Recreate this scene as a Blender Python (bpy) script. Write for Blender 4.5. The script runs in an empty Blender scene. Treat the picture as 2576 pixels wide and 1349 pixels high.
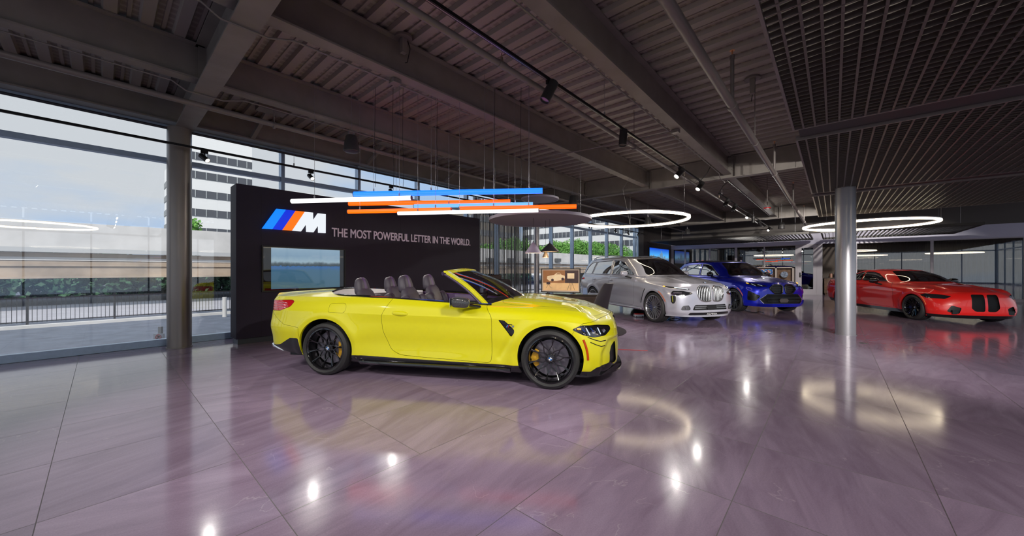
import bpy, bmesh, math, random
import numpy as np
from mathutils import Vector, Matrix
from mathutils.bvhtree import BVHTree
PI = math.pi
random.seed(7)
scene = bpy.context.scene
COL = scene.collection

# ---------------------------------------------------------------- camera
# room axes: +X runs along the glass wall and the ceiling beams, +Y towards the glass wall, Z up
FPX = 914.7
CAM_H = 1.35
YAW = math.atan(810 / FPX)
cam_d = bpy.data.cameras.new('camera')
cam = bpy.data.objects.new('camera', cam_d)
COL.objects.link(cam)
cam.location = (0, 0, CAM_H)
cam.rotation_euler = (PI / 2, 0, YAW - PI / 2)
cam_d.sensor_width = 36
cam_d.lens = 36 * FPX / 2576
cam_d.shift_y = 5.5 / 2576
cam_d.clip_end = 600
cam_d.clip_start = 0.05
scene.camera = cam

# ---------------------------------------------------------------- colour management, sky, sun
scene.view_settings.view_transform = 'Standard'
scene.view_settings.look = 'None'
scene.view_settings.gamma = 1
scene.view_settings.exposure = 0.0
scene.view_settings.use_curve_mapping = False
cy = scene.cycles
cy.use_denoising = True
cy.max_bounces = 8
cy.transparent_max_bounces = 24
cy.sample_clamp_indirect = 4
cy.sample_clamp_direct = 30
cy.caustics_reflective = False
cy.caustics_refractive = False

world = bpy.data.worlds.new('sky')
scene.world = world
world.use_nodes = True
wn = world.node_tree
wn.nodes.clear()
w_out = wn.nodes.new('ShaderNodeOutputWorld')
w_bg = wn.nodes.new('ShaderNodeBackground')
w_tc = wn.nodes.new('ShaderNodeTexCoord')
w_map = wn.nodes.new('ShaderNodeMapping')
w_map.inputs['Scale'].default_value = (1, 1, 3)
w_noi = wn.nodes.new('ShaderNodeTexNoise')
w_noi.inputs['Scale'].default_value = 2.2
w_noi.inputs['Detail'].default_value = 5
w_rmp = wn.nodes.new('ShaderNodeValToRGB')
w_rmp.color_ramp.elements[0].position = .36
w_rmp.color_ramp.elements[0].color = (.52, .70, .96, 1)
w_rmp.color_ramp.elements[1].position = .52
w_rmp.color_ramp.elements[1].color = (.80, .82, .84, 1)
wn.links.new(w_tc.outputs['Generated'], w_map.inputs['Vector'])
wn.links.new(w_map.outputs[0], w_noi.inputs['Vector'])
wn.links.new(w_noi.outputs['Fac'], w_rmp.inputs[0])
wn.links.new(w_rmp.outputs[0], w_bg.inputs[0])
wn.links.new(w_bg.outputs[0], w_out.inputs[0])
w_bg.inputs[1].default_value = 1.0

sun_d = bpy.data.lights.new('sun', 'SUN')
sun = bpy.data.objects.new('sun', sun_d)
COL.objects.link(sun)
sun_d.energy = 4.5
sun_d.angle = .02
sun_d.color = (1, .96, .9)
sun.rotation_euler = Vector((.85, .85, -1.05)).to_track_quat('-Z', 'Y').to_euler()

# ---------------------------------------------------------------- view helpers: a pixel of the photo and a real plane give a place
CF = np.array([math.cos(YAW), math.sin(YAW), 0.])
CR = np.array([math.sin(YAW), -math.cos(YAW), 0.])
CU = np.array([0, 0, 1.])
CC = np.array([0, 0, CAM_H])
def ray(px, py): return CF + CR * (px - 1288) / FPX + CU * (680 - py) / FPX
def onz(px, py, z=0.): r = ray(px, py); return CC + r * ((z - CAM_H) / r[2])
def onu(px, py, u): r = ray(px, py); return CC + r * (u / r[0])
def onv(px, py, v): r = ray(px, py); return CC + r * (v / r[1])
def ond(px, py, d): return CC + ray(px, py) * d

# ---------------------------------------------------------------- materials
MATS = {}
def mat(name, col=(.5, .5, .5), rough=.5, metal=0., emit=None, estr=0., coat=0., noise=0., nscale=20., bump=0., bscale=60., spec=.5, sheen=0.):
    if name in MATS: return MATS[name]
    m = bpy.data.materials.new(name)
    m.use_nodes = True
    nt = m.node_tree
    b = nt.nodes['Principled BSDF']
    b.inputs['Base Color'].default_value = (*col, 1)
    b.inputs['Roughness'].default_value = rough
    b.inputs['Metallic'].default_value = metal
    b.inputs['Coat Weight'].default_value = coat
    b.inputs['Coat Roughness'].default_value = .03
    b.inputs['Specular IOR Level'].default_value = spec
    b.inputs['Sheen Weight'].default_value = sheen
    if emit:
        b.inputs['Emission Color'].default_value = (*emit, 1)
        b.inputs['Emission Strength'].default_value = estr
    if noise or bump:
        tc = nt.nodes.new('ShaderNodeTexCoord')
    if noise:
        n = nt.nodes.new('ShaderNodeTexNoise'); n.inputs['Scale'].default_value = nscale; n.inputs['Detail'].default_value = 6
        r = nt.nodes.new('ShaderNodeValToRGB')
        r.color_ramp.elements[0].position = .3; r.color_ramp.elements[1].position = .7
        r.color_ramp.elements[0].color = (*[c * (1 - noise) for c in col], 1)
        r.color_ramp.elements[1].color = (*[min(1, c * (1 + noise)) for c in col], 1)
        nt.links.new(tc.outputs['Object'], n.inputs['Vector'])
        nt.links.new(n.outputs['Fac'], r.inputs[0])
        nt.links.new(r.outputs[0], b.inputs['Base Color'])
    if bump:
        n2 = nt.nodes.new('ShaderNodeTexNoise'); n2.inputs['Scale'].default_value = bscale; n2.inputs['Detail'].default_value = 4
        bp = nt.nodes.new('ShaderNodeBump'); bp.inputs['Strength'].default_value = bump; bp.inputs['Distance'].default_value = .01
        nt.links.new(tc.outputs['Object'], n2.inputs['Vector'])
        nt.links.new(n2.outputs['Fac'], bp.inputs['Height'])
        nt.links.new(bp.outputs[0], b.inputs['Normal'])
    MATS[name] = m
    return m

def glass_mat(name, tint=(1, 1, 1), refl=1.0, ior=1.5, rough=0.0):
    """thin sheet of glass: see-through with a mirror-like Fresnel reflection"""
    if name in MATS: return MATS[name]
    m = bpy.data.materials.new(name); m.use_nodes = True
    nt = m.node_tree; nt.nodes.clear()
    o = nt.nodes.new('ShaderNodeOutputMaterial'); mx = nt.nodes.new('ShaderNodeMixShader')
    t = nt.nodes.new('ShaderNodeBsdfTransparent'); t.inputs[0].default_value = (*tint, 1)
    g = nt.nodes.new('ShaderNodeBsdfGlossy'); g.inputs['Roughness'].default_value = rough
    lw = nt.nodes.new('ShaderNodeLayerWeight'); lw.inputs[0].default_value = .5      # facing: same from both sides of the sheet
    pw = nt.nodes.new('ShaderNodeMath'); pw.operation = 'POWER'; pw.inputs[1].default_value = 5
    r0 = ((ior - 1) / (ior + 1)) ** 2 * 1.9
    ma = nt.nodes.new('ShaderNodeMath'); ma.operation = 'MULTIPLY_ADD'; ma.inputs[1].default_value = 1 - r0; ma.inputs[2].default_value = r0
    mu = nt.nodes.new('ShaderNodeMath'); mu.operation = 'MULTIPLY'; mu.inputs[1].default_value = refl; mu.use_clamp = True
    nt.links.new(lw.outputs['Facing'], pw.inputs[0]); nt.links.new(pw.outputs[0], ma.inputs[0]); nt.links.new(ma.outputs[0], mu.inputs[0])
    nt.links.new(mu.outputs[0], mx.inputs[0])
    nt.links.new(t.outputs[0], mx.inputs[1]); nt.links.new(g.outputs[0], mx.inputs[2]); nt.links.new(mx.outputs[0], o.inputs[0])
    MATS[name] = m
    return m

def emis(name, col, s): return mat(name, (.02, .02, .02), .4, emit=col, estr=s)

# ---------------------------------------------------------------- mesh helpers
def link_mesh(name, me, parent=None, m=None):
    o = bpy.data.objects.new(name, me)
    COL.objects.link(o)
    if m is not None:
        for mm in (m if isinstance(m, (list, tuple)) else [m]): me.materials.append(mm)
    if parent is not None: o.parent = parent
    return o

class MB:
    """collects simple shapes into ONE mesh"""
    def __init__(s): s.v = []; s.f = []; s.mi = []; s.sm = []; s.cur = 0
    def add(s, vs, fs, smooth=False):
        b = len(s.v); s.v += [tuple(map(float, v)) for v in vs]
        for f in fs: s.f.append(tuple(b + i for i in f)); s.mi.append(s.cur); s.sm.append(smooth)
        return s
    def box(s, x0, x1, y0, y1, z0, z1):
        return s.add([(x0, y0, z0), (x1, y0, z0), (x1, y1, z0), (x0, y1, z0), (x0, y0, z1), (x1, y0, z1), (x1, y1, z1), (x0, y1, z1)],
                     [(3, 2, 1, 0), (4, 5, 6, 7), (0, 1, 5, 4), (1, 2, 6, 5), (2, 3, 7, 6), (3, 0, 4, 7)])
    def hexa(s, p8): return s.add(p8, [(3, 2, 1, 0), (4, 5, 6, 7), (0, 1, 5, 4), (1, 2, 6, 5), (2, 3, 7, 6), (3, 0, 4, 7)])
    def bar(s, a, b, w, h, up=(0, 0, 1)):
        a = Vector(a); b = Vector(b); d = (b - a).normalized(); up = Vector(up)
        if abs(d.dot(up)) > .99: up = Vector((1, 0, 0))
        x = d.cross(up).normalized() * w / 2; y = x.cross(d).normalized() * h / 2
        return s.hexa([a - x - y, a + x - y, a + x + y, a - x + y, b - x - y, b + x - y, b + x + y, b - x + y])
    def tube(s, pts, r, n=10, closed=False, caps=True):
        pts = [Vector(p) for p in pts]; N = len(pts); rs = r if isinstance(r, (list, tuple)) else [r] * N
        ref = None; rings = []
        for i, p in enumerate(pts):
            if closed: t = (pts[(i + 1) % N] - pts[i - 1]).normalized()
            else: t = (pts[min(i + 1, N - 1)] - pts[max(i - 1, 0)]).normalized()
            if ref is None:
                ref = Vector((0, 0, 1)) if abs(t.z) < .9 else Vector((1, 0, 0))
            a = (ref - t * ref.dot(t)).normalized(); ref = a; b = t.cross(a)
            rings.append([p + (a * math.cos(k * 2 * PI / n) + b * math.sin(k * 2 * PI / n)) * rs[i] for k in range(n)])
        vs = [v for rg in rings for v in rg]; fs = []
        M = N if closed else N - 1
        for i in range(M):
            for k in range(n):
                i2 = (i + 1) % N
                fs.append((i * n + k, i * n + (k + 1) % n, i2 * n + (k + 1) % n, i2 * n + k))
        s.add(vs, fs, True)
        if not closed and caps:
            s.add(rings[0], [tuple(range(n))[::-1]]); s.add(rings[-1], [tuple(range(n))])
        return s
    def cyl(s, c, r, h, n=24, axis='z', r2=None, cap=True):
        r2 = r if r2 is None else r2; c = Vector(c)
        ax = {'x': (Vector((0, 1, 0)), Vector((0, 0, 1)), Vector((1, 0, 0))), 'y': (Vector((0, 0, 1)), Vector((1, 0, 0)), Vector((0, 1, 0))), 'z': (Vector((1, 0, 0)), Vector((0, 1, 0)), Vector((0, 0, 1)))}[axis]
        A = [c + (ax[0] * math.cos(k * 2 * PI / n) + ax[1] * math.sin(k * 2 * PI / n)) * r for k in range(n)]
        B = [c + ax[2] * h + (ax[0] * math.cos(k * 2 * PI / n) + ax[1] * math.sin(k * 2 * PI / n)) * r2 for k in range(n)]
        s.add(A + B, [(k, (k + 1) % n, n + (k + 1) % n, n + k) for k in range(n)], True)
        if cap: s.add(A, [tuple(range(n))[::-1]]); s.add(B, [tuple(range(n))])
        return s
    def lathe(s, prof, n=48, axis='z', c=(0, 0, 0), smooth=True):
        """prof: list of (r, h)"""
        c = Vector(c)
        ax = {'x': (Vector((0, 1, 0)), Vector((0, 0, 1)), Vector((1, 0, 0))), 'y': (Vector((0, 0, 1)), Vector((1, 0, 0)), Vector((0, 1, 0))), 'z': (Vector((1, 0, 0)), Vector((0, 1, 0)), Vector((0, 0, 1)))}[axis]
        vs = []; fs = []
        for r, h in prof:
            for k in range(n): vs.append(c + ax[2] * h + (ax[0] * math.cos(k * 2 * PI / n) + ax[1] * math.sin(k * 2 * PI / n)) * r)
        for i in range(len(prof) - 1):
            for k in range(n): fs.append((i * n + k, i * n + (k + 1) % n, (i + 1) * n + (k + 1) % n, (i + 1) * n + k))
        return s.add(vs, fs, smooth)
    def prism(s, poly, a, b):
        """poly: list of 3D points (flat), extruded from offset a to offset b (vectors)"""
        n = len(poly); A = [Vector(p) + Vector(a) for p in poly]; B = [Vector(p) + Vector(b) for p in poly]
        s.add(A + B, [(k, (k + 1) % n, n + (k + 1) % n, n + k) for k in range(n)])
        s.add(A, [tuple(range(n))[::-1]]); s.add(B, [tuple(range(n))])
        return s
    def build(s, name, m=None, parent=None, recalc=True, bevel=0., subsurf=0):
        me = bpy.data.meshes.new(name); me.from_pydata(s.v, [], s.f)
        me.polygons.foreach_set('material_index', s.mi)
        me.polygons.foreach_set('use_smooth', s.sm)
        if recalc:
            bm = bmesh.new(); bm.from_mesh(me); bmesh.ops.recalc_face_normals(bm, faces=bm.faces); bm.to_mesh(me); bm.free()
        if any(s.sm): me.set_sharp_from_angle(angle=.7)
        o = link_mesh(name, me, parent, m)
        if bevel:
            md = o.modifiers.new('bevel', 'BEVEL'); md.width = bevel; md.segments = 2; md.limit_method = 'ANGLE'; md.angle_limit = .6
        if subsurf:
            md = o.modifiers.new('sub', 'SUBSURF'); md.levels = subsurf; md.render_levels = subsurf
        return o

def tag(o, label=None, cat=None, group=None, kind=None):
    if label: o['label'] = label
    if cat: o['category'] = cat
    if group: o['group'] = group
    if kind: o['kind'] = kind
    return o
def thing(name, label, cat, loc=(0, 0, 0), rz=0, group=None):
    o = bpy.data.objects.new(name, None); COL.objects.link(o)
    o.location = loc; o.rotation_euler = (0, 0, rz); o.empty_display_size = .1
    return tag(o, label, cat, group)
KIDS = {}
def copy_tree(root, label=None, loc=None, rz=None, group=None):
    def rec(o, parent):
        c = o.copy(); COL.objects.link(c); c.parent = parent
        for ch in list(o.children): rec(ch, c)
        return c
    r = rec(root, None)
    if label: r['label'] = label
    if loc is not None: r.location = loc
    if rz is not None: r.rotation_euler = (0, 0, rz)
    if group: r['group'] = group
    return r
def struct(o): o['kind'] = 'structure'; return o

def text_mesh(name, body, size, m, parent=None, extrude=.01, bevel=0., width=None, align='LEFT', shear=0., spacing=1., bold=0.):
    cu = bpy.data.curves.new(name, 'FONT'); cu.body = body; cu.size = size; cu.extrude = extrude; cu.align_x = align
    cu.shear = shear; cu.space_character = spacing; cu.offset = bold; cu.bevel_depth = bevel
    o = bpy.data.objects.new(name, cu); COL.objects.link(o)
    bpy.context.view_layer.update()
    dg = bpy.context.evaluated_depsgraph_get()
    me = bpy.data.meshes.new_from_object(o.evaluated_get(dg))
    bpy.data.objects.remove(o)
    xs = [v.co.x for v in me.vertices]
    if width and xs:
        k = width / (max(xs) - min(xs))
        for v in me.vertices: v.co.x *= k
    me.name = name; me.materials.clear()
    return link_mesh(name, me, parent, m)

# ---------------------------------------------------------------- common materials
M_steel = mat('painted brown grey steel', (.235, .21, .19), .55, noise=.12, nscale=3)
M_deck = mat('painted steel deck', (.30, .27, .245), .5, noise=.1, nscale=2)
M_blackwall = mat('matt charcoal panel', (.032, .025, .044), .6, noise=.06, nscale=3, spec=.25)
M_black = mat('black plastic', (.012, .012, .013), .45)
M_blackmet = mat('black powder coat', (.02, .019, .02), .35, metal=.3)
M_alu = mat('anodised window frame', (.42, .53, .68), .38, metal=.55, noise=.05)
M_aludark = mat('dark window frame', (.075, .085, .12), .4, metal=.4)
M_colgrey = mat('satin silver column paint', (.36, .35, .37), .3, metal=.75, noise=.04, nscale=2)
M_colbrown = mat('taupe column paint', (.30, .265, .24), .32, metal=.45, noise=.04, nscale=2)
M_white = mat('white painted frame', (.72, .70, .70), .45)
M_wire = mat('steel cable', (.30, .29, .30), .4, metal=.6)
M_glass = glass_mat('window glass', (.96, .98, 1.0), 1.3)
M_glass_dark = glass_mat('office glass', (.62, .60, .58), 2.6)
# ================================================================ ROOM SHELL
V_GLASS = onz(388, 871.6)[1]                       # glass wall plane
U0, U1 = -7.0, onz(2040, 742)[0]                    # left end and far (office) wall
V0 = -12.0
DECK_Z = 4.42
BEAM_Z = 3.93
GIRD_Z = 3.83

# ---- floor
def floor_material():
    m = bpy.data.materials.new('lilac grey stone tiles'); m.use_nodes = True
    nt = m.node_tree; N = nt.nodes; L = nt.links; b = N['Principled BSDF']
    def mth(op, a=None, bb=None, c=None):
        n = N.new('ShaderNodeMath'); n.operation = op
        for i, x in enumerate((a, bb, c)):
            if x is None: continue
            if isinstance(x, (int, float)): n.inputs[i].default_value = x
            else: L.new(x, n.inputs[i])
        return n.outputs[0]
    tc = N.new('ShaderNodeTexCoord'); sp = N.new('ShaderNodeSeparateXYZ'); L.new(tc.outputs['Object'], sp.inputs[0])
    tu = mth('DIVIDE', mth('SUBTRACT', sp.outputs[0], .66), .892)
    tv = mth('DIVIDE', mth('SUBTRACT', sp.outputs[1], .447), .913)
    fu = mth('FRACT', tu); fv = mth('FRACT', tv)
    iu = mth('FLOOR', tu); iv = mth('FLOOR', tv)
    du = mth('MINIMUM', fu, mth('SUBTRACT', 1., fu)); dv = mth('MINIMUM', fv, mth('SUBTRACT', 1., fv))
    # one slab near the car is twice as long: no joint at its middle
    big = mth('MULTIPLY', mth('COMPARE', iv, 1., .1), mth('COMPARE', mth('ROUND', tu), 1., .1))
    du = mth('ADD', du, big)
    iu = mth('SUBTRACT', iu, mth('MULTIPLY', mth('COMPARE', iv, 1., .1), mth('COMPARE', iu, 1., .1)))
    g = mth('LESS_THAN', mth('MINIMUM', du, dv), .0026)
    cv = N.new('ShaderNodeCombineXYZ'); L.new(iu, cv.inputs[0]); L.new(iv, cv.inputs[1])
    wn_ = N.new('ShaderNodeTexWhiteNoise'); L.new(cv.outputs[0], wn_.inputs['Vector'])
    # every tile has its own cut of the stone
    sc = N.new('ShaderNodeVectorMath'); sc.operation = 'SCALE'; sc.inputs['Scale'].default_value = 37.
    L.new(wn_.outputs['Color'], sc.inputs[0])
    rot = N.new('ShaderNodeVectorRotate'); rot.rotation_type = 'Z_AXIS'
    rq = mth('MULTIPLY', mth('SUBTRACT', wn_.outputs['Value'], .5), .9)
    L.new(tc.outputs['Object'], rot.inputs['Vector']); L.new(rq, rot.inputs['Angle'])
    ad = N.new('ShaderNodeVectorMath'); ad.operation = 'ADD'; L.new(rot.outputs[0], ad.inputs[0]); L.new(sc.outputs[0], ad.inputs[1])
    mp = N.new('ShaderNodeMapping'); mp.inputs['Scale'].default_value = (1.0, 4.5, 1.); L.new(ad.outputs[0], mp.inputs[0])
    n1 = N.new('ShaderNodeTexNoise'); n1.inputs['Scale'].default_value = 1.3; n1.inputs['Detail'].default_value = 7; n1.inputs['Distortion'].default_value = .7
    n1.inputs['Roughness'].default_value = .62
    L.new(mp.outputs[0], n1.inputs['Vector'])
    r1 = N.new('ShaderNodeValToRGB'); e = r1.color_ramp.elements
    e[0].position = .3; e[0].color = (.235, .168, .248, 1); e[1].position = .72; e[1].color = (.345, .262, .368, 1)
    L.new(n1.outputs['Fac'], r1.inputs[0])
    n3 = N.new('ShaderNodeTexNoise'); n3.inputs['Scale'].default_value = 120.; n3.inputs['Detail'].default_value = 3; L.new(tc.outputs['Object'], n3.inputs['Vector'])
    # white veins
    n2 = N.new('ShaderNodeTexNoise'); n2.inputs['Scale'].default_value = 1.1; n2.inputs['Detail'].default_value = 6; n2.inputs['Distortion'].default_value = .35
    L.new(ad.outputs[0], n2.inputs['Vector'])
    vn = mth('ABSOLUTE', mth('SUBTRACT', n2.outputs['Fac'], .53))
    vr = N.new('ShaderNodeValToRGB'); vr.color_ramp.elements[0].position = 0.; vr.color_ramp.elements[0].color = (1, 1, 1, 1)
    vr.color_ramp.elements[1].position = .0035; vr.color_ramp.elements[1].color = (0, 0, 0, 1); L.new(vn, vr.inputs[0])
    n4 = N.new('ShaderNodeTexNoise'); n4.inputs['Scale'].default_value = 3.; L.new(ad.outputs[0], n4.inputs['Vector'])
    vm = mth('MULTIPLY', vr.outputs[0], mth('MULTIPLY', mth('GREATER_THAN', n4.outputs['Fac'], .59), .33))
    mxv = N.new('ShaderNodeMixRGB'); mxv.inputs[2].default_value = (.55, .48, .54, 1); L.new(vm, mxv.inputs[0]); L.new(r1.outputs[0], mxv.inputs[1])
    tilev = mth('ADD', mth('MULTIPLY', wn_.outputs['Value'], .22), .86)
    gr = mth('MULTIPLY', tilev, mth('ADD', mth('MULTIPLY', n3.outputs['Fac'], .36), .82))
    hsv = N.new('ShaderNodeHueSaturation'); L.new(mxv.outputs[0], hsv.inputs['Color']); L.new(gr, hsv.inputs['Value'])
    mxg = N.new('ShaderNodeMixRGB'); mxg.inputs[2].default_value = (.09, .075, .085, 1); L.new(g, mxg.inputs[0]); L.new(hsv.outputs[0], mxg.inputs[1])
    L.new(mxg.outputs[0], b.inputs['Base Color'])
    ro = mth('ADD', mth('MULTIPLY', n1.outputs['Fac'], .10), .065)
    L.new(mth('ADD', ro, mth('MULTIPLY', g, .4)), b.inputs['Roughness'])
    b.inputs['Specular IOR Level'].default_value = .45
    bp = N.new('ShaderNodeBump'); bp.inputs['Strength'].default_value = .03; bp.inputs['Distance'].default_value = .004
    L.new(n1.outputs['Fac'], bp.inputs['Height']); L.new(bp.outputs[0], b.inputs['Normal'])
    return m
fl = MB(); fl.box(U0, U1 + 5, V0, V_GLASS + .12, -.25, 0)
struct(fl.build('floor', floor_material()))

# ---- corrugated ceiling deck, ribs run across the beams
def deck_material():
    m = bpy.data.materials.new('perforated acoustic deck'); m.use_nodes = True
    nt = m.node_tree; N = nt.nodes; L = nt.links; b = N['Principled BSDF']
    tc = N.new('ShaderNodeTexCoord'); sp = N.new('ShaderNodeSeparateXYZ'); L.new(tc.outputs['Object'], sp.inputs[0])
    def mth(op, a, bb=None):
        n = N.new('ShaderNodeMath'); n.operation = op
        for i, x in enumerate((a, bb)):
            if x is None: continue
            if isinstance(x, (int, float)): n.inputs[i].default_value = x
            else: L.new(x, n.inputs[i])
        return n.outputs[0]
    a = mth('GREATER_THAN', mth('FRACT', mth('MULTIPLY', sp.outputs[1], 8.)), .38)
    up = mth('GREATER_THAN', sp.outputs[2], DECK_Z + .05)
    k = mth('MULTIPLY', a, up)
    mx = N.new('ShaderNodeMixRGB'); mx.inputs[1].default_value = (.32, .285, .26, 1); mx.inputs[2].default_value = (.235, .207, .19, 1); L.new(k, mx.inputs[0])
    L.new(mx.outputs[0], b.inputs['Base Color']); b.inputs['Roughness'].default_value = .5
    return m
dk = MB(); u = U0; prof = []
P = .305
while u < U1 + .2:
    prof += [(u, DECK_Z), (u + .11, DECK_Z), (u + .13, DECK_Z + .055), (u + .185, DECK_Z + .055), (u + .19, DECK_Z + .04), (u + .225, DECK_Z + .04), (u + .23, DECK_Z + .055), (u + .285, DECK_Z + .055)]
    u += P
vs = [(a, V0, z) for a, z in prof] + [(a, V_GLASS + .3, z) for a, z in prof]; n = len(prof)
dk.add(vs, [(i, i + 1, n + i + 1, n + i) for i in range(n - 1)])
dk.box(U0 - .1, U1 + 5, V0 - .1, V_GLASS + .4, DECK_Z + .12, DECK_Z + .4)
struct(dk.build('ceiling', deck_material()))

# ---- steel frame
def ibeam(name, label, a, b, z0, z1, w, axis, tw=.02, ft=.022, extra=None, group=None):
    """rolled steel section along u ('x') or v ('y'); a=(start, end), b = position across"""
    mb = MB()
    def bx(l0, l1, c0, c1, za, zb):
        if axis == 'x': mb.box(l0, l1, c0, c1, za, zb)
        else: mb.box(c0, c1, l0, l1, za, zb)
    bx(a[0], a[1], b - w / 2, b + w / 2, z0, z0 + ft)
    bx(a[0], a[1], b - w / 2, b + w / 2, z1 - ft, z1 - .004)
    bx(a[0], a[1], b - tw / 2, b + tw / 2, z0 + ft, z1 - ft)
    if extra: extra(mb, bx)
    return tag(mb.build(name, M_steel), label, 'beam', group)
G1, G2, G3 = .97, 11.25, 21.6
def stiff(vlist):
    def f(mb, bx):
        for v in vlist:
            bx(v - .006, v + .006, 0, 0, 0, 0)
    return f
DV_ = 8.3
# girders across the room
girder_labels = ['nearest wide steel girder crossing overhead at top left, resting on the taupe column',
                 'steel girder crossing behind the bright silver track spots at upper right',
                 'farthest steel girder crossing low over the back of the showroom']
for gu, lb, w in ((G1, girder_labels[0], .25), (G2, girder_labels[1], .2), (G3, girder_labels[2], .2)):
    def ex(mb, bx, gu=gu):
        for bv in (V_GLASS - 2.55, V_GLASS - 4.8, V_GLASS - 7.05, V_GLASS - 9.3):
            for k in range(5):                      # bolted shear tabs
                for sg in (-1, 1):
                    mb.cyl((gu + sg * .03, bv + .06, BEAM_Z + .12 + k * .075), .012, .012 * sg, 6, 'x')
            mb.box(gu - .1, gu + .1, bv - .004, bv + .004, GIRD_Z + .02, DECK_Z - .02)
    ibeam('steel_girder', lb, (V0 + .02, (V_GLASS if gu < G3 else DV_) - .36), gu, GIRD_Z, DECK_Z, w, 'y', extra=ex)
bv_list = [onz(1836, 445, BEAM_Z)[1], onz(1629, 472.6, BEAM_Z)[1], onz(1470, 494, BEAM_Z)[1]]
B3, B2, B1 = [float(x) for x in bv_list]
blab = {0: ('big steel beam sweeping down right of the track lights',), 1: ('steel beam above the pendant tubes, second from the window side',), 2: ('steel beam nearest the window side, behind the hanging loudspeaker',)}
seg = [(U0, G1, 'left of the wide girder'), (G1, G2, 'between the first two girders'), (G2, G3, 'beyond the second girder')]
for i, bv in enumerate((B3, B2, B1)):
    for (a, b2, wh) in seg:
        ibeam('ceiling_beam', blab[i][0] + ', part ' + wh, (a + .03, b2 - .03), bv, BEAM_Z, DECK_Z, .19, 'x')
sp2 = B2 - B3
for k, lb in ((1, 'steel beam hidden above the open grid ceiling near the column'), (2, 'steel beam far right, second above the open grid ceiling'), (3, 'steel beam at the far right edge of the hall')):
    for a, b2, wh in seg: ibeam('ceiling_beam', lb + ', part ' + wh, (a + .16, b2 - .16), B3 - k * sp2, BEAM_Z, DECK_Z, .19, 'x')
# deep edge beam over the glass wall, with its kickers
eb = MB()
EV = V_GLASS - .22
eb.box(U0, U1, EV - .01, EV + .01, 3.98, DECK_Z + .1)
eb.box(U0, U1, EV - .11, EV + .11, 3.96, 3.985)
eb.box(U0, U1, EV - .11, EV + .11, DECK_Z - .03, DECK_Z)
u = -5.5
tag(eb.build('edge_beam', M_steel), 'long steel edge beam running above the window wall', 'beam')
for k, uu in enumerate((2.0, 4.4, 6.8, 9.3)):
    kb = MB(); kb.bar((uu, EV - .1, 4.0), (uu + .1, EV - .75, 4.38), .07, .07)
    kb.box(uu - .1, uu + .35, EV - .98, EV - .72, 4.33, 4.42)
    tag(kb.build('brace_angle', M_steel), ['slanted brace under the deck just right of the wide girder', 'slanted brace above the left window track', 'slanted brace behind the blue glowing tube', 'slanted brace left of the upper small disc'][k], 'brace', 'slanted braces along the edge beam')

# ---- glass wall: mullions, transom, sill, panes
mull_px = [708, 899, 1048, 1171, 1249, 1385, 1438, 1484, 1525, 1562, 1595]
mull_u = [float(onv(p, 600, V_GLASS)[0]) for p in mull_px]
MU = [-5.6, -4.2, -2.8, -1.4] + [float(onv(455, 600, V_GLASS)[0]) ] + mull_u
TR_Z = float(onv(388, 402, V_GLASS)[2]) - .03
n_w = 0
edges = [U0] + MU + [float(onv(1614, 600, V_GLASS)[0])]
for i in range(len(edges) - 1):
    a, b = edges[i], edges[i + 1]
    n_w += 1
    w = MB(); d = .055
    w.box(b - .035, b + .035, V_GLASS - .11, V_GLASS + .06, 0, 3.97)      # mullion at right
    w.box(a + .035, b - .035, V_GLASS - .08, V_GLASS + .05, .0, .12)      # sill
    w.box(a + .035, b - .035, V_GLASS - .08, V_GLASS + .05, TR_Z, TR_Z + .09)
    w.box(a + .035, b - .035, V_GLASS - .05, V_GLASS + .05, 3.92, 3.97)
    o = struct(w.build('window_%d' % n_w, M_alu if True else M_aludark, bevel=.004))
    p = MB(); p.box(a + .035, b - .035, V_GLASS - .006, V_GLASS + .006, .12, TR_Z)
    p.build('pane', M_glass, o)
    p = MB(); p.box(a + .035, b - .035, V_GLASS - .006, V_GLASS + .006, TR_Z + .09, 3.92)
    p.build('upper_pane', M_glass, o)
# corner and left end wall of glass, behind-the-camera wall of glass
for (x0, x1, y0, y1, nm) in ((U0 - .1, U0, V0, V_GLASS, 'left'),):
    k = y0
    while k < y1 - .1:
        n_w += 1
        e2 = min(k + 2.12, y1)
        w = MB(); w.box(x0, x1, k, k + .07, 0, 3.97); w.box(x0, x1, k + .07, e2, 0, .12); w.box(x0, x1, k + .07, e2, TR_Z, TR_Z + .09); w.box(x0, x1, k + .07, e2, 3.92, DECK_Z)
        o = struct(w.build('window_%d' % n_w, M_alu))
        p = MB(); p.box(x0 + .04, x0 + .05, k + .07, e2, .12, TR_Z); p.build('pane', M_glass, o)
        p = MB(); p.box(x0 + .04, x0 + .05, k + .07, e2, TR_Z + .09, 3.92); p.build('upper_pane', M_glass, o)
        k = e2
k = U0
while k < U1 + 4:
    n_w += 1
    e2 = k + 2.2
    w = MB(); w.box(k, k + .07, V0 - .1, V0, 0, 3.97); w.box(k + .07, e2, V0 - .1, V0, 0, .12); w.box(k + .07, e2, V0 - .1, V0, 3.3, 3.4); w.box(k + .07, e2, V0 - .1, V0, 3.9, DECK_Z)
    o = struct(w.build('window_%d' % n_w, M_alu))
    p = MB(); p.box(k + .07, e2, V0 - .05, V0 - .04, .12, 3.3); p.build('pane', M_glass, o)
    p = MB(); p.box(k + .07, e2, V0 - .05, V0 - .04, 3.4, 3.9); p.build('upper_pane', M_glass, o)
    k = e2
struct(MB().box(U0, U1, V_GLASS - .1, V_GLASS + .1, 3.97, DECK_Z + .3).build('wall_spandrel', M_steel))

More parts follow.
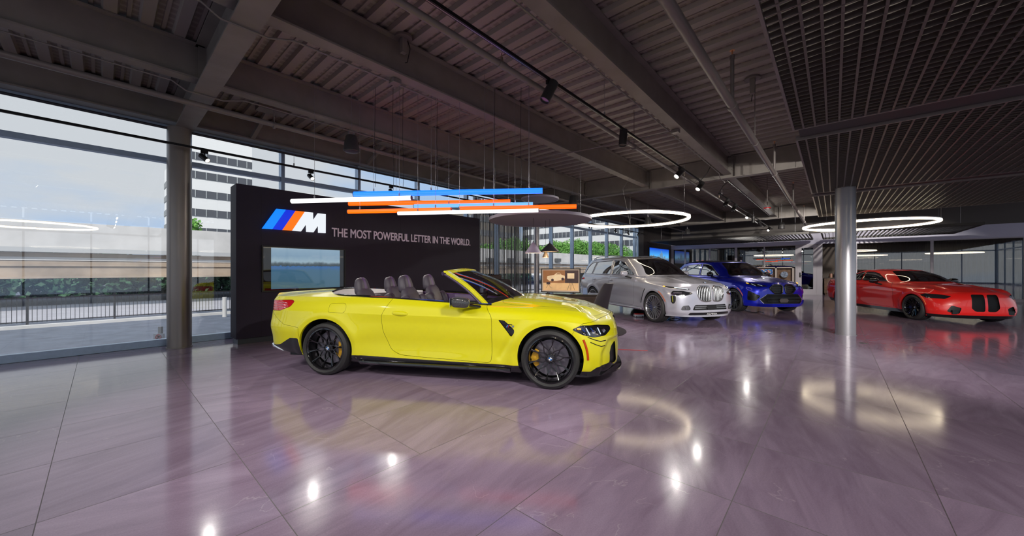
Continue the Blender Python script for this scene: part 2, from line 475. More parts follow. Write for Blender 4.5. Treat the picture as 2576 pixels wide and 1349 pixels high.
# ---- round columns
def column(name, px, base_y, r, z1, m, label, ring=True):
    p = onz(px, base_y); d = np.array([p[0], p[1]]); d = d / np.linalg.norm(d)
    c = (p[0] + d[0] * r, p[1] + d[1] * r, 0)
    t = thing(name, label, 'column', c)
    MB().lathe([(r, 0), (r, z1)], 64).build('shaft', m, t)
    mb = MB().lathe([(0, .0), (r + .012, 0), (r + .012, .012), (r, .012)], 64); mb.build('base_collar', m, t)
    return t
column('round_column', 451.5, 877, .166, 3.83, M_colbrown, 'tall round taupe column standing by the window at the left')
column('round_column', 2127, 844.5, .166, 3.11, M_colgrey, 'satin silver round column in front of the red car')
cc = onv(1350, 600, V_GLASS - .42)
t = thing('round_column', 'slim grey round column at the end of the string curtain', 'column', (cc[0], cc[1], 0))
MB().lathe([(.10, 0), (.10, 3.96)], 40).build('shaft', M_colgrey, t)
cc = onv(1608, 600, V_GLASS - .3)
t = thing('round_column', 'pale round column where the window wall ends behind the grey car', 'column', (cc[0], cc[1], 0))
MB().lathe([(.17, 0), (.17, 3.96)], 40).build('shaft', M_alu, t)

# ---- charcoal feature wall
WV = float(onz(594, 869)[1]); WU0 = float(onz(594, 869)[0]); WU1 = float(onv(1206.5, 600, WV)[0]); WT = .43
WZ = float(onv(594, 461, WV)[2])
wt = thing('feature_wall', 'freestanding charcoal display wall behind the yellow convertible', 'wall panel', (WU0, WV, 0))
mb = MB(); mb.box(0, WU1 - WU0, 0, WT, .1, WZ); mb.build('body', M_blackwall, wt, bevel=.006)
mb = MB(); mb.box(.03, WU1 - WU0 - .03, .03, WT - .03, 0, .1); mb.build('plinth', mat('brushed plinth', (.10, .11, .13), .35, metal=.6), wt)
M_seam = mat('panel joint', (.008, .007, .009), .6)
for px in (657.5, 867, 1008):
    su = float(onv(px, 600, WV)[0]) - WU0
    MB().box(su - .0015, su + .0015, -.0012, .002, .1, WZ).build('panel_joint', M_seam, wt)

# M logo: stripes and letter, glowing
M_lblue = emis('light blue lit acrylic', (.0, .22, 1.0), 1.15)
M_dblue = emis('dark blue lit acrylic', (.0, .028, .72), 1.0)
M_oran = emis('orange lit acrylic', (1.0, .16, .0), 1.15)
M_wht = emis('white lit acrylic', (.85, .9, .95), 1.0)
lg = thing('lit_logo', 'illuminated slanted M emblem with blue and orange stripes on the charcoal wall', 'logo', tuple(onv(662, 577, WV)))
lg0 = onv(662, 577, WV)
sc8 = 5.865
def lpt(x, y):
    p = onv(650 + x / sc8, 510 + y / sc8, WV - .045); return (p[0] - lg0[0], 0, p[2] - lg0[2])
polys = [('stripe', M_lblue, [(55, 383), (207, 391), (408, 103), (268, 90)], 'light blue stripe'),
         ('stripe', M_dblue, [(210, 391), (355, 401), (548, 120), (411, 104)], 'dark blue stripe'),
         ('stripe', M_oran, [(358, 402), (497, 413), (684, 134), (551, 121)], 'orange stripe'),
         ('letter', M_wht, [(500, 413), (632, 423), (708, 315), (711, 429), (815, 437), (886, 332), (888, 444), (994, 449), (995, 170), (880, 157), (810, 262), (808, 148), (687, 135)], 'white letter M')]
for nm, m_, pl, lb in polys:
    pts = [lpt(*q) for q in pl]
    o = MB().prism(pts, (0, -.045, 0), (0, -.012, 0)).build(nm, m_, lg); o['label'] = lb
# lettering
ta = onv(834, 597, WV); tb = onv(1182, 612, WV)
hgt = float(onv(834, 572.5, WV)[2] - onv(834, 594.5, WV)[2])
zb = float(onv(834, 594.8, WV)[2])
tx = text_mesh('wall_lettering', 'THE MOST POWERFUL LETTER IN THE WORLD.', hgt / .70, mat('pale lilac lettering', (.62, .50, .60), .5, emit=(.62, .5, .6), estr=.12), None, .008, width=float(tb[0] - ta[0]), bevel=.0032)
tx.location = (ta[0], WV - .012, zb); tx.rotation_euler = (PI / 2, 0, 0)
tag(tx, 'raised pale capital letters THE MOST POWERFUL LETTER IN THE WORLD on the charcoal wall', 'sign')

# wall screen: glossy, showing a pale blue picture
sa = onv(657.5, 617.5, WV); sb = onv(868, 627, WV); sz0 = float(onv(657.5, 735, WV)[2])
scr = thing('wall_screen', 'large glossy screen set into the charcoal wall above the car boot', 'screen', (sa[0], WV, sz0))
sw = float(sb[0] - sa[0]); sh = float(sa[2] - sz0)
mb = MB(); fr_ = .025
for (a, b, c, d) in ((0, sw, 0, fr_), (0, sw, sh - fr_, sh), (0, fr_, fr_, sh - fr_), (sw - fr_, sw, fr_, sh - fr_)): mb.box(a, b, -.03, .01, c, d)
mb.build('frame', M_black, scr)
def screen_material():
    m = bpy.data.materials.new('lit screen'); m.use_nodes = True
    nt = m.node_tree; N = nt.nodes; L = nt.links; b = N['Principled BSDF']
    tc = N.new('ShaderNodeTexCoord'); sp = N.new('ShaderNodeSeparateXYZ'); L.new(tc.outputs['Generated'], sp.inputs[0])
    r = N.new('ShaderNodeValToRGB'); e = r.color_ramp.elements
    e[0].position = 0; e[0].color = (.05, .12, .17, 1); e[1].position = 1; e[1].color = (.25, .38, .5, 1)
    for p, c in ((.45, (.05, .13, .21, 1)), (.555, (.03, .12, .33, 1)), (.565, (.03, .045, .05, 1)), (.62, (.07, .1, .12, 1)), (.68, (.3, .42, .5, 1)), (.8, (.2, .32, .44, 1))):
        q = e.new(p); q.color = c
    n = N.new('ShaderNodeTexNoise'); n.inputs['Scale'].default_value = 6; n.inputs['Detail'].default_value = 6
    mp = N.new('ShaderNodeMapping'); mp.inputs['Scale'].default_value = (2.4, 1, .9); L.new(tc.outputs['Generated'], mp.inputs[0]); L.new(mp.outputs[0], n.inputs['Vector'])
    ma = N.new('ShaderNodeMath'); ma.operation = 'MULTIPLY_ADD'; L.new(n.outputs['Fac'], ma.inputs[0]); ma.inputs[1].default_value = .12; L.new(sp.outputs[2], ma.inputs[2])
    mb_ = N.new('ShaderNodeMath'); mb_.operation = 'SUBTRACT'; L.new(ma.outputs[0], mb_.inputs[0]); mb_.inputs[1].default_value = .06
    L.new(mb_.outputs[0], r.inputs[0])
    L.new(r.outputs[0], b.inputs['Emission Color']); b.inputs['Emission Strength'].default_value = .9
    b.inputs['Base Color'].default_value = (.01, .01, .012, 1); b.inputs['Roughness'].default_value = .04; b.inputs['Specular IOR Level'].default_value = .8
    return m
mb = MB(); mb.box(fr_, sw - fr_, -.008, .0, fr_, sh - fr_)
mb.build('bezel_glass', mat('gloss black bezel', (.012, .01, .009), .03, spec=.9), scr)
lx = sw * .10; rx = sw * .925
mb = MB(); mb.box(lx, rx, -.0105, -.009, fr_ + .02, sh - fr_ - .01)
o = mb.build('display', screen_material(), scr); o['label'] = 'lit blue grey display area'

# ---- dark side wall with city picture, at the end of the glass
DV = float(onu(1688, 700, U1)[1]); DU0 = float(onv(1619, 600, DV)[0])
struct(MB().box(DU0, U1 + 5, DV, DV + .3, 0, DECK_Z).build('wall_side', mat('dark brown plaster', (.045, .036, .034), .6)))
def city_material():
    m = bpy.data.materials.new('backlit skyline'); m.use_nodes = True
    nt = m.node_tree; N = nt.nodes; L = nt.links; b = N['Principled BSDF']
    tc = N.new('ShaderNodeTexCoord'); sp = N.new('ShaderNodeSeparateXYZ'); L.new(tc.outputs['Generated'], sp.inputs[0])
    r = N.new('ShaderNodeValToRGB'); e = r.color_ramp.elements
    e[0].position = 0; e[0].color = (.01, .03, .10, 1); e[1].position = 1; e[1].color = (.0, .05, .62, 1)
    q = e.new(.28); q.color = (.02, .12, .35, 1); q = e.new(.3); q.color = (.1, .55, 1, 1)
    L.new(sp.outputs[2], r.inputs[0]); L.new(r.outputs[0], b.inputs['Emission Color']); b.inputs['Emission Strength'].default_value = 1.1
    b.inputs['Base Color'].default_value = (.01, .01, .02, 1); b.inputs['Roughness'].default_value = .25
    return m
ca = onv(1633, 623, DV); cb = onv(1681, 629, DV); cz = float(onv(1633, 660, DV)[2])
ct = thing('skyline_lightbox', 'backlit blue city skyline picture on the dark wall behind the grey car', 'picture', (ca[0], DV - .03, cz))
cw = float(cb[0] - ca[0]); ch = float(ca[2]) - cz
MB().box(-.03, cw + .03, 0, .03, -.03, ch + .03).build('frame', M_black, ct)
MB().box(0, cw, -.006, 0, 0, ch).build('picture_panel', city_material(), ct)
mb = MB(); rr = random.Random(5)
for k in range(26):
    x = .03 + k * (cw - .06) / 26; h = ch * (.34 + .2 * rr.random() + (.3 if 12 < k < 17 else 0)); mb.box(x, x + (cw / 30) * (.6 + .5 * rr.random()), -.010, -.006, ch * .25, h)
mb.build('skyline_shapes', emis('pale skyline', (.2, .35, .5), .8), ct)

# ---- office wall at the far end: white frames with glass
M_offwhite = mat('white office frame', (.62, .58, .62), .4)
M_band = mat('pale soffit paint', (.74, .72, .86), .6)
def ub(px, py, du=0): p = onu(px, py, U1 + du); return float(p[1]), float(p[2])
zband0 = ub(1780, 624)[1]; zband1 = ub(1780, 611)[1]
wb = MB(); wb.box(U1, U1 + .2, V0, DV, zband0, zband1 + .25); struct(wb.build('wall_office', M_band))
wb = MB(); wb.box(U1 + .02, U1 + .2, V0, DV, zband1 + .25, DECK_Z); struct(wb.build('wall_office_upper', mat('taupe upper wall', (.13, .115, .105), .6)))
def post(px0, px1): return ub(px1, 700)[0], ub(px0, 700)[0]
panes = [(1694, 1721), (1725, 1783), (1787, 1848), (1854, 1921), (1924, 2000.6)]
posts = [(1685, 1694), (1721, 1725), (1783, 1787), (1848, 1854), (1921, 1924), (2000.6, 2005)]
fr = MB()
for a, b in posts:
    y0, y1 = post(a, b); fr.box(U1 + .02, U1 + .12, y0, y1, 0, zband0)
y0, y1 = post(1685, 2003); fr.box(U1 + .03, U1 + .11, y0, y1, zband0 - .05, zband0); fr.box(U1 + .03, U1 + .11, y0, y1, 0, .12)
n_w += 1
wo = struct(fr.build('window_%d' % n_w, M_offwhite, bevel=.004))
for a, b in panes:
    y0, y1 = post(a, b); MB().box(U1 + .06, U1 + .07, y0, y1, .12, zband0 - .05).build('pane', M_glass_dark, wo)
# glass door
da, db = ub(2057.5, 700)[0], ub(2005, 700)[0]
dz = zband0 - .03
dr = MB()
dr.box(U1 - .01, U1 + .12, da, da + .05, 0, dz + .03); dr.box(U1 - .01, U1 + .12, db - .05, db, 0, dz + .03); dr.box(U1 - .01, U1 + .12, da, db, dz - .03, dz + .03)
for (a, b, c, d) in ((da + .05, da + .2, .0, dz - .03), (db - .2, db - .05, 0, dz - .03), (da + .2, db - .2, 0, .3), (da + .2, db - .2, dz - .17, dz - .03)):
    dr.box(U1 + .02, U1 + .07, a, b, c, d)
do = struct(dr.build('door_1', M_offwhite, bevel=.004))
MB().box(U1 + .04, U1 + .05, da + .2, db - .2, .3, dz - .17).build('pane', glass_mat('dark door glass', (.22, .23, .25), 3.0), do)
hb = MB(); hb.box(U1 - .01, U1 + .02, db - .16, db - .10, .95, 1.22); hb.tube([(U1 - .02, db - .13, 1.05), (U1 - .06, db - .13, 1.05), (U1 - .06, db - .28, 1.05)], .012); hb.build('door_handle', M_blackmet, do)
pa, pb = post(2057.5, 2069)
struct(MB().box(U1 - .02, U1 + .2, pa, pb, 0, zband0).build('trim_1', M_offwhite))
pa2, pb2 = post(2149, 2156)
struct(MB().box(U1, U1 + .2, pa2, pb2, 0, zband0).build('trim_2', M_offwhite))
# glass beyond the alcove
n_w += 1
fr = MB(); y = pa2; k = 0
while y > V0:
    y -= 2.6; fr.box(U1 + .02, U1 + .12, y, y + .1, 0, zband0)
fr.box(U1 + .03, U1 + .11, V0, pa2, zband0 - .05, zband0); fr.box(U1 + .03, U1 + .11, V0, pa2, 0, .12)
wo2 = struct(fr.build('window_%d' % n_w, M_offwhite))
MB().box(U1 + .06, U1 + .07, V0, pa2, .12, zband0 - .05).build('pane', M_glass_dark, wo2)
# rooms behind the office glass
M_curt = mat('brown pleated curtain', (.10, .075, .055), .8)
M_rmwall = mat('brown office wall', (.14, .105, .08), .7)
struct(MB().box(U1 + 4.6, U1 + 4.8, V0, DV, 0, zband0 + .3).build('wall_office_back', M_rmwall))
struct(MB().box(U1 + .2, U1 + 4.8, V0, DV, zband0 + .05, zband0 + .15).build('trim_3', mat('dark office ceiling', (.03, .027, .025), .7)))
def curtain(name, label, u, y0, y1, z1, m, pleat=.12, amp=.05):
    n = int((y1 - y0) / pleat * 6); vs = []; fs = []
    for i in range(n + 1):
        y = y0 + (y1 - y0) * i / n; x = u + amp * math.sin(2 * PI * i / 6) + .01 * math.sin(i * .37)
        vs += [(x, y, .02), (x, y, z1)]
    for i in range(n): fs.append((2 * i, 2 * i + 2, 2 * i + 3, 2 * i + 1))
    mb = MB().add(vs, fs, True); o = mb.build(name, m, recalc=False)
    return tag(o, label, 'curtain')
curtain('office_curtain', 'brown pleated curtain behind the office glass above the blue car', U1 + 3.6, post(2003, 2005)[0], DV - .1, zband0, M_curt)
curtain('office_curtain', 'brown pleated curtain behind the glass at the right of the silver column', U1 + 1.2, V0, pa2 - .05, zband0, M_curt)
# alcove with wooden counter
aa, ab = ub(2149, 700)[0], ub(2069, 700)[0]
struct(MB().box(U1 + 1.2, U1 + 1.3, aa - 1, ab + .2, 0, zband0 + .2).build('wall_alcove', mat('ribbed brown panel', (.16, .125, .10), .6, bump=.3, bscale=80)))
struct(MB().box(U1 + .2, U1 + 1.3, ab, ab + .05, 0, zband0 + .2).build('wall_alcove_side', M_rmwall))
cn = thing('wooden_counter', 'wooden counter cabinet in the alcove beside the white door', 'cabinet', (U1 + .55, (aa + ab) / 2, 0))
hw = (ab - aa) / 2 - .06
M_wood = mat('walnut veneer', (.16, .085, .045), .45, noise=.35, nscale=9)
MB().box(-.02, .55, -hw, hw, .08, .9).box(.03, .5, -hw + .03, hw - .03, 0, .08).build('carcass', M_wood, cn)
for s in range(3): MB().box(-.04, -.02, -hw + s * hw * .667 + .01, -hw + (s + 1) * hw * .667 - .01, .1, .88).build('door', M_wood, cn)
MB().box(-.05, .57, -hw - .02, hw + .02, .9, .94).build('worktop', mat('brown worktop', (.07, .05, .04), .3), cn)
bx_ = thing('countertop_machine', 'dark flat machine standing on the wooden alcove counter', 'appliance', (U1 + .75, (aa + ab) / 2 - .2, .94))
MB().box(-.15, .15, -.4, .35, 0, .32).build('body', mat('dark violet plastic', (.05, .035, .06), .3), bx_, bevel=.02)
MB().box(-.16, -.15, -.3, .25, .2, .26).build('panel', M_black, bx_)
cp = MB().lathe([(0, 0), (.08, 0), (.08, .22), (.07, .23), (0, .23)], 20); o = cp.build('copper_canister', mat('copper pink', (.5, .28, .2), .35, metal=.6)); o.location = (U1 + .7, ab - .35, .94)
tag(o, 'small copper pink canister at the left end of the alcove counter', 'canister')

# display case standing in front of the office glass
dc0 = U1 - .6
def dcp(px, py): p = onu(px, py, dc0); return float(p[1]), float(p[2])
y_l, zt = dcp(1862, 672.5); y_r, _ = dcp(1995, 672.5)
dc = thing('display_case', 'pale framed display case with colour samples behind the blue car', 'display case', (dc0, (y_l + y_r) / 2, 0))
ym = (y_l + y_r) / 2
M_cream = mat('cream case frame', (.5, .42, .36), .5)
L_, R_ = y_l - ym, y_r - ym
mb = MB()
for yy in (L_, dcp(1952, 672)[0] - ym, R_): mb.box(0, .35, yy - .04, yy + .04, 0, zt)
mb.box(0, .35, R_ - .04, L_ + .04, zt - .06, zt); mb.box(0, .35, R_, L_, .62, .68); mb.box(0, .35, R_, L_, 0, .1)
mb.build('frame', M_cream, dc)
MB().box(.3, .34, R_, L_, .1, zt - .06).build('back_panel', M_wood, dc)
def mosaic_material():
    m = bpy.data.materials.new('colour sample mosaic'); m.use_nodes = True
    nt = m.node_tree; N = nt.nodes; L = nt.links; b = N['Principled BSDF']
    tc = N.new('ShaderNodeTexCoord'); v = N.new('ShaderNodeTexVoronoi'); v.inputs['Scale'].default_value = 16
    L.new(tc.outputs['Object'], v.inputs['Vector'])
    r = N.new('ShaderNodeValToRGB'); r.color_ramp.interpolation = 'CONSTANT'; e = r.color_ramp.elements
    e[0].color = (.02, .10, .30, 1); e[1].position = .3; e[1].color = (.55, .2, .12, 1)
    for p, c in ((.45, (.1, .35, .5, 1)), (.6, (.6, .5, .45, 1)), (.75, (.03, .05, .2, 1))): q = e.new(p); q.color = c
    s = N.new('ShaderNodeSeparateColor'); L.new(v.outputs['Color'], s.inputs[0]); L.new(s.outputs[0], r.inputs[0])
    L.new(r.outputs[0], b.inputs['Base Color']); b.inputs['Roughness'].default_value = .4
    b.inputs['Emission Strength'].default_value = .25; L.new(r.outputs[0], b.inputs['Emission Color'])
    return m
y_a, z_a = dcp(1911, 677.5); y_b, z_b = dcp(1944, 691.5)
MB().box(.02, .06, y_b - ym, y_a - ym, z_b, z_a).build('mosaic_panel', mosaic_material(), dc)
y_a, _ = dcp(1868, 678); y_b, _ = dcp(1903, 691.5)
MB().box(.02, .06, y_b - ym, y_a - ym, z_b, z_a).build('mosaic_panel', MATS.get('x') or bpy.data.materials['colour sample mosaic'], dc)
yc, zc = dcp(1973, 691)
o = MB().cyl((.02, yc - ym, zc), .17, .05, 28, 'x').build('round_badge', mat('grey blue badge', (.25, .3, .38), .3, metal=.5, noise=.5, nscale=14), dc)

# ---- side rails: right-hand continuation closing the hall is glass; back-of-house soffit
# ================================================================ OUTSIDE
GR = -.9
M_asph = mat('asphalt', (.10, .115, .15), .85, noise=.2, nscale=2)
M_conc = mat('pale concrete', (.55, .53, .51), .8, noise=.12, nscale=.8)
M_concd = mat('weathered concrete beam', (.36, .28, .21), .8, noise=.3, nscale=.7)
M_bldg = mat('white facade panels', (.80, .79, .77), .7)
M_strip = mat('dark window strip', (.09, .095, .11), .25)
struct(MB().box(-60, 260, V_GLASS + .15, 260, GR - .3, GR).build('ground_outside', M_asph))
st = MB().box(-60, 200, 26.5, 34, GR, GR + .015); struct(st.build('road', mat('pale road', (.38, .37, .40), .8, noise=.1, nscale=1)))  # road slab coloured lighter than the asphalt
struct(MB().box(-60, 200, 23.2, 23.5, GR, GR + .12).build('kerb', M_conc))
struct(MB().box(-60, 200, V_GLASS + .12, V_GLASS + .5, GR, -.02).build('trim_4', M_conc))

# fence
def fence(label, u0, u1, v):
    t = thing('metal_fence', label, 'fence', (u0, v, GR)); L_ = u1 - u0; n = int(L_ / 2.4)
    MB().box(0, L_, -.02, .02, 1.08, 1.12).build('rail', M_blackmet, t); MB().box(0, L_, -.02, .02, .12, .16).build('rail', M_blackmet, t)
    for i in range(n + 1): MB().box(i * 2.4 - .035, i * 2.4 + .035, -.035, .035, 0, 1.22).build('post', M_blackmet, t)
    mb = MB(); k = .12
    while k < L_:
        mb.box(k - .008, k + .008, -.008, .008, .1, 1.15); k += .125
    o = mb.build('pickets', M_blackmet, t); o['kind'] = 'stuff'
    return t
fence('black metal picket fence beyond the parking strip outside the left window', -14, 40, 24.6)
b_ = ond(565, 770, 17.5); o = MB().cyl((0, 0, 0), .09, .95, 16).build('bollard', M_conc); o.location = (b_[0], b_[1], GR)
tag(o, 'grey bollard standing in front of the fence outside', 'bollard')

# overpass
OV = 36.
ov = thing('overpass', 'concrete highway overpass with stained girder crossing outside all the windows', 'overpass', (0, OV, 0))
zt = float(onv(578, 585, OV)[2]); zm = float(onv(578, 645, OV)[2]); zl = float(onv(578, 696, OV)[2])
MB().box(-40, 230, 0, .4, zm, zt).build('parapet', M_conc, ov)
MB().box(-40, 230, .3, 9, zm - .5, zm - .3).build('deck', M_conc, ov)
gmb = MB().box(-40, 230, .35, .8, zl + .05, zm - .02); gmb.box(-40, 230, .1, 1.0, zl, zl + .12); gmb.box(-40, 230, .25, .36, (zl + zm) / 2 - .05, (zl + zm) / 2 + .06); gmb.build('girder', M_concd, ov)
MB().box(-40, 230, -.06, 0, zm, zm + .28).build('coping', mat('grey coping', (.42, .42, .42), .8), ov)
for k, px in enumerate((1230, 1283, 1322, 1400)):
    p = onv(px, 655, OV); MB().box(p[0] - .7, p[0] + .7, -.5, -.1, p[2] - .25, p[2] + .3).build('drain_box', mat('drain box', (.08, .085, .09), .6), ov)
for u in (-20, 22, 64, 110): MB().box(u, u + 1.4, .5, 8, GR, zl).build('pier', M_conc, ov)

# office blocks
def block(label, u0, u1, v0, v1, z1, floors, face, z0=GR, per=3.6, wh=1.5, inset=(0., 1.), m=None, first=3.0):
    t = thing('office_block', label, 'building', (u0, v0, GR))
    MB().box(0, u1 - u0, 0, v1 - v0, 0, z1 - GR).build('walls', m or M_bldg, t)
    for i in range(floors):
        z = first + i * per
        w = MB()
        if 'v' in face:
            L_ = u1 - u0; a, b = L_ * inset[0], L_ * inset[1]; w.box(a, b, -.12, .02, z, z + wh)
            x = a
        if 'u' in face:
            L_ = v1 - v0; w.box(-.12, .02, L_ * inset[0], L_ * inset[1], z, z + wh)
        o = w.build('window_band', M_strip, t)
        s = MB()
        if 'v' in face:
            x = a + .8
            while x < b: s.box(x, x + .12, -.18, -.12, z, z + wh); x += 1.6
        if 'u' in face:
            y = L_ * inset[0] + .8
            while y < L_ * inset[1]: s.box(-.18, -.12, y, y + .25, z, z + wh); y += 1.9
        if s.v: s.build('window_posts', mat('pale window post', (.4, .42, .42), .6), o)['kind'] = 'stuff'
    return t
v_a = 90.
uL = float(onv(476, 500, v_a)[0]); uR = float(onv(634, 500, v_a)[0])
block('tall white office block with long dark window bands outside, behind the taupe column', uL, uR, v_a, v_a + 40, 27, 6, 'vu', first=5.4, per=3.55, wh=1.35)
u2 = float(onv(900, 500, v_a + 6)[0]) + 10
bb = thing('office_block', 'lower white block with small square windows showing above the charcoal wall', 'building', (uR + .2, v_a + 4, GR))
MB().box(0, u2 - uR, 0, 25, 0, 20.6).build('walls', M_bldg, bb)
for k in range(12):
    o = MB().box(2 + k * 3.1, 3.2 + k * 3.1, -.1, .0, 17.6, 19.4).build('window', M_strip, bb)
uB = 125.
va = float(onu(1603, 600, uB)[1]); vb = float(onu(1352, 600, uB)[1])
block('long white office block with ribbon windows outside behind the green trees', uB, uB + 25, va, vb + 8, 35, 7, 'u', first=6.3, per=4.65, wh=2.1)
block('brown office tower outside behind the string curtain', 62, 80, 68, 84, 17, 4, 'vu', m=mat('brown facade', (.20, .17, .14), .7), first=4)
block('grey block outside behind the left window near the edge of the view', -30, 3, 95, 120, 9, 2, 'v', m=M_conc, first=4)

# trees
def crown_mesh(name, rx, rz, n, seed, leaf=.35):
    rr = random.Random(seed); mb = MB()
    lob = [(rr.uniform(-.5, .5) * rx, rr.uniform(-.5, .5) * rx, rr.uniform(-.35, .55) * rz, rr.uniform(.45, .7)) for _ in range(9)]
    for cx, cy_, cz, s in lob:
        R_ = rx * s
        for k in range(n // 9):
            a = rr.uniform(0, 2 * PI); c = rr.uniform(-.8, 1); sn = math.sqrt(max(0, 1 - c * c)); q = R_ * rr.uniform(.75, 1.08)
            p = Vector((cx + q * sn * math.cos(a), cy_ + q * sn * math.sin(a), cz + q * c * rz / rx))
            d1 = Vector((rr.uniform(-1, 1), rr.uniform(-1, 1), rr.uniform(-1, 1))).normalized() * leaf; d2 = d1.cross(Vector((rr.uniform(-1, 1), rr.uniform(-1, 1), rr.uniform(-1, 1)))).normalized() * leaf * .7
            mb.add([p - d1, p - d2, p + d1, p + d2], [(0, 1, 2, 3)])
    return mb
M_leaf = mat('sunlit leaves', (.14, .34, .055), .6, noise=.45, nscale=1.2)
M_leafd = mat('shaded leaves', (.035, .10, .045), .6, noise=.5, nscale=1.2)  # darker leaf colour carries the shade under the overpass
M_bark = mat('bark', (.10, .07, .05), .8)
def tree(label, u, v, h, rx, m, seed, n=900, leaf=.35, group=None):
    t = thing('tree', label, 'tree', (u, v, GR), 0, group)
    o = crown_mesh('crown', rx, rx * .8, n, seed, leaf).build('crown', m, t, recalc=False); o.location = (0, 0, h - rx * .8)
    MB().cyl((0, 0, 0), .16, h - rx, 10, r2=.1).build('trunk', M_bark, t)
    return t
tv = 49.
protos = {}
tl_ = [(1395, 610), (1422, 607), (1450, 604), (1478, 609), (1505, 612), (1532, 616), (1560, 622), (1585, 632), (1302, 600), (1272, 606), (1245, 612), (1335, 616), (1216, 616), (1366, 622)]
first = None
for i, (px, py) in enumerate(tl_):
    p = onv(px, py, tv + (i % 3) * 2.5); h = float(p[2]) - GR
    if first is None: first = tree('leafy green tree standing beyond the overpass outside', p[0], p[1], h, 3.3, M_leaf, 3, 2600, .2, group='leafy trees beyond the overpass'); fh = h
    else:
        c = copy_tree(first, loc=(float(p[0]), float(p[1]), GR), rz=i * 1.3); s = h / fh; c.scale = (1.0 if i < 8 else .9, 1.0 if i < 8 else .9, s)
p = onv(572, 580, 30); 
f2 = tree('small leafy treetop reaching up beside the left edge of the charcoal wall', float(p[0]) + .2, 39.8 + 7, 7.5, 1.2, M_leaf, 9, 220, .22)
hd_ = None
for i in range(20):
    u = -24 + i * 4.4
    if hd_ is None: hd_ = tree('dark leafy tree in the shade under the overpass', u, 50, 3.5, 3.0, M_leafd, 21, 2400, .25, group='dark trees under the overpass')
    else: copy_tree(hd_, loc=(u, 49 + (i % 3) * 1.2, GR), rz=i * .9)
# no parking sign just outside the left window
sp_ = onv(400, 851, V_GLASS + .9)
ns = thing('parking_sign', 'small white no-parking sign outside, low beside the taupe column', 'sign', (sp_[0], sp_[1], sp_[2]))
nd = ns; ns.rotation_euler = (0, 0, YAW - PI / 2)
MB().box(-.10, .10, -.01, .01, -.05, .09).build('plate', mat('white sign plate', (.75, .75, .78), .5), ns)
MB().tube([(.05 * math.cos(k * PI / 14), -.013, .02 + .05 * math.sin(k * PI / 14)) for k in range(28)], .006, 6, closed=True).build('red_ring', mat('sign red', (.7, .03, .03), .5), ns)
MB().bar((-.035, -.014, .055), (.035, -.014, -.015), .008, .008).build('red_slash', mat('sign red', (.7, .03, .03), .5), ns)
tp = text_mesh('letter', 'P', .085, mat('sign black', (.02, .02, .02), .5), ns, .002, bold=.003); tp.location = (-.022, -.012, -.01); tp.rotation_euler = (PI / 2, 0, 0)
MB().box(-.03, .03, .01, .05, GR - sp_[2], .22).build('post', M_conc, ns)

# ---- string curtain inside the glass
sv = V_GLASS - .33
ca_ = float(onv(1190, 600, sv)[0]); cb_ = float(onv(1336, 600, sv)[0])
rr = random.Random(4)
for nm, m_, k0, cnt, lb in (('string_curtain', mat('dark curtain strings', (.035, .035, .045), .6), 0, 190, 'dark floor-length string curtain beside the charcoal wall'), ('string_curtain', mat('pale curtain strings', (.40, .42, .46), .4, metal=.2), 1, 170, 'pale shiny strings hanging among the dark string curtain')):
    mb = MB()
    for i in range(cnt):
        u = rr.uniform(ca_, cb_); w = rr.uniform(.004, .011); y = sv + rr.uniform(-.04, .04)
        mb.box(u, u + w, y, y + .004, .04, 3.72)
    o = mb.build(nm, m_); tag(o, lb, 'curtain', kind='stuff')
tag(MB().tube([(ca_ - .2, sv, 3.74), (cb_ + .1, sv, 3.74)], .02, 8).build('curtain_rail', M_black), 'black rail carrying the string curtain', 'curtain rail')
# ================================================================ CEILING FIXTURES
M_pipe = mat('grey painted pipe', (.20, .175, .165), .4, metal=.15)
M_lens = emis('lit spot lens', (1, .93, .82), 14)
M_lensoff = mat('spot reflector', (.25, .22, .2), .25, metal=.6)
def top_at(u, v):
    """what a hanging wire is fixed to: beam, girder or deck"""
    if any(abs(u - g) < .13 for g in (G1, G2, G3)): return GIRD_Z - .001
    if any(abs(v - b) < .10 for b in (B3, B2, B1)): return BEAM_Z - .001
    return DECK_Z - .002
def pline(px, py, z): p = onz(px, py, z); return float(p[0]), float(p[1])

# ---- pipes with sprinklers
def pipe(label, v, z, r, u0, u1, fit):
    t = thing('sprinkler_pipe', label, 'pipe', (u0, v, z))
    MB().tube([(0, 0, 0), (u1 - u0, 0, 0)], r, 16).build('pipe_run', M_pipe, t)
    for fu in fit:
        MB().cyl((fu - u0 - .06, 0, 0), r * 1.22, .12, 16, 'x').build('coupling', M_pipe, t)
        h = MB(); h.cyl((fu - u0, 0, r), .018, .05, 10); h.cyl((fu - u0, 0, r + .05), .008, .045, 8); h.cyl((fu - u0, 0, r + .095), .022, .004, 12)
        h.build('sprinkler_head', mat('brass sprinkler', (.5, .4, .3), .3, metal=.8), t)
    return t
v1 = pline(1262, 163.5, 3.72)[1]
pu = lambda px, py, z: float(onz(px, py, z)[0])
pipe('long grey sprinkler pipe running beside the black track of spotlights', v1, 3.72, .036, U0, 24.2, [pu(1262, 163.5, 3.72), pu(1586, 360, 3.72), pu(1813, 501, 3.72), pu(1725, 447, 3.72)])
Z2 = 3.52; v2 = pline(1842, 267, Z2)[1]
t = pipe('thick grey pipe with tall sprinkler risers at the right', v2, Z2, .05, U0, 24.6, [])
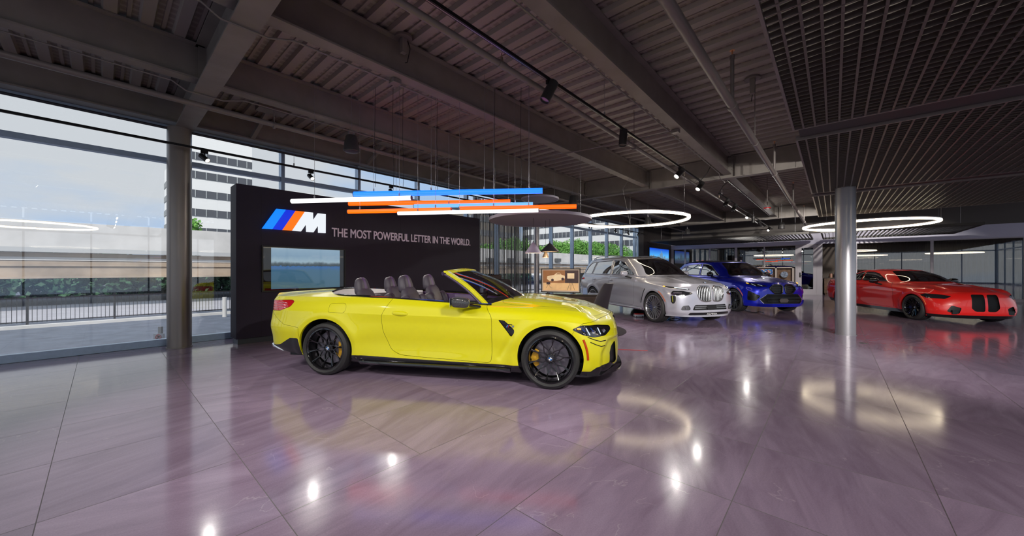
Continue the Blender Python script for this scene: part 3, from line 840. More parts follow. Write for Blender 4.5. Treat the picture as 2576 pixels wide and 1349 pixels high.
for px, py in ((1842, 267), (1962.7, 436), (2000, 514), (2025, 558)):
    x = pu(px, py, Z2)
    t2 = MB(); t2.cyl((x - U0 - .05, 0, 0), .062, .10, 18, 'x'); t2.build('coupling', M_pipe, t)
    t2 = MB(); t2.cyl((x - U0, 0, 0), .024, .62, 12); t2.cyl((x - U0, 0, .62), .03, .05, 10); o = t2.build('riser', M_pipe, t)
    MB().cyl((x - U0, 0, .67), .01, .06, 8).cyl((x - U0, 0, .73), .03, .005, 14).build('sprinkler_head', mat('copper sprinkler', (.8, .4, .2), .3, metal=.7), o)
v0_ = pline(388, 235, 3.72)[1]
pipe('grey sprinkler pipe passing under the wide girder toward the windows', v0_, 3.72, .04, U0, 24., [pu(1100, 420, 3.72), pu(1330, 478, 3.72)])
# hangers
hg = [(1903, 358, Z2, v2), (1600, 368, 3.72, v1), (700, 305, 3.72, v0_)]
for i, (px, py, z, v) in enumerate(hg):
    x = pu(px, py, z); o = MB().cyl((0, 0, 0), .007, DECK_Z - z, 8).cyl((-.015, 0, -.01), .055, .03, 14, 'x').build('pipe_hanger', M_pipe)
    o.location = (x, v, z); tag(o, ['thin rod hanging the thick pipe right of its first riser', 'thin rod over the sprinkler pipe below the track light', 'thin rod over the window side pipe behind the girder'][i], 'hanger')

# ---- tracks and spotlight heads
M_track = mat('black track', (.012, .011, .012), .35, metal=.3)
def track(label, u0, u1, v, z, hang):
    t = thing('light_track', label, 'light track', (u0, v, z))
    mb = MB(); mb.box(0, u1 - u0, -.018, .018, 0, .036); mb.build('rail', M_track, t)
    MB().box(0, u1 - u0, -.006, .006, -.003, 0).build('contact_slot', mat('track conductor', (.3, .28, .27), .3, metal=.8), t)
    for hu in hang: MB().cyl((hu - u0, 0, .036), .003, DECK_Z - z - .036, 6).cyl((hu - u0, 0, .036), .012, .05, 8).build('suspension_wire', M_wire, t)
    return t
def spot(label, u, v, z, aim, lit=True, L=.23, r=.055, watt=0, cone=70, group=None):
    """a cylinder head under a track; aim = direction of the beam"""
    t = thing('track_spotlight', label, 'spotlight', (u, v, z), 0, group)
    a = Vector(aim).normalized(); q = a.to_track_quat('Z', 'Y').to_matrix()
    mb = MB(); mb.box(-.05, .05, -.016, .016, -.05, 0); mb.cyl((0, 0, -.09), .011, .05, 8); mb.build('adapter', M_track, t)
    c = Vector((0, 0, -.13))
    body = MB(); body.lathe([(0, -L * .5), (r, -L * .5), (r, L * .5), (r * .86, L * .5), (r * .8, L * .5 - .02), (0, L * .5 - .02)], 28)
    o = body.build('housing', mat('spotlight housing', (.035, .033, .033), .42, metal=.3), t); o.matrix_local = Matrix.Translation(c) @ q.to_4x4()
    l = MB().lathe([(0, L * .5 - .016), (r * .8, L * .5 - .016)], 24); o2 = l.build('lens', M_lens if lit else M_lensoff, t); o2.matrix_local = Matrix.Translation(c) @ q.to_4x4()
    if lit and watt:
        ld = bpy.data.lights.new('spot_lamp', 'SPOT'); ld.energy = watt; ld.spot_size = math.radians(cone); ld.spot_blend = .6; ld.shadow_soft_size = .06; ld.color = (1, .95, .89)
        lo = bpy.data.objects.new('spot_lamp', ld); COL.objects.link(lo); lo.parent = t
        lo.matrix_local = Matrix.Translation(c + a * (L * .5 + .02)) @ (-a).to_track_quat('Z', 'Y').to_matrix().to_4x4()
    return t
TZ = 3.72; TV = pline(1375, 200, TZ)[1]
ue = pu(1765, 459, TZ); us2 = pu(1815, 487, TZ); ue2 = pu(1975, 602, TZ)
track('near length of black light track with the big dark spotlights', -5., ue, TV, TZ, [-2, 1.2, pu(1527, 295, TZ), pu(1705, 418, TZ)])
track('far length of black light track ending before the office wall', us2, ue2, TV, TZ, [pu(1900, 545, TZ), us2 + .4])
W = 260
def dirto(u, v, z, tu, tv, tz=0.): return (tu - u, tv - v, tz - z)
nn = [(1375, 207, 'big dark spotlight nearest overhead on the black track, tilted left', (-.35, .25, -.85), False, 0),
      (1559, 330, 'second dark spotlight on the black track, hanging straight down', (-.12, .02, -1), False, 0),
      (1697, 424, 'bright spotlight with a starry glare above the grey car', (-.72, .35, -.75), True, 160),
      (1756, 457, 'smaller bright spotlight at the end of the near track', (-.66, .3, -.75), True, 160),
      (1832, 500, 'dark spotlight first on the far track', (-.35, .4, -.9), False, 0), (1852, 513, 'dark spotlight second on the far track, beside the first', (-.35, .4, -.9), False, 0),
      (1884, 536, 'bright spotlight in the middle of the far track', (-.8, .2, -.6), True, 120), (1896, 545, 'dark upright spotlight right of the bright one on the far track', (0, 0, -1), False, 0),
      (1912, 556, 'dark spotlight tilted right on the far track above the office glass', (.5, -.3, -.7), False, 0), (1932, 571, 'bright white spotlight second from the far track end', (-.8, .1, -.6), True, 120),
      (1961, 590, 'warm bright spotlight last on the far track', (-.8, .1, -.6), True, 120)]
for px, py, lb, aim, lit, w_ in nn:
    spot(lb, pu(px, py, TZ), TV, TZ, aim, lit, watt=w_, cone=100, L=.27, r=.065)
# window side track
WTZ = 3.42; WTV = pline(640, 403, WTZ)[1]
track('thin black light track running along the window above the charcoal wall', -3., pu(1606, 592, WTZ), WTV, WTZ, [pu(743, 420, WTZ), pu(1270, 525, WTZ)])
for px, py, lb, aim, w_ in ((516, 377, 'window track spotlight beside the taupe column', (.45, -.7, -.6), 70), (782, 430, 'window track spotlight above the left end of the charcoal wall', (.1, -.8, -.55), 170), (985, 468, 'window track spotlight just behind the blue glowing tube', (-.15, -.85, -.55), 220),
                            (1463, 565, 'window track spotlight left of the ring lamp edge', (.1, -.6, -.7), 60), (1532, 577, 'window track spotlight inside the ring lamp outline', (0, -.7, -.7), 60), (1563, 583, 'window track spotlight second from the pale column', (.4, -.4, -.8), 40), (1585, 588, 'window track spotlight nearest the pale column', (.4, -.4, -.8), 40)):
    spot(lb, pu(px, py, WTZ), WTV, WTZ, aim, True, L=.17, r=.042, watt=w_, cone=80)
# third thin rail nearer the glass
RTZ = 3.88; RV = V_GLASS - .42
tag(MB().tube([(-6, RV, 3.80), (24, RV, 3.80)], .022, 10).build('shade_rail', mat('black rail', (.03, .03, .04), .4)), 'black round rail running along the top of the windows', 'rail')
# unseen tracks added over and behind the viewer to carry fill spotlights
def vtrack(label, u, v0, v1, z):
    t = thing('light_track', label, 'light track', (u, v0, z)); MB().box(-.018, .018, 0, v1 - v0, 0, .036).build('rail', M_track, t)
    for q in (.3, v1 - v0 - .3): MB().cyl((0, q, .036), .003, top_at(u, v0 + q) - z - .036, 6).build('suspension_wire', M_wire, t)
vtrack('added short light track over the open floor right of and behind the camera', .3, -7.5, -.6, 3.5)
vtrack('added short light track over the open floor left of and behind the camera', -2.2, -1.5, 5.2, 3.72)
vtrack('added very short light track just over the right edge of the open floor', 1.6, -2.2, -.6, 3.5)
hv = [(-2.2, 4.6, 3.72, 2.2, 4.3, .4, 290, 70), (-2.2, 1.6, 3.72, 1.8, 3.2, .3, 220, 75), (-1.2, TV, TZ, 3.2, 3.0, .4, 120, 75),
      (1.6, -.9, 3.5, 2.8, 3.2, .8, 370, 52), (1.6, -1.8, 3.5, 3.2, .4, 0, 270, 95), (.3, -2.6, 3.5, 9.0, 3.9, .8, 750, 36), (.3, -4.2, 3.5, 11.2, 2.6, .8, 2000, 36), (.3, -5.8, 3.5, 12.5, -.5, .8, 4200, 45), (.3, -7.0, 3.5, 8.0, -2.5, 0, 600, 70), (-2.2, -1.0, 3.72, 1.5, .8, 0, 90, 80)]
for k, (u, v, z_, au, av, az, w_, cn_) in enumerate(hv):  # lamps added out of view to brighten the floor and the cars
    spot('added spotlight out of view, number %s from the left end' % ['one', 'two', 'three', 'four', 'five', 'six', 'seven', 'eight', 'nine', 'ten'][k], u, v, z_, (au - u, av - v, az - z_), True, watt=w_, cone=cn_, L=.27, r=.065, group='added spotlights over the camera')
# track and spotlights added above the far end to brighten the office wall
track('added light track above the thick pipe in front of the office wall', 15.2, 21.2, v2 - 1.6, 3.9, [15.6, 20.8])
for k, (u, au, av, w_) in enumerate(((15.6, 23, 4.5, 900), (17.6, 25.5, 2.0, 900), (20.6, 26.0, -2.5, 900))):
    spot('added spotlight on the track near the office wall, %s from the camera' % ['first', 'second', 'third'][k], u, v2 - 1.6, 3.9, (au - u, av - v2 + 1.6, -2.6), True, watt=w_, cone=56, L=.2, r=.05)

# ---- glowing tubes
def tube_lamp(label, col, x0, y0, d0, x1, y1, dia, cab, end=(0.02, .02, .03), k=1.0):
    a = ond(x0, y0, d0); ratio = (680 - y0) / (680 - y1); b = ond(x1, y1, d0 * ratio)
    b[2] = a[2]
    t = thing('tube_lamp', label, 'tube lamp', tuple(a)); ax = Vector(b - a); Ln = ax.length
    ang = math.atan2(ax.y, ax.x); t.rotation_euler = (0, 0, ang)
    mb = MB().cyl((.008, 0, 0), dia / 2, Ln - .016, 24, 'x'); mb.build('diffuser', emis('glowing tube ' + label[:12], col, k), t)
    for e in (0, Ln - .008): MB().cyl((e, 0, 0), dia / 2 * 1.03, .008, 24, 'x').build('end_cap', mat('tube end cap', (.05, .04, .06), .3), t)
    for c in cab: MB().cyl((Ln * c, 0, dia / 2), .0028, top_at(a[0] + ax.x * c, a[1] + ax.y * c) - a[2] - dia / 2, 6).cyl((Ln * c, 0, dia / 2), .01, .04, 8).build('suspension_wire', M_wire, t)
    return t
BL = (.008, .105, .9); OR = (1.0, .062, .0); WH = (1., 1., .98)
tube_lamp('long blue glowing tube, topmost and largest of the hanging tubes', BL, 890, 489, 5.9, 1366, 480, .085, (.11, .42, .70, .93), k=3.2)
tube_lamp('white glowing tube at the left in front of the charcoal wall', WH, 733, 506.5, 6.0, 1036, 498, .072, (.2, .9), k=1.5)
tube_lamp('orange glowing tube right below the long blue one', OR, 877, 513, 6.5, 1285, 507, .07, (.3, .9), k=3)
tube_lamp('short pale blue glowing tube between the orange tubes', (.18, .5, 1.), 1041, 519, 6.35, 1342, 513.5, .066, (.3, .85), k=1.2)
tube_lamp('lower left orange glowing tube', (1., .075, .0), 875, 532.8, 5.9, 1136, 527, .064, (.12, .85), k=3)
tube_lamp('orange glowing tube reaching farthest right', (1., .062, .0), 1155, 525, 6.05, 1451, 519.5, .068, (.3, .6), k=3)
tube_lamp('lowest white glowing tube of the hanging cluster', WH, 1000, 537, 5.7, 1356, 529.5, .056, (.15, .45), k=1.5)

# ---- ring lamps
M_ring = emis('warm white ring', (1., .84, .60), 10)
def ring_lamp(label, c, R, z):
    t = thing('ring_lamp', label, 'ring lamp', (c[0], c[1], z))
    N = 96
    MB().tube([(R * math.cos(k * 2 * PI / N), R * math.sin(k * 2 * PI / N), 0) for k in range(N)], .032, 10, closed=True).build('glowing_ring', M_ring, t)
    MB().lathe([(R - .03, .028), (R + .03, .028), (R + .03, .05), (R - .03, .05), (R - .03, .028)], 96).build('top_channel', M_white, t)
    for k in range(3):
        a = k * 2 * PI / 3 + .4; MB().tube([(R * math.cos(a), R * math.sin(a), .05), (R * math.cos(a), R * math.sin(a), top_at(c[0] + R * math.cos(a), c[1] + R * math.sin(a)) - z)], .003, 6).build('suspension_wire', M_wire, t)
    MB().tube([(0, 0, top_at(*c) - z), (0, .2, .9), (R * math.cos(.4), R * math.sin(.4), .05)], .004, 6).build('power_cord', M_wire, t)
    return t
c1 = ond(1584, 553, 10.15); ring_lamp('warm white ring lamp hanging above the grey car', (c1[0], c1[1]), 1.5, 2.74)
ring_lamp('added warm white ring lamp, unseen behind the camera', (-1.6, -2.6), 1.5, 2.9)  # unseen ring added as uplight and soft key
ring_lamp('added warm white ring lamp beyond the right edge of the view', (6.2, -7.2), 1.5, 2.74)  # also added out of view, for more ring light
c2 = ond(2178, 561, 11.2); ring_lamp('warm white ring lamp hanging behind the silver column', (c2[0], c2[1]), 1.5, 2.74)

# ---- hanging discs
M_disc = mat('grey felt disc', (.42, .39, .46), .7)
def disc(label, c, R, z, th=.05):
    t = thing('acoustic_disc', label, 'ceiling disc', (c[0], c[1], z))
    MB().lathe([(0, 0), (R - .04, 0), (R - .035, -.012), (R, -.012), (R, th), (0, th)], 96).build('panel', M_disc, t)
    for k in range(3):
        a = k * 2 * PI / 3 + .9; x, y = R * .8 * math.cos(a), R * .8 * math.sin(a)
        MB().tube([(x, y, th), (x, y, top_at(c[0] + x, c[1] + y) - z)], .0035, 6).build('suspension_wire', M_wire, t)
    return t
cd = ond(1358, 553, 8.45); disc('large grey disc hanging over the desk', (cd[0], cd[1]), 1.18, 2.5)
cd2 = ond(1358, 501, 8.9); disc('small pale disc hanging above the large grey disc', (cd2[0], cd2[1]), .46, 3.08, .03)

# ---- pendant cones
def cone_lamp(label, px, ytop, ybot, hw, d, m, cord_top):
    p = ond(px, ybot, d); R = hw * d / FPX; h = (ybot - ytop) * d / FPX
    t = thing('cone_pendant', label, 'pendant lamp', tuple(p))
    MB().lathe([(.018, h), (.03, h - .01), (R, .006), (R, 0), (R - .006, 0), (.02, h - .02)], 48).build('shade', m, t)
    MB().lathe([(0, .012), (R - .02, .012)], 40).build('diffuser', emis('warm pendant glow', (1, .62, .28), 1.2), t)
    MB().cyl((0, 0, h - .02), .012, .06, 12).build('cap', M_black, t)
    MB().cyl((0, 0, h + .03), .003, cord_top - .002 - p[2] - h - .03, 6).build('cord', M_black, t)
    ld = bpy.data.lights.new('pendant_bulb', 'POINT'); ld.energy = 6; ld.color = (1, .75, .45); ld.shadow_soft_size = .05
    lo = bpy.data.objects.new('pendant_bulb', ld); COL.objects.link(lo); lo.parent = t; lo.location = (0, 0, -.03)
    return t
cone_lamp('lilac cone pendant lamp, left of the three over the desk', 1341.5, 610, 637, 21, 8.0, mat('lilac lamp shade', (.42, .36, .48), .5), 2.5)
cone_lamp('wide black cone pendant lamp over the desk', 1383, 612, 634, 25, 8.2, mat('black lamp shade', (.03, .028, .035), .4), 2.5)
cone_lamp('small brown cone pendant lamp, lowest of the three over the desk', 1372.5, 634, 648, 8.5, 8.4, mat('bronze lamp shade', (.12, .09, .07), .4), 2.5)

# ---- hanging loudspeakers
def speaker(label, px, py, d, r=.13, z_top=None):
    p = ond(px, py, d); t = thing('pendant_speaker', label, 'loudspeaker', tuple(p)); h = .28
    MB().lathe([(0, h / 2), (r * .62, h / 2), (r * .72, h / 2 - .02), (r, -h / 2 + .05), (r, -h / 2 + .01), (r * .93, -h / 2), (0, -h / 2)], 40).build('cabinet', mat('speaker cabinet', (.045, .042, .042), .45), t)
    MB().lathe([(0, -h / 2 - .012), (r * .5, -h / 2 - .01), (r * .84, -h / 2 - .002)], 32).build('grille', mat('speaker grille', (.09, .10, .14), .35, metal=.4), t)
    m = MB(); m.tube([(-.05, 0, h / 2), (-.045, 0, h / 2 + .08), (0, 0, h / 2 + .11), (.045, 0, h / 2 + .08), (.05, 0, h / 2)], .006, 6); m.cyl((0, 0, h / 2 + .11), .004, top_at(p[0], p[1]) - p[2] - h / 2 - .11, 6)
    m.build('hanging_cable', M_wire, t)
    return t
speaker('dark hanging loudspeaker above the charcoal wall', 884, 362, 6.3)
speaker('dark hanging loudspeaker right of the tube lamps', 1441, 505, 10.4)
speaker('dark hanging loudspeaker behind the ring lamp over the grey car', 1630, 556, 14.2)
speaker('small dark hanging loudspeaker far back above the skyline picture', 1729, 583, 18.5)
speaker('dark hanging loudspeaker near the end of the far track', 1966, 568, 16.)

# ---- open grid ceiling panels on the right
M_grid = mat('dark cell grid', (.13, .115, .10), .4, metal=.3)
GZ = 3.07; GV = float(onz(1994, 330, GZ)[1])
gx = [(-1.2, 'nearest'), ]
g_edges = [(1.9, float(onz(1994, 330, GZ)[0])), (float(onz(1999, 355.4, GZ)[0]), float(onz(2043, 487.7, GZ)[0])), (float(onz(2043.5, 495, GZ)[0]), float(onz(2058.5, 546, GZ)[0]))]
GEND = -8.0
for k, (a, b) in enumerate(g_edges):
    t = thing('open_cell_ceiling', ['open grid ceiling panel nearest, top right corner of the view', 'open grid ceiling panel in the middle, before the silver column', 'open grid ceiling panel farthest, beyond the silver column'][k], 'ceiling grid', (a, GV, GZ))
    L_ = b - a
    mb = MB(); mb.box(0, L_, -.022, 0, -.002, .06); mb.box(0, .02, GEND - GV, -.022, -.002, .06); mb.box(L_ - .02, L_, GEND - GV, -.022, -.002, .06); mb.build('edge_trim', M_pipe, t)
    mb = MB(); n = int(-(GEND - GV) / .107)
    for i in range(1, n): mb.box(.02, L_ - .02, -i * .107 - .009, -i * .107 + .009, -.0, .012); mb.box(.02, L_ - .02, -i * .107 - .004, -i * .107 + .004, .012, .045)
    o = mb.build('main_bars', M_grid, t); o['kind'] = 'stuff'
    mb = MB(); n2 = int(L_ / .098)
    for i in range(1, n2): mb.box(i * L_ / n2 - .0025, i * L_ / n2 + .0025, GEND - GV, -.022, .0, .045)
    o = mb.build('cross_blades', M_grid, t); o['kind'] = 'stuff'
    for (hx, hy) in ((.4, -.3), (L_ - .4, -.3), (L_ - .4, -3)):
        MB().cyl((hx, hy, .05), .004, DECK_Z - GZ - .06, 6).build('suspension_wire', M_wire, t)
    if k < 2:
        # black box filling the dark gap between two panels
        gt = g_edges[k + 1][0] - b
        o = MB().box(b + .03, g_edges[k + 1][0] - .03, GEND, GV - .05, GZ + .03, GZ + .16).build('gap_channel', mat('black channel', (.02, .018, .017), .5)); tag(o, ['dark channel between the nearest and middle grid panels', 'dark channel between the middle and farthest grid panels'][k], 'channel')
        pz = onz(2130 if k == 0 else 2150, 312 if k == 0 else 487, GZ)
# rear canopy grilles over the far end
for (px0, px1, yy0, yy1, lb) in ((1700, 2046, 600, 589, 'dark slatted canopy above the office glass, left of the thick pipe'), (2070, 2400, 597, 580, 'dark slatted canopy behind the ring lamp by the silver column')):
    zc = 2.95
    a = onz(px0 + (10 if px0 < 2000 else 0), yy0 + 3, zc)
    v_a = float(onu(px0, 600, U1 - .8)[1]); v_b = float(onu(px1, 600, U1 - .8)[1])
    t = thing('slatted_canopy', lb, 'ceiling canopy', (U1 - 5.2, v_b, zc)); wv = v_a - v_b; Lu = 4.4
    mb = MB(); mb.box(0, Lu, 0, .04, 0, .1); mb.box(0, Lu, wv - .04, wv, 0, .1); mb.box(0, .04, .04, wv - .04, 0, .1); mb.box(Lu - .04, Lu, .04, wv - .04, 0, .1); mb.build('frame', mat('dark canopy frame', (.05, .045, .04), .5), t)
    mb = MB(); n = min(120, int(wv / .13))
    for i in range(1, n): mb.box(.04, Lu - .04, i * wv / n - .008, i * wv / n + .008, 0, .07)
    mb.build('slats', mat('dark canopy slat', (.035, .032, .03), .45), t)
    for hx in (.3, Lu - .3):
        for hy in (.5, wv - .5): MB().cyl((hx, hy, .1), .005, DECK_Z - zc - .1, 6).build('suspension_wire', M_wire, t)

# ---- small ceiling things
def jbox(label, px, py, z0, drop):
    p = onz(px, py, z0); t = thing('sensor_box', label, 'sensor', (p[0], p[1], DECK_Z))
    MB().cyl((0, 0, -.03), .11, .03, 24).build('mounting_plate', M_pipe, t)
    MB().box(-.035, .035, -.035, .035, -drop, -.03).build('housing', M_steel, t, bevel=.004)
    MB().tube([(.06, 0, -.02), (.1, 0, -.12), (.07, .02, -.3), (.04, .02, -drop - .1)], .006, 6).build('cable', M_black, t)
jbox('small box sensor hanging from the deck between beams at upper left', 1015, 92, DECK_Z, .22)
jbox('small box sensor hanging from the deck above the thick pipe', 1893, 195, DECK_Z, .26)
p = ond(1930, 525, 11.9)
t = thing('fire_strobe', 'red round fire alarm strobe under the far beam', 'alarm', tuple(p))
MB().cyl((0, 0, .0), .10, .035, 28).build('base', mat('alarm red', (.65, .02, .02), .3), t); MB().lathe([(0, -.03), (.04, -.025), (.06, 0)], 20).build('lens', M_white, t)
MB().cyl((0, 0, .035), .012, top_at(p[0], p[1]) - p[2] - .035, 8).build('stem', M_pipe, t)
# conduits
def conduit(label, pts, r=.011, m=None):
    return tag(MB().tube(pts, r, 8).build('conduit', m or M_pipe), label, 'conduit')
zb = BEAM_Z - .012
conduit('thin conduit bent under the wide girder at upper left', [(-2, B1 + .12, zb - .02), (G1 - .35, B1 + .12, zb - .02), (G1 - .2, B1 + .12, GIRD_Z - .02), (G1 + .2, B1 + .12, GIRD_Z - .02), (G1 + .45, B1 + .12, zb - .02), (5.2, B1 + .1, zb - .02)])
conduit('thin conduit along the second beam, bent under the wide girder', [(-2, B2 + .12, zb - .02), (G1 - .35, B2 + .12, zb - .02), (G1 - .2, B2 + .12, GIRD_Z - .02), (G1 + .2, B2 + .12, GIRD_Z - .02), (G1 + .45, B2 + .12, zb - .02), (4.0, B2 + .1, zb - .02)])
conduit('thin conduit clipped along the big right hand beam', [(-2, B3 + .13, zb), (G2 - .4, B3 + .13, zb), (G2 - .25, B3 + .13, GIRD_Z - .02), (G2 + .3, B3 + .13, GIRD_Z - .02), (G2 + .6, B3 + .13, zb), (G3 - .3, B3 + .13, zb)])
cz = BEAM_Z - .02; a = onz(1330, 402, cz); b = onz(1700, 330, cz)
conduit('thin conduit crossing between beams above the ring lamp', [(a[0] + .1, a[1], cz), tuple(b)], .012)
for px, py, nm in ((994, 206, 'flat junction box under the beam at upper left'), (1700, 331, 'flat junction box under the big right hand beam')):
    p = onz(px, py, BEAM_Z - .03); o = MB().box(-.06, .06, -.06, .06, -.03, .026).build('junction_box', M_pipe, bevel=.004); o.location = (p[0], p[1], BEAM_Z - .03); tag(o, nm, 'junction box')
# loose black cables near the big beam
p0 = onz(1758, 312, 4.2)
tp = ond(1760, 455, 8.5)
conduit('loose black cable dropping to the end of the near track', [(ue - .1, TV - .3, DECK_Z - .05), (ue - .12, TV - .25, 4.1), (ue - .1, TV - .15, 3.9), (ue - .08, TV, TZ + .05)], .009, M_black)
conduit('loose black cable dropping to the start of the far track', [(us2 + .0, TV - .5, DECK_Z - .05), (us2 + .05, TV - .4, 4.2), (us2 + .05, TV - .1, 3.95), (us2 + .05, TV, TZ + .05)], .009, M_black)
# bundles of thin hanging wires above the tubes
for k, (px, ya, yb) in enumerate(((944, 300, 470), (989, 300, 480), (1014, 330, 470), (1100, 270, 480), (1245, 260, 480), (1311, 370, 480))):
    a = ond(px, yb, 6.1); o = MB().tube([(0, 0, 0), (.02, .01, .3), (-.01, 0, .8), (0, 0, top_at(a[0], a[1]) - a[2])], .0035, 6).build('power_cord', M_black)
    o.location = tuple(a); tag(o, 'thin dark power cord dropping to the tube lamps, %s from the left' % ['first', 'second', 'third', 'fourth', 'fifth', 'sixth'][k], 'cord')
# ================================================================ CAR TOOLKIT
def pchip(kn, P, ns, zero_ends=(False, False), zdims=(0, 2)):
    """monotone cubic through P[K, D] at knots kn, sampled at ns"""
    kn = np.asarray(kn, float); P = np.asarray(P, float); h = np.diff(kn)[:, None]; dl = np.diff(P, axis=0) / h
    m = np.zeros_like(P)
    if len(P) > 2:
        a, b = dl[:-1], dl[1:]; w1 = 2 * h[1:] + h[:-1]; w2 = h[1:] + 2 * h[:-1]
        with np.errstate(divide='ignore', invalid='ignore'):
            hm = (w1 + w2) / (w1 / a + w2 / b)
        m[1:-1] = np.where(a * b > 0, hm, 0)
    m[0] = dl[0]; m[-1] = dl[-1]
    for e, ix in ((0, 0), (1, -1)):
        if zero_ends[e]:
            for d in zdims: m[ix, d] = 0
    i = np.clip(np.searchsorted(kn, ns, side='right') - 1, 0, len(kn) - 2)
    t = ((ns - kn[i]) / h[i, 0])[:, None]; H = h[i]
    return P[i] * (1 + 2 * t) * (1 - t) ** 2 + m[i] * H * t * (1 - t) ** 2 + P[i + 1] * t * t * (3 - 2 * t) + m[i + 1] * H * t * t * (t - 1)

def poly_sdf(poly):
    poly = np.asarray(poly, float)
    def f(p):
        a = poly; b = np.roll(poly, -1, axis=0); d = np.full(len(p), 1e9); ins = np.zeros(len(p), bool)
        for (ax, ay), (bx, by) in zip(a, b):
            ex, ey = bx - ax, by - ay; px = p[:, 0] - ax; py = p[:, 1] - ay
            t = np.clip((px * ex + py * ey) / (ex * ex + ey * ey + 1e-12), 0, 1)
            d = np.minimum(d, np.hypot(px - t * ex, py - t * ey))
            c = ((ay > p[:, 1]) != (by > p[:, 1])) & (p[:, 0] < (bx - ax) * (p[:, 1] - ay) / (by - ay + 1e-12) + ax)
            ins ^= c
        return np.where(ins, -d, d)
    return f
def cyl_region(xc, poly, grow=0.):
    """outline given as (degrees round the nose, height)"""
    k = .0165; s = poly_sdf([(a * k, z) for a, z in poly])
    return lambda V: np.where(V[:, 0] > xc - .3, s(np.stack([np.degrees(np.arctan2(V[:, 1], V[:, 0] - xc)) * k, V[:, 2]], 1)) - grow, 1.)
def rounded_c(poly, r=.02): k = .0165; return [(a / k, z) for a, z in rounded([(a * k, z) for a, z in poly], r)]
def rounded(poly, r=.03, n=5):
    """polygon with rounded corners"""
    out = []; P = [np.array(p, float) for p in poly]; N = len(P)
    for i in range(N):
        a, b, c = P[i - 1], P[i], P[(i + 1) % N]
        ra = min(r, np.linalg.norm(a - b) * .45); rc = min(r, np.linalg.norm(c - b) * .45)
        s = b + (a - b) / np.linalg.norm(a - b) * ra; e = b + (c - b) / np.linalg.norm(c - b) * rc
        for k in range(n + 1):
            t = k / n; out.append(tuple(s * (1 - t) ** 2 + b * 2 * t * (1 - t) + e * t * t))
    return out
def region(view, poly, grow=0.):
    ix = {'xz': (0, 2), 'yz': (1, 2), 'xy': (0, 1)}[view]; s = poly_sdf(poly)
    return lambda V: s(V[:, ix]) - grow

class Patch:
    """a piece of body skin: vertices with smooth normals, cut along outlines"""
    def __init__(s, V, N, F): s.V = V; s.N = N; s.F = F
    def split(s, fn, gap=0.):
        """returns (inside, outside); a gap removes a strip along the cut"""
        if not s.F: return Patch(s.V, s.N, []), Patch(s.V, s.N, [])
        base = fn(s.V)
        if gap:
            i, _ = s._cut(base + gap); _, o = s._cut(base - gap); return i, o
        return s._cut(base)
    def _cut(s, val):
        V = [tuple(v) for v in s.V]; N = [tuple(v) for v in s.N]; cache = {}; FI = []; FO = []; neg = val < 0
        nl = neg.tolist(); vl = val.tolist()
        def mid(a, b):
            k = (a, b) if a < b else (b, a)
            if k not in cache:
                a, b = k; t = vl[a] / (vl[a] - vl[b]); t = min(max(t, 0.), 1.)
                pa, pb = V[a], V[b]; na, nb = N[a], N[b]
                V.append(tuple(pa[i] + (pb[i] - pa[i]) * t for i in range(3)))
                q = [na[i] + (nb[i] - na[i]) * t for i in range(3)]; l = math.sqrt(sum(x * x for x in q)) or 1
                N.append(tuple(x / l for x in q)); cache[k] = len(V) - 1
            return cache[k]
        for f in s.F:
            c = [nl[i] for i in f]
            if all(c): FI.append(f); continue
            if not any(c): FO.append(f); continue
            I = []; O = []; n = len(f)
            for i in range(n):
                a, b = f[i], f[(i + 1) % n]
                (I if nl[a] else O).append(a)
                if nl[a] != nl[b]: m_ = mid(a, b); I.append(m_); O.append(m_)
            if len(set(I)) > 2: FI.append(tuple(I))
            if len(set(O)) > 2: FO.append(tuple(O))
        V = np.array(V); N = np.array(N)
        return Patch(V, N, FI), Patch(V, N, FO)
    def offset(s, d): return Patch(s.V + s.N * d, s.N, s.F)
    def join(s, o):
        b = len(s.V); return Patch(np.vstack([s.V, o.V]), np.vstack([s.N, o.N]), list(s.F) + [tuple(i + b for i in f) for f in o.F])
    def build(s, name, m, parent, side='both'):
        """side: 'both' mirrored into one mesh, 'L' the +y half, 'R' the -y half"""
        if not s.F: return None
        used = sorted({i for f in s.F for i in f}); mp = {u: k for k, u in enumerate(used)}
        V = s.V[used]; N = s.N[used]; F = [tuple(mp[i] for i in f) for f in s.F]
        Vm = V * [1, -1, 1]; Nm = N * [1, -1, 1]; Fm = [tuple(reversed(f)) for f in F]
        if side == 'both':
            on = np.abs(V[:, 1]) < 1e-5; idx = np.where(on, np.arange(len(V)), -1); k = len(V); extra = []
            for i in range(len(V)):
                if idx[i] < 0: idx[i] = k; k += 1; extra.append(i)
            il = idx.tolist(); V = np.vstack([V, Vm[extra]]); N = np.vstack([N, Nm[extra]]); F = F + [tuple(il[i] for i in f) for f in Fm]
        elif side == 'R': V, N, F = Vm, Nm, Fm
        me = bpy.data.meshes.new(name); me.from_pydata(V.tolist(), [], F)
        me.polygons.foreach_set('use_smooth', [True] * len(F))
        me.normals_split_custom_set_from_vertices(N.tolist())
        return link_mesh(name, me, parent, m)

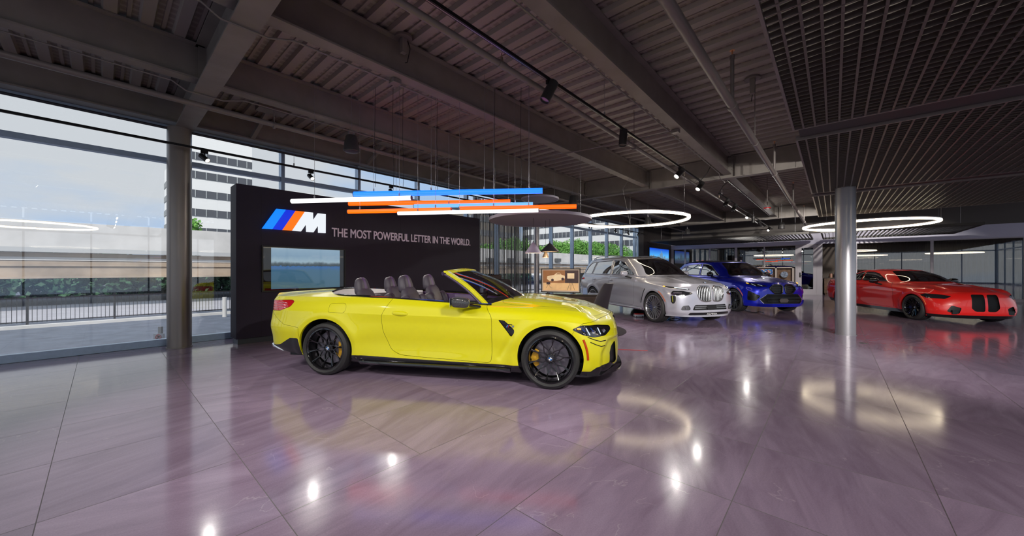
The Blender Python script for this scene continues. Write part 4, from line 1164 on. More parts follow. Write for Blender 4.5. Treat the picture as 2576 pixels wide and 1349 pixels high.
def skin(rings, creases=(), ns=220, nt=(6,), displace=None):
    """rings: list of (X, Y, Z) control rows from tail centre round the side to nose centre; returns Patch of the +y half"""
    R = np.array([np.array(r, float).T for r in rings])           # J, K, 3
    J, K, _ = R.shape
    cl = np.linalg.norm(np.diff(R, axis=1), axis=2).mean(0); kn = np.concatenate([[0], np.cumsum(cl)])
    ss = np.linspace(0, kn[-1], ns)
    S = np.array([pchip(kn, R[j], ss, (True, True)) for j in range(J)])     # J, ns, 3
    cj = np.linalg.norm(np.diff(S, axis=0), axis=2).mean(1); tn = np.concatenate([[0], np.cumsum(cj)])
    cuts = [0] + sorted(creases) + [J - 1]; rows = []
    for a, b in zip(cuts[:-1], cuts[1:]):
        n = sum(nt[j] if j < len(nt) else nt[-1] for j in range(a, b))
        tt = np.concatenate([np.linspace(tn[j], tn[j + 1], (nt[j] if j < len(nt) else nt[-1]) + 1)[(0 if j == a else 1):] for j in range(a, b)])
        G = np.array([pchip(tn[a:b + 1], S[a:b + 1, i], tt, (False, b == J - 1), (0, 2)) for i in range(ns)])  # ns, nt, 3
        rows.append(G)
    patches = []
    for G in rows:
        if displace is not None: G = displace(G)
        G[0, :, 1] = 0; G[-1, :, 1] = 0
        du = np.gradient(G, axis=0); dv = np.gradient(G, axis=1)
        N = np.cross(dv, du)
        N[0, :, 1] = 0; N[-1, :, 1] = 0
        if G is rows[-1]: N[:, -1] = [0, 0, 1]
        # the normals point out of the car
        l = np.linalg.norm(N, axis=2, keepdims=True)
        bad = l[..., 0] < 1e-12; N[bad] = [0, 0, 1]; l[bad] = 1; N = N / l
        a, b, _ = G.shape; F = []
        for i in range(a - 1):
            for j in range(b - 1):
                F.append((i * b + j, i * b + j + 1, (i + 1) * b + j + 1, (i + 1) * b + j))
        c = G.reshape(-1, 3); nn_ = N.reshape(-1, 3)
        # orient
        q = len(c) // 2
        patches.append(Patch(c, nn_, F))
    P = patches[0]
    for p in patches[1:]: P = P.join(p)
    # fix orientation so that the normal agrees with outward (+y at the side)
    i = int(np.argmax(P.V[:, 1]))
    if P.N[i, 1] < 0: P.N = -P.N
    f = next(f for f in P.F if i in f); v = P.V[list(f)]
    if np.cross(v[1] - v[0], v[2] - v[0])[1] < 0: P.F = [tuple(reversed(f)) for f in P.F]
    return P

class Hit:
    def __init__(s, P): s.t = BVHTree.FromPolygons([tuple(v) for v in P.V], P.F)
    def side(s, x, z): h = s.t.ray_cast(Vector((x, 3, z)), Vector((0, -1, 0))); return (h[0], h[1]) if h[0] else (None, None)
    def front(s, y, z): h = s.t.ray_cast(Vector((9, y, z)), Vector((-1, 0, 0))); return (h[0], h[1]) if h[0] else (None, None)
    def rear(s, y, z): h = s.t.ray_cast(Vector((-9, y, z)), Vector((1, 0, 0))); return (h[0], h[1]) if h[0] else (None, None)
    def cyl(s, xc, deg, z):
        a = math.radians(deg); d = Vector((math.cos(a), math.sin(a), 0)); h = s.t.ray_cast(Vector((xc, 0, z)) + d * 3, -d); return (h[0], h[1]) if h[0] else (None, None)
    def top(s, x, y): h = s.t.ray_cast(Vector((x, y, 5)), Vector((0, 0, -1))); return (h[0], h[1]) if h[0] else (None, None)

def resample(pts, step, closed=True):
    P = [np.array(p, float) for p in pts]; out = []
    n = len(P)
    for i in range(n if closed else n - 1):
        a, b = P[i], P[(i + 1) % n]; k = max(1, int(np.linalg.norm(b - a) / step))
        out += [tuple(a + (b - a) * j / k) for j in range(k)]
    if not closed: out.append(tuple(P[-1]))
    return out
def trace(hit, view, poly, lift=.003, step=.03, closed=True):
    """lay an outline on the skin"""
    o = []
    for a, b in resample(poly, step, closed):
        p, n = {'xz': hit.side, 'yz': hit.front, 'xy': hit.top, 'yzr': hit.rear}[view](a, b)
        if p is not None:
            if n.y < 0 and view == 'xz': n = -n
            o.append(p + n * lift)
    return o
def mirror_y(o, name=None):
    """mirrored twin of a part (own mesh)"""
    me = o.data.copy(); me.transform(Matrix.Scale(-1, 4, (0, 1, 0))); me.flip_normals()
    c = bpy.data.objects.new(name or o.name.split('.')[0], me); COL.objects.link(c); c.parent = o.parent
    for k in o.keys(): c[k] = o[k]
    l = o.location; c.location = (l[0], -l[1], l[2])
    return c
def outline_tube(hit, view, poly, r, name, m, parent, closed=True, lift=.002, both=True, n=8, step=.03):
    pts = trace(hit, view, poly, lift, step, closed)
    if len(pts) < 3: return None
    o = MB().tube(pts, r, n, closed=closed).build(name, m, parent)
    if both: MB().tube([(p.x, -p.y, p.z) for p in pts], r, n, closed=closed).build(name, m, parent)
    return o
def liner(Pt, cx, cz, R, y0):
    """wheel arch liner + lip following the skin"""
    pass

def arch_parts(hit, cx, cz, R, y_in, paint, parent, lip=.02, zmin=.12, black=None):
    """painted return lip at the arch edge and a dark wheel housing behind it (both sides in one mesh each)"""
    N = 64; a0 = math.asin(max(-1, min(1, (zmin - cz) / R)))
    A = [a0 + (PI - 2 * a0) * k / N for k in range(N + 1)]
    outer = []
    for a in A:
        x, z = cx + R * math.cos(a), cz + R * math.sin(a)
        p, n = hit.side(x, max(z, zmin + .005))
        y = p.y if p is not None else (outer[-1][1] if outer else y_in + .3)
        outer.append((x, y, z))
    for sg in (1, -1):
        lipm = MB(); hous = MB()
        o = [(x, sg * y, z) for x, y, z in outer]
        i1 = [(cx + (x - cx) * (1 - .00), sg * (y - lip), cz + (z - cz) * 1.0) for x, y, z in outer]
        n = len(o); lipm.add(o + i1, [(k, k + 1, n + k + 1, n + k) for k in range(n - 1)], True)
        R2 = R + .0
        i2 = [(x, sg * y_in, z) for x, y, z in outer]
        hous.add(i1 + i2, [(k, k + 1, n + k + 1, n + k) for k in range(n - 1)], True)
        hous.add(i2 + [(cx, sg * y_in, cz)], [(k, k + 1, n) for k in range(n - 1)])
        lipm.build('arch_lip', paint, parent); hous.build('wheel_housing', black or M_black, parent)

M_rubber = mat('tyre rubber', (.022, .022, .023), .62, bump=.15, bscale=90)
M_dark_int = mat('black cabin trim', (.012, .011, .013), .55)
M_disc_m = mat('brake disc steel', (.22, .20, .24), .42, metal=.6)
M_gloss_black = mat('gloss black trim', (.008, .008, .009), .08, coat=.8)
M_chrome = mat('chrome', (.75, .76, .78), .12, metal=1.)
M_badge_w = mat('badge white', (.8, .8, .82), .2)
M_badge_b = mat('badge blue', (.02, .16, .5), .2)

def roundel(name, r, parent, M=None):
    """round badge: dark ring with blue and white quarters, facing +Y (local)"""
    o = MB().lathe([(0, 0), (r, 0), (r, .004), (r * .66, .005)], 28, 'y').build(name, M_gloss_black, parent)
    for q in range(4):
        vs = [(0, .0055, 0)] + [(r * .64 * math.cos(q * PI / 2 + k * PI / 16), .0055, r * .64 * math.sin(q * PI / 2 + k * PI / 16)) for k in range(9)]
        MB().add(vs, [(0, k, k + 1) for k in range(1, 9)]).build('badge_quarter', M_badge_b if q % 2 else M_badge_w, o, recalc=False)
    MB().tube([(r * .97 * math.cos(k * PI / 12), .004, r * .97 * math.sin(k * PI / 12)) for k in range(24)], r * .05, 6, closed=True).build('badge_ring', M_chrome, o)
    return o

def tyre_mesh(R, rr, w):
    hw = w / 2; p = [(rr, -hw * .80), (rr + .012, -hw * .93), (rr + (R - rr) * .45, -hw * 1.03), (R - .028, -hw * .97), (R - .009, -hw * .86)]
    for c in (-.5, 0, .5):
        p += [(R, hw * (c - .09) * .9), (R - .009, hw * (c - .08) * .9), (R - .009, hw * (c + .08) * .9), (R, hw * (c + .09) * .9)] if True else []
    q = [(a, -b) for a, b in reversed(p[:5])]
    return p[:4] + [(R - .009, -hw * .86)] + p[5:] + q
def wheel_unit(style, R, rr, w, m_rim, m_cal=None, cal_ang=180., scale_spoke=1.):
    """a wheel with the outer face towards +Y at the origin; returned object is the rim, its tyre, disc and caliper are children"""
    hw = w / 2
    mb = MB()
    mb.lathe([(rr + .004, hw * .80), (rr + .010, hw * .90), (rr - .004, hw * .93), (rr - .014, hw * .86), (rr - .020, hw * .60), (rr - .034, hw * .2), (rr - .034, -hw * .6), (rr + .006, -hw * .9)], 72, 'y')
    def P3(r, a, h): return (r * math.cos(a), h, r * math.sin(a))
    if style == 'lattice':              # ten spikes, each forking towards the hub
        mb.lathe([(0, .055), (.045, .058), (.062, .05), (.07, .02), (0, .0)], 32, 'y')
        for k in range(10):
            a = k * 2 * PI / 10 + .16; ro = rr - .012; rf = rr * .62; rn = rr * .37
            nd = P3(rn, a + PI / 10, hw * .44)
            mb.bar(P3(.045, a + PI / 10, hw * .42), nd, .014, .028, up=(0, 1, 0))
            for s in (-1, 1):
                mb.bar(P3(rf, a, hw * .52), P3(ro, a + s * .045, hw * .84), .0085, .026, up=(0, 1, 0))
                mb.bar(P3(rn, a + s * PI / 10, hw * .44), P3(rf, a, hw * .54), .0105, .026, up=(0, 1, 0))
    elif style == 'star':               # ten crossing Y spokes, broader
        mb.lathe([(0, .055), (.05, .058), (.07, .05), (.08, .02), (0, 0)], 32, 'y')
        for k in range(10):
            a = k * 2 * PI / 10; ro = rr - .012
            for s in (-1, 1):
                mb.bar(P3(.06, a + s * .12, hw * .44), P3(ro, a + s * .20, hw * .82), .011, .03, up=(0, 1, 0))
            mb.bar(P3(.06, a, hw * .44), P3(ro * .75, a + .31, hw * .6), .008, .022, up=(0, 1, 0))
    elif style == 'multi':              # twenty fine spokes
        mb.lathe([(0, .06), (.05, .062), (.072, .055), (.08, .02), (0, 0)], 32, 'y')
        for k in range(20):
            a = k * 2 * PI / 20
            mb.bar(P3(.065, a, hw * .5), P3(rr - .01, a, hw * .84), .0115, .026, up=(0, 1, 0))
    for k in range(5):
        a = k * 2 * PI / 5 + .3; c = P3(.056 if style == 'lattice' else .062, a, .05); mb.cyl((c[0], .045, c[2]), .008, .012, 6, 'y')
    root = mb.build('wheel', m_rim, None, recalc=True)
    MB().lathe(tyre_mesh(R, rr, w), 80, 'y').build('tyre', M_rubber, root)
    MB().lathe([(.06, -.005), (rr * .80, -.005), (rr * .80, -.035), (.06, -.035)], 56, 'y').build('brake_disc', M_disc_m, root)
    MB().lathe([(0, -.04), (.11, -.04), (rr - .04, -.06), (rr - .04, -.07)], 40, 'y').build('hub_carrier', M_black, root)
    cb = MB()
    if m_cal:
        a0 = math.radians(cal_ang)
        n = 8; ins = []; 
        for (r0, r1, y0, y1) in ((rr * .52, rr * .88, .0, .035),):
            vs = []
            for i in range(n + 1):
                a = a0 - .55 + 1.1 * i / n
                k = 1 - .12 * abs(i - n / 2) / (n / 2)
                for (r, y) in ((r0 / k, y0), (r1 * k, y0), (r1 * k, y1 * k), (r0 / k, y1 * k)): vs.append((r * math.cos(a), y, r * math.sin(a)))
            fs = [(i * 4 + j, i * 4 + (j + 1) % 4, (i + 1) * 4 + (j + 1) % 4, (i + 1) * 4 + j) for i in range(n) for j in range(4)] + [(0, 1, 2, 3), (n * 4 + 3, n * 4 + 2, n * 4 + 1, n * 4)]
            cb.add(vs, fs)
        for i in (-1, 0, 1):
            a = a0 + i * .32; c = P3(rr * .70, a, .035); cb.cyl((c[0], .033, c[2]), .017, .008, 12, 'y')
        cb.build('brake_caliper', m_cal, root, bevel=.003)
    b = roundel('hub_badge', .030, root); b.location = (0, .059 if style != 'multi' else .064, 0)
    return root
def mount_wheels(proto_f, proto_r, parent, wb, track_f, track_r, R):
    """four copies: +y side keeps the outer face, -y side is turned round"""
    out = []
    for x, y, pr in ((wb, track_f, proto_f), (0, track_r, proto_r)):
        for sg in (1, -1):
            c = pr.copy(); COL.objects.link(c); c.parent = parent
            c.location = (x, sg * y, R)
            if sg < 0:
                # a mirrored copy of the meshes keeps the caliper on the same fore/aft side
                c.data = pr.data.copy(); c.data.transform(Matrix.Scale(-1, 4, (0, 1, 0))); c.data.flip_normals()
            for ch in pr.children:
                d = ch.copy(); COL.objects.link(d); d.parent = c
                if sg < 0: d.data = ch.data.copy(); d.data.transform(Matrix.Scale(-1, 4, (0, 1, 0))); d.data.flip_normals(); d.location.y = -ch.location.y
                if ch.children and sg < 0:      # the badge: bake its quarters at this depth
                    pass
                for g in ch.children:
                    e = g.copy(); COL.objects.link(e)
                    e.parent = d
                    if sg < 0: e.data = g.data.copy(); e.data.transform(Matrix.Scale(-1, 4, (0, 1, 0))); e.data.flip_normals()
            out.append(c)
    for pr in {proto_f, proto_r}:
        for ch in list(pr.children_recursive): bpy.data.objects.remove(ch)
        bpy.data.objects.remove(pr)
    return out
def paint(name, col, metal=0., rough=.32, flake=0.):
    m = mat(name, col, rough, metal=metal, coat=1., spec=.3)
    m.node_tree.nodes['Principled BSDF'].inputs['Coat IOR'].default_value = 1.55
    return m
def place_car(root, rear_xy, heading, wb, s=1.):
    root.location = (rear_xy[0], rear_xy[1], 0); root.rotation_euler = (0, 0, heading); root.scale = (s, s, s)

def seat(parent, x, y, z, h, m_main, m_acc, w=.5, head=True, recl=.32, only_head=False):
    """a car seat facing +x; base at (x, y, z)"""
    def blob(c, sx, sy, sz, n=3, tilt=0., e=.55, taper=0.):
        bm = bmesh.new(); bmesh.ops.create_cube(bm, size=2.)
        bmesh.ops.subdivide_edges(bm, edges=bm.edges[:], cuts=4, use_grid_fill=True)
        for v in bm.verts:
            q = v.co.copy(); l = (abs(q.x) ** 4 + abs(q.y) ** 4 + abs(q.z) ** 4) ** .25; q /= l if l else 1
            tp_ = 1 - taper * max(0, q.z * .5 + .35); q = Vector((q.x * sx * (1 - .5 * taper * max(0, q.z)), q.y * sy * tp_, q.z * sz)); q.rotate(Matrix.Rotation(-tilt, 3, 'Y')); v.co = q + Vector(c)
        for f in bm.faces: f.smooth = True
        me = bpy.data.meshes.new('m'); bm.to_mesh(me); bm.free(); return me
    def put(name, meshes, m):
        bm = bmesh.new()
        for me in meshes: bm.from_mesh(me)
        for f in bm.faces: f.smooth = True
        me = bpy.data.meshes.new(name); bm.to_mesh(me); bm.free(); return link_mesh(name, me, parent, m)
    if not only_head:
        b = put('seat', [blob((x + .25, y, z + .1), .28, w * .5, .10), blob((x - .02, y, z + .12 + h * .38), .075, w * .45, h * .42, tilt=recl, taper=.35),
                         blob((x + .02, y + w * .42, z + .1 + h * .34), .09, .06, h * .33, tilt=recl), blob((x + .02, y - w * .42, z + .1 + h * .34), .09, .06, h * .33, tilt=recl)], m_main)
        link = b
    hx = x - math.sin(recl) * h * .55; hz = z + h * .98
    hd = put('headrest', [blob((hx - .02, y, hz), .065, w * .27, .125, tilt=recl * .6, taper=.42)], m_main)
    st = put('headrest_stripe', [blob((hx - .02 + .006, y, hz + .001), .0635, w * .11, .1268, tilt=recl * .6, taper=.42)], m_acc); 
    
    for q in (-.06, .06): MB().cyl((hx, y + q, hz - .17), .006, .1, 8).build('headrest_post', M_chrome, parent)
    return hd
# ================================================================ YELLOW CONVERTIBLE
def make_convertible():
    Yp = paint('acid yellow paint', (.72, .68, .0), rough=.45)
    car = thing('convertible_car', 'bright yellow convertible with its roof down and black wheels, nearest the camera', 'car')
    SX = [-.55, 0, .7, 1.45, 2.15, 2.857, 3.25]
    def row(xr, xf, Y, Z, sx=SX): return (list(xr) + list(sx) + list(xf), Y, Z)
    rings = [
        row((-.96, -.94, -.84), (3.45, 3.58, 3.62), [0, .45, .74, .84, .86, .86, .86, .86, .87, .85, .76, .42, 0], [.26, .26, .27, .25, .20, .17, .165, .16, .16, .155, .15, .14, .14]),
        row((-1.02, -1.0, -.87), (3.47, 3.62, 3.635), [0, .48, .80, .885, .895, .885, .885, .885, .895, .885, .80, .44, 0], [.34, .34, .34, .33, .28, .25, .24, .24, .25, .26, .24, .21, .20]),
        row((-1.045, -1.02, -.855), (3.475, 3.635, 3.645), [0, .50, .83, .912, .925, .88, .872, .88, .92, .905, .80, .45, 0], [.45, .45, .45, .45, .42, .39, .38, .38, .41, .41, .36, .31, .30]),
        row((-1.06, -1.03, -.875), (3.47, 3.64, 3.65), [0, .52, .845, .93, .947, .90, .892, .90, .937, .91, .79, .45, 0], [.60, .60, .59, .58, .57, .55, .54, .54, .56, .54, .48, .43, .42]),
        row((-1.06, -1.03, -.88), (3.46, 3.63, 3.645), [0, .52, .82, .915, .945, .897, .892, .90, .932, .90, .77, .45, 0], [.73, .73, .71, .70, .70, .68, .67, .66, .68, .65, .59, .55, .54]),
        row((-1.06, -1.03, -.88), (3.44, 3.615, 3.64), [0, .52, .80, .905, .935, .908, .907, .908, .925, .88, .735, .44, 0], [.85, .85, .82, .81, .81, .79, .785, .775, .775, .735, .68, .65, .64]),
        row((-1.06, -1.03, -.87), (3.39, 3.575, 3.62), [0, .52, .79, .86, .885, .872, .875, .877, .878, .82, .67, .42, 0], [.94, .94, .92, .91, .91, .90, .88, .85, .845, .80, .755, .735, .73]),
        row((-1.045, -1.015, -.84), (3.31, 3.51, 3.59), [0, .52, .74, .79, .815, .815, .82, .82, .79, .735, .60, .38, 0], [1.0, 1.0, .985, .985, .99, .985, .95, .905, .888, .845, .805, .79, .79]),
        row((-.88, -.85, -.72), (3.24, 3.36, 3.39), [0, .36, .50, .54, .56, .56, .56, .56, .54, .50, .42, .28, 0], [1.012, 1.012, 1.012, 1.03, 1.05, 1.04, 1.02, .985, .955, .912, .885, .868, .866], sx=[-.45, 0, .7, 1.45, 2.1, 2.75, 3.08]),
        row((-.78, -.75, -.66), (3.08, 3.16, 3.19), [0] * 13, [1.018, 1.018, 1.022, 1.045, 1.07, 1.06, 1.04, 1.005, .975, .938, .922, .912, .905], sx=[-.42, 0, .7, 1.45, 2.05, 2.65, 2.95]),
    ]
    def disp(G):
        x, y, z = G[..., 0], G[..., 1], G[..., 2]
        for cx, amp in ((2.857, .016), (0, .016)):                 # flared arches
            r = np.hypot(x - cx, z - .345); G[..., 1] += amp * np.exp(-((r - .43) / .055) ** 2) * (z > .2) * np.clip((y - .6) / .2, 0, 1)
        # feature line through the door handle, scoop towards the sill
        G[..., 1] -= .012 * np.exp(-((z - .50) / .09) ** 2) * np.clip((x - .45) / .3, 0, 1) * np.clip((2.45 - x) / .3, 0, 1) * np.clip((y - .6) / .2, 0, 1)
        # raised ridges on the bonnet
        rd = np.exp(-((y - .42 - .03 * (3.2 - x)) / .035) ** 2) * .012 * np.clip((x - 2.2) / .3, 0, 1) * np.clip((3.5 - x) / .3, 0, 1) * (z > .78)
        G[..., 2] += rd
        # faceted scoop at the front corner, slash behind the front wheel
        sf = poly_sdf([(3.40, .10), (3.42, .42), (3.50, .555), (3.80, .60), (3.80, .10)]); q = np.stack([x.ravel(), z.ravel()], 1)
        t = np.clip(-sf(q).reshape(x.shape) / .022, 0, 1) * (y > .1); G[..., 1] -= .030 * t * np.clip((y - .1) / .4, 0, 1); G[..., 0] -= .012 * t * np.clip((y - .3) / .2, 0, 1)
        ax_, az_, bx_, bz_ = 2.41, .565, 2.27, .33; ex, ez = bx_ - ax_, bz_ - az_; tt = np.clip(((x - ax_) * ex + (z - az_) * ez) / (ex * ex + ez * ez), 0, 1)
        G[..., 1] -= .016 * np.exp(-(np.hypot(x - ax_ - tt * ex, z - az_ - tt * ez) / .028) ** 2) * (y > .6)
        # boot lid lip
        G[..., 2] += .02 * np.exp(-((x + 1.02) / .06) ** 2) * (z > .96)
        return G
    P = skin(rings, creases=(5, 7), ns=280, nt=(5, 6, 7, 7, 7, 6, 7, 12, 10), displace=disp)
    H = Hit(P)
    full = P
    # wheel arches
    for cx, R in ((2.857, .372), (0, .376)):
        _, P = P.split(lambda V, cx=cx, R=R: np.where(V[:, 1] > .45, np.hypot(V[:, 0] - cx, V[:, 2] - .345) - R, 1.))
    # cockpit
    cock = rounded([(-.30, -1), (2.34, -1), (2.34, .3), (2.28, .60), (2.10, .775), (1.45, .80), (.6, .795), (.10, .752), (-.14, .62), (-.27, .40), (-.30, .2)], .10)
    ck = region('xy', cock)
    _, P = P.split(lambda V: np.where(V[:, 2] > .86, ck(V), 1.))
    shell = P.offset(-.022)
    parts = {}
    g = .0019
    # black lower trim
    def below(V): return V[:, 2] - np.interp(V[:, 0], [-.5, .30, .42, .9, 1.6, 2.45, 2.7, 3.1, 3.3, 3.37, 3.52, 3.57, 3.7], [.1, .262, .272, .262, .252, .245, .245, .21, .215, .262, .292, .25, .24])
    low, P = P.split(lambda V: np.where((V[:, 0] > .1) & (V[:, 0] < 2.7) & (V[:, 1] > .6), below(V), np.where(V[:, 0] > 3.0, below(V), 1.)))
    rearb, P = P.split(region('xz', [(-1.3, .0), (-1.3, .345), (-.80, .345), (-.70, .36), (-.52, .455), (-.385, .462), (-.365, .1)]))
    # lights
    hl_poly = rounded([(3.10, .682), (3.20, .725), (3.36, .722), (3.52, .695), (3.53, .655), (3.47, .605), (3.34, .595), (3.22, .625)], .02)
    hl, P = P.split(region('xz', hl_poly), .002)
    tl_poly = rounded([(-.535, .862), (-.50, .925), (-.56, .945), (-.80, .935), (-1.2, .925), (-1.2, .83), (-.86, .80), (-.70, .805)], .018)
    tl, P = P.split(lambda V: np.where(V[:, 1] > .30, region('xz', tl_poly)(V), 1.), .002)
    # kidney grilles, lower intakes
    kid = rounded([(.03, .30), (.03, .76), (.24, .765), (.30, .70), (.28, .40), (.20, .30)], .04)
    _, P = P.split(lambda V: np.where(V[:, 0] > 3.3, region('yz', kid)(V), 1.))
    itk = rounded([(.50, .26), (.46, .40), (.58, .45), (.66, .34), (.64, .26)], .02)
    itk = rounded([(3.515, .265), (3.50, .33), (3.535, .47), (3.585, .52), (3.60, .27)], .02)
    itkf = lambda V: np.where((V[:, 0] > 3.3) & (V[:, 1] > .40) & (V[:, 1] < .72), region('xz', itk)(V), 1.)
    _, P = P.split(itkf)
    # fender vent
    vent = rounded([(2.262, .765), (2.335, .758), (2.452, .655), (2.452, .62), (2.408, .565), (2.395, .60)], .012)
    vt, P = P.split(lambda V: np.where(V[:, 1] > .6, region('xz', vent)(V), 1.), .001)
    # door
    door = rounded([(.90, 1.2), (.895, .99), (.79, .80), (.78, .72), (.80, .58), (.90, .36), (1.02, .30), (1.3, .285), (2.155, .258), (2.18, .30), (2.185, .79), (2.10, .905), (2.05, 1.2)], .05)
    dr, P = P.split(lambda V: np.where(V[:, 1] > .6, region('xz', door)(V), 1.), g)
    fuel = rounded([(.06, .805), (.055, .912), (.27, .918), (.295, .875), (.285, .80)], .03)
    fu, P = P.split(lambda V: np.where(V[:, 1] > .6, region('xz', fuel)(V), 1.), g * .7)
    # bonnet and boot lid (cut from above)
    hood = rounded([(2.26, -1), (2.26, .70), (2.40, .745), (2.85, .725), (3.15, .66), (3.35, .57), (3.50, .34), (3.56, 0), (3.56, -1)], .06)
    hd, P = P.split(lambda V: np.where((V[:, 2] > .74) & (V[:, 0] > 2), region('xy', hood)(V), 1.), g)
    boot = rounded([(-1.2, -1), (-.37, -1), (-.36, .30), (-.34, .52), (-.37, .62), (-.55, .66), (-1.0, .70), (-1.2, .70)], .05)
    bt, P = P.split(lambda V: np.where((V[:, 2] > .955) & (V[:, 0] < .2), region('xy', boot)(V), 1.), g)
    # bumper cut lines
    frb, P = P.split(region('xz', [(3.08, .1), (3.075, .58), (3.14, .69), (3.22, .745), (3.36, .76), (3.50, .79), (3.9, .82), (3.9, .1)]), g * .8)
    rrb, P = P.split(region('xz', [(-1.3, .1), (-1.3, .79), (-.88, .79), (-.74, .70), (-.60, .63), (-.36, .60), (-.36, .1)]), g * .8)
    P.build('body', Yp, car)
    hd.build('bonnet', Yp, car); bt.build('boot_lid', Yp, car); frb.build('front_bumper', Yp, car); rrb.build('rear_bumper', Yp, car)
    shell.build('inner_shell', M_black, car)
    low.build('lower_trim', M_gloss_black, car); rearb.build('rear_lower_trim', mat('satin black trim', (.02, .02, .024), .35), car)
    for sd in ('L', 'R'):
        d = dr.build('door', Yp, car, sd); s = 1 if sd == 'L' else -1
        # handle
        p, n = H.side(1.03, .805); y = p.y
        mb = MB(); pr = []
        for k in range(25):
            t = -1 + 2 * k / 24; pr.append((t * .108, .030 * math.sqrt(max(0, 1 - t * t)) + .002, .024 * math.sqrt(max(0, 1 - t * t))))
        vs = []; nn2 = 12
        for (dx, hz, hy) in pr:
            for j in range(nn2): a = j * 2 * PI / nn2; vs.append((1.03 + dx, s * (y - .002 + hy * max(0, math.cos(a)) + .002 * math.cos(a)), .807 - dx * .04 + hz * math.sin(a)))
        fs = [(i * nn2 + j, i * nn2 + (j + 1) % nn2, (i + 1) * nn2 + (j + 1) % nn2, (i + 1) * nn2 + j) for i in range(24) for j in range(nn2)]
        mb.add(vs, fs, True).build('door_handle', Yp, d)
        f_ = fu.build('fuel_flap', Yp, car, sd)
        # headlight
        l = hl.build('headlight', glass_mat('clear lamp cover', (.75, .75, .8), 2.2), car, sd)
        hb = hl.offset(-.021).build('lamp_housing', mat('dark lamp housing', (.03, .03, .04), .25, metal=.5), l, sd)
        m1 = MB(); m2 = MB()
        def hp(x, z, dd=.012): q, nn_ = H.side(x, z); return Vector((q.x - nn_.x * dd, s * (q.y - nn_.y * dd), q.z - nn_.z * dd))
        for (xa, za, xb, zb) in ((3.255, .700, 3.30, .622), (3.385, .698, 3.42, .622)):
            m1.tube([hp(xa, za, .008), hp((xa + xb) / 2, (za + zb) / 2, .008), hp(xb, zb, .008)], .006, 8)
        m1.build('daytime_light', emis('white led', (.85, .95, 1.), 1.3), l)
        MB().tube([hp(3.16, .692, .006), hp(3.20, .688, .006)], .009, 8).build('indicator', emis('amber led', (1., .35, .02), 2.2), l)
        for xx in (3.34, 3.455): c = hp(xx, .655, .015); m2.lathe([(0, .0), (.022, .004), (.026, 0)], 16, 'y', c) if s > 0 else m2.lathe([(0, .0), (.022, -.004), (.026, 0)], 16, 'y', c)
        m2.build('projector', M_chrome, l)
        m3 = MB(); m3.bar(hp(3.19, .705, .014), hp(3.25, .66, .014), .008, .012); m3.bar(hp(3.31, .70, .014), hp(3.35, .65, .014), .010, .012); m3.build('blue_reflector', mat('blue reflector', (.05, .15, .6), .2, metal=.3), l)
        t = tl.build('tail_light', mat('red tail lens', (.55, .01, .015), .08, coat=1.), car, sd)
        tm = MB()
        for q in range(3):
            pts = []
            for k in range(7): x = -.60 - .045 * k; z_ = .90 - .03 * q + .01 * math.sin(k) ; pp, nn_ = H.side(x, z_); pts.append((pp.x + nn_.x * .003, s * (pp.y + nn_.y * .003), pp.z)) if pp else None
            tm.tube(pts, .0035, 6)
        tm.build('light_tubes', mat('pale tail reflector', (.7, .35, .4), .2, metal=.3), t)
        # fender vent
        v = vt.offset(-.012).build('fender_vent', M_gloss_black, car, sd)
        vb = MB()
        for (xa, za, xb, zb) in ((2.32, .725, 2.43, .712), (2.36, .688, 2.44, .66)):
            pa, na = H.side(xa, za); pb, nb = H.side(xb, zb); vb.bar((pa.x, s * pa.y, pa.z), (pb.x, s * pb.y, pb.z), .010, .010)
        vb.build('vent_blade', M_gloss_black, v)
        for q, cc in enumerate(((.1, .4, .8), (.02, .05, .3), (.7, .03, .03))):
            pa, na = H.side(2.365 + q * .010, .696); MB().bar((pa.x - .003, s * (pa.y + .004), pa.z - .014), (pa.x + .007, s * (pa.y + .004), pa.z + .012), .006, .003, up=(0, 1, 0)).build('badge_stripe', mat('badge stripe %d' % q, cc, .3), v)
        pa, na = H.side(2.41, .694)
        e_ = text_mesh('badge_letter', 'M', .030, M_chrome, v, .002, bold=.002, shear=.2); e_.location = (pa.x - .014 * s, s * (pa.y + .005), pa.z - .009); e_.rotation_euler = (PI / 2, 0, PI if s > 0 else 0)
        # side marker
        mk = []; 
        for k in range(8): z_ = .415 - .028 * k + .0; x = 3.262 + .0065 * k - .0; pp, nn_ = H.side(3.225 + .05 * (1 - (1 - k / 7) ** 2), .575 - .225 * k / 7); mk.append((pp.x, s * (pp.y + .001), pp.z))
        mk = [Vector(q) for q in mk]
        MB().tube(mk, .0125, 8).build('side_marker', mat('amber red reflector', (.45, .04, .0), .2, emit=(.5, .05, 0), estr=.15), car)
        # bumper slashes
        for (pts) in ([(3.27, .60), (3.34, .57), (3.41, .545), (3.47, .55)], [(3.30, .545), (3.36, .515), (3.42, .49), (3.46, .495)]):
            q = []
            for x, z_ in pts: pp, nn_ = H.side(x, z_); q.append((pp.x, s * (pp.y + .0005), pp.z))
            MB().tube(q, .0055, 6).build('bumper_slash', M_gloss_black, car)
        # fin beside the intake
        c1, c2, c3 = H.side(3.50, .25)[0], H.side(3.49, .56)[0], H.side(3.42, .25)[0]
        # sill blade
        sb = MB(); n = 24; vs = []
        for k in range(n + 1):
            x = .46 + (2.40 - .46) * k / n; e = math.sin(PI * min(1, max(0, k / n))) ** .35
            y = H.side(x, .22)[0].y
            vs += [(x, s * (y - .03), .235), (x, s * (y + .005 + .035 * e), .205), (x, s * (y + .005 + .040 * e), .185), (x, s * (y - .03), .150)]
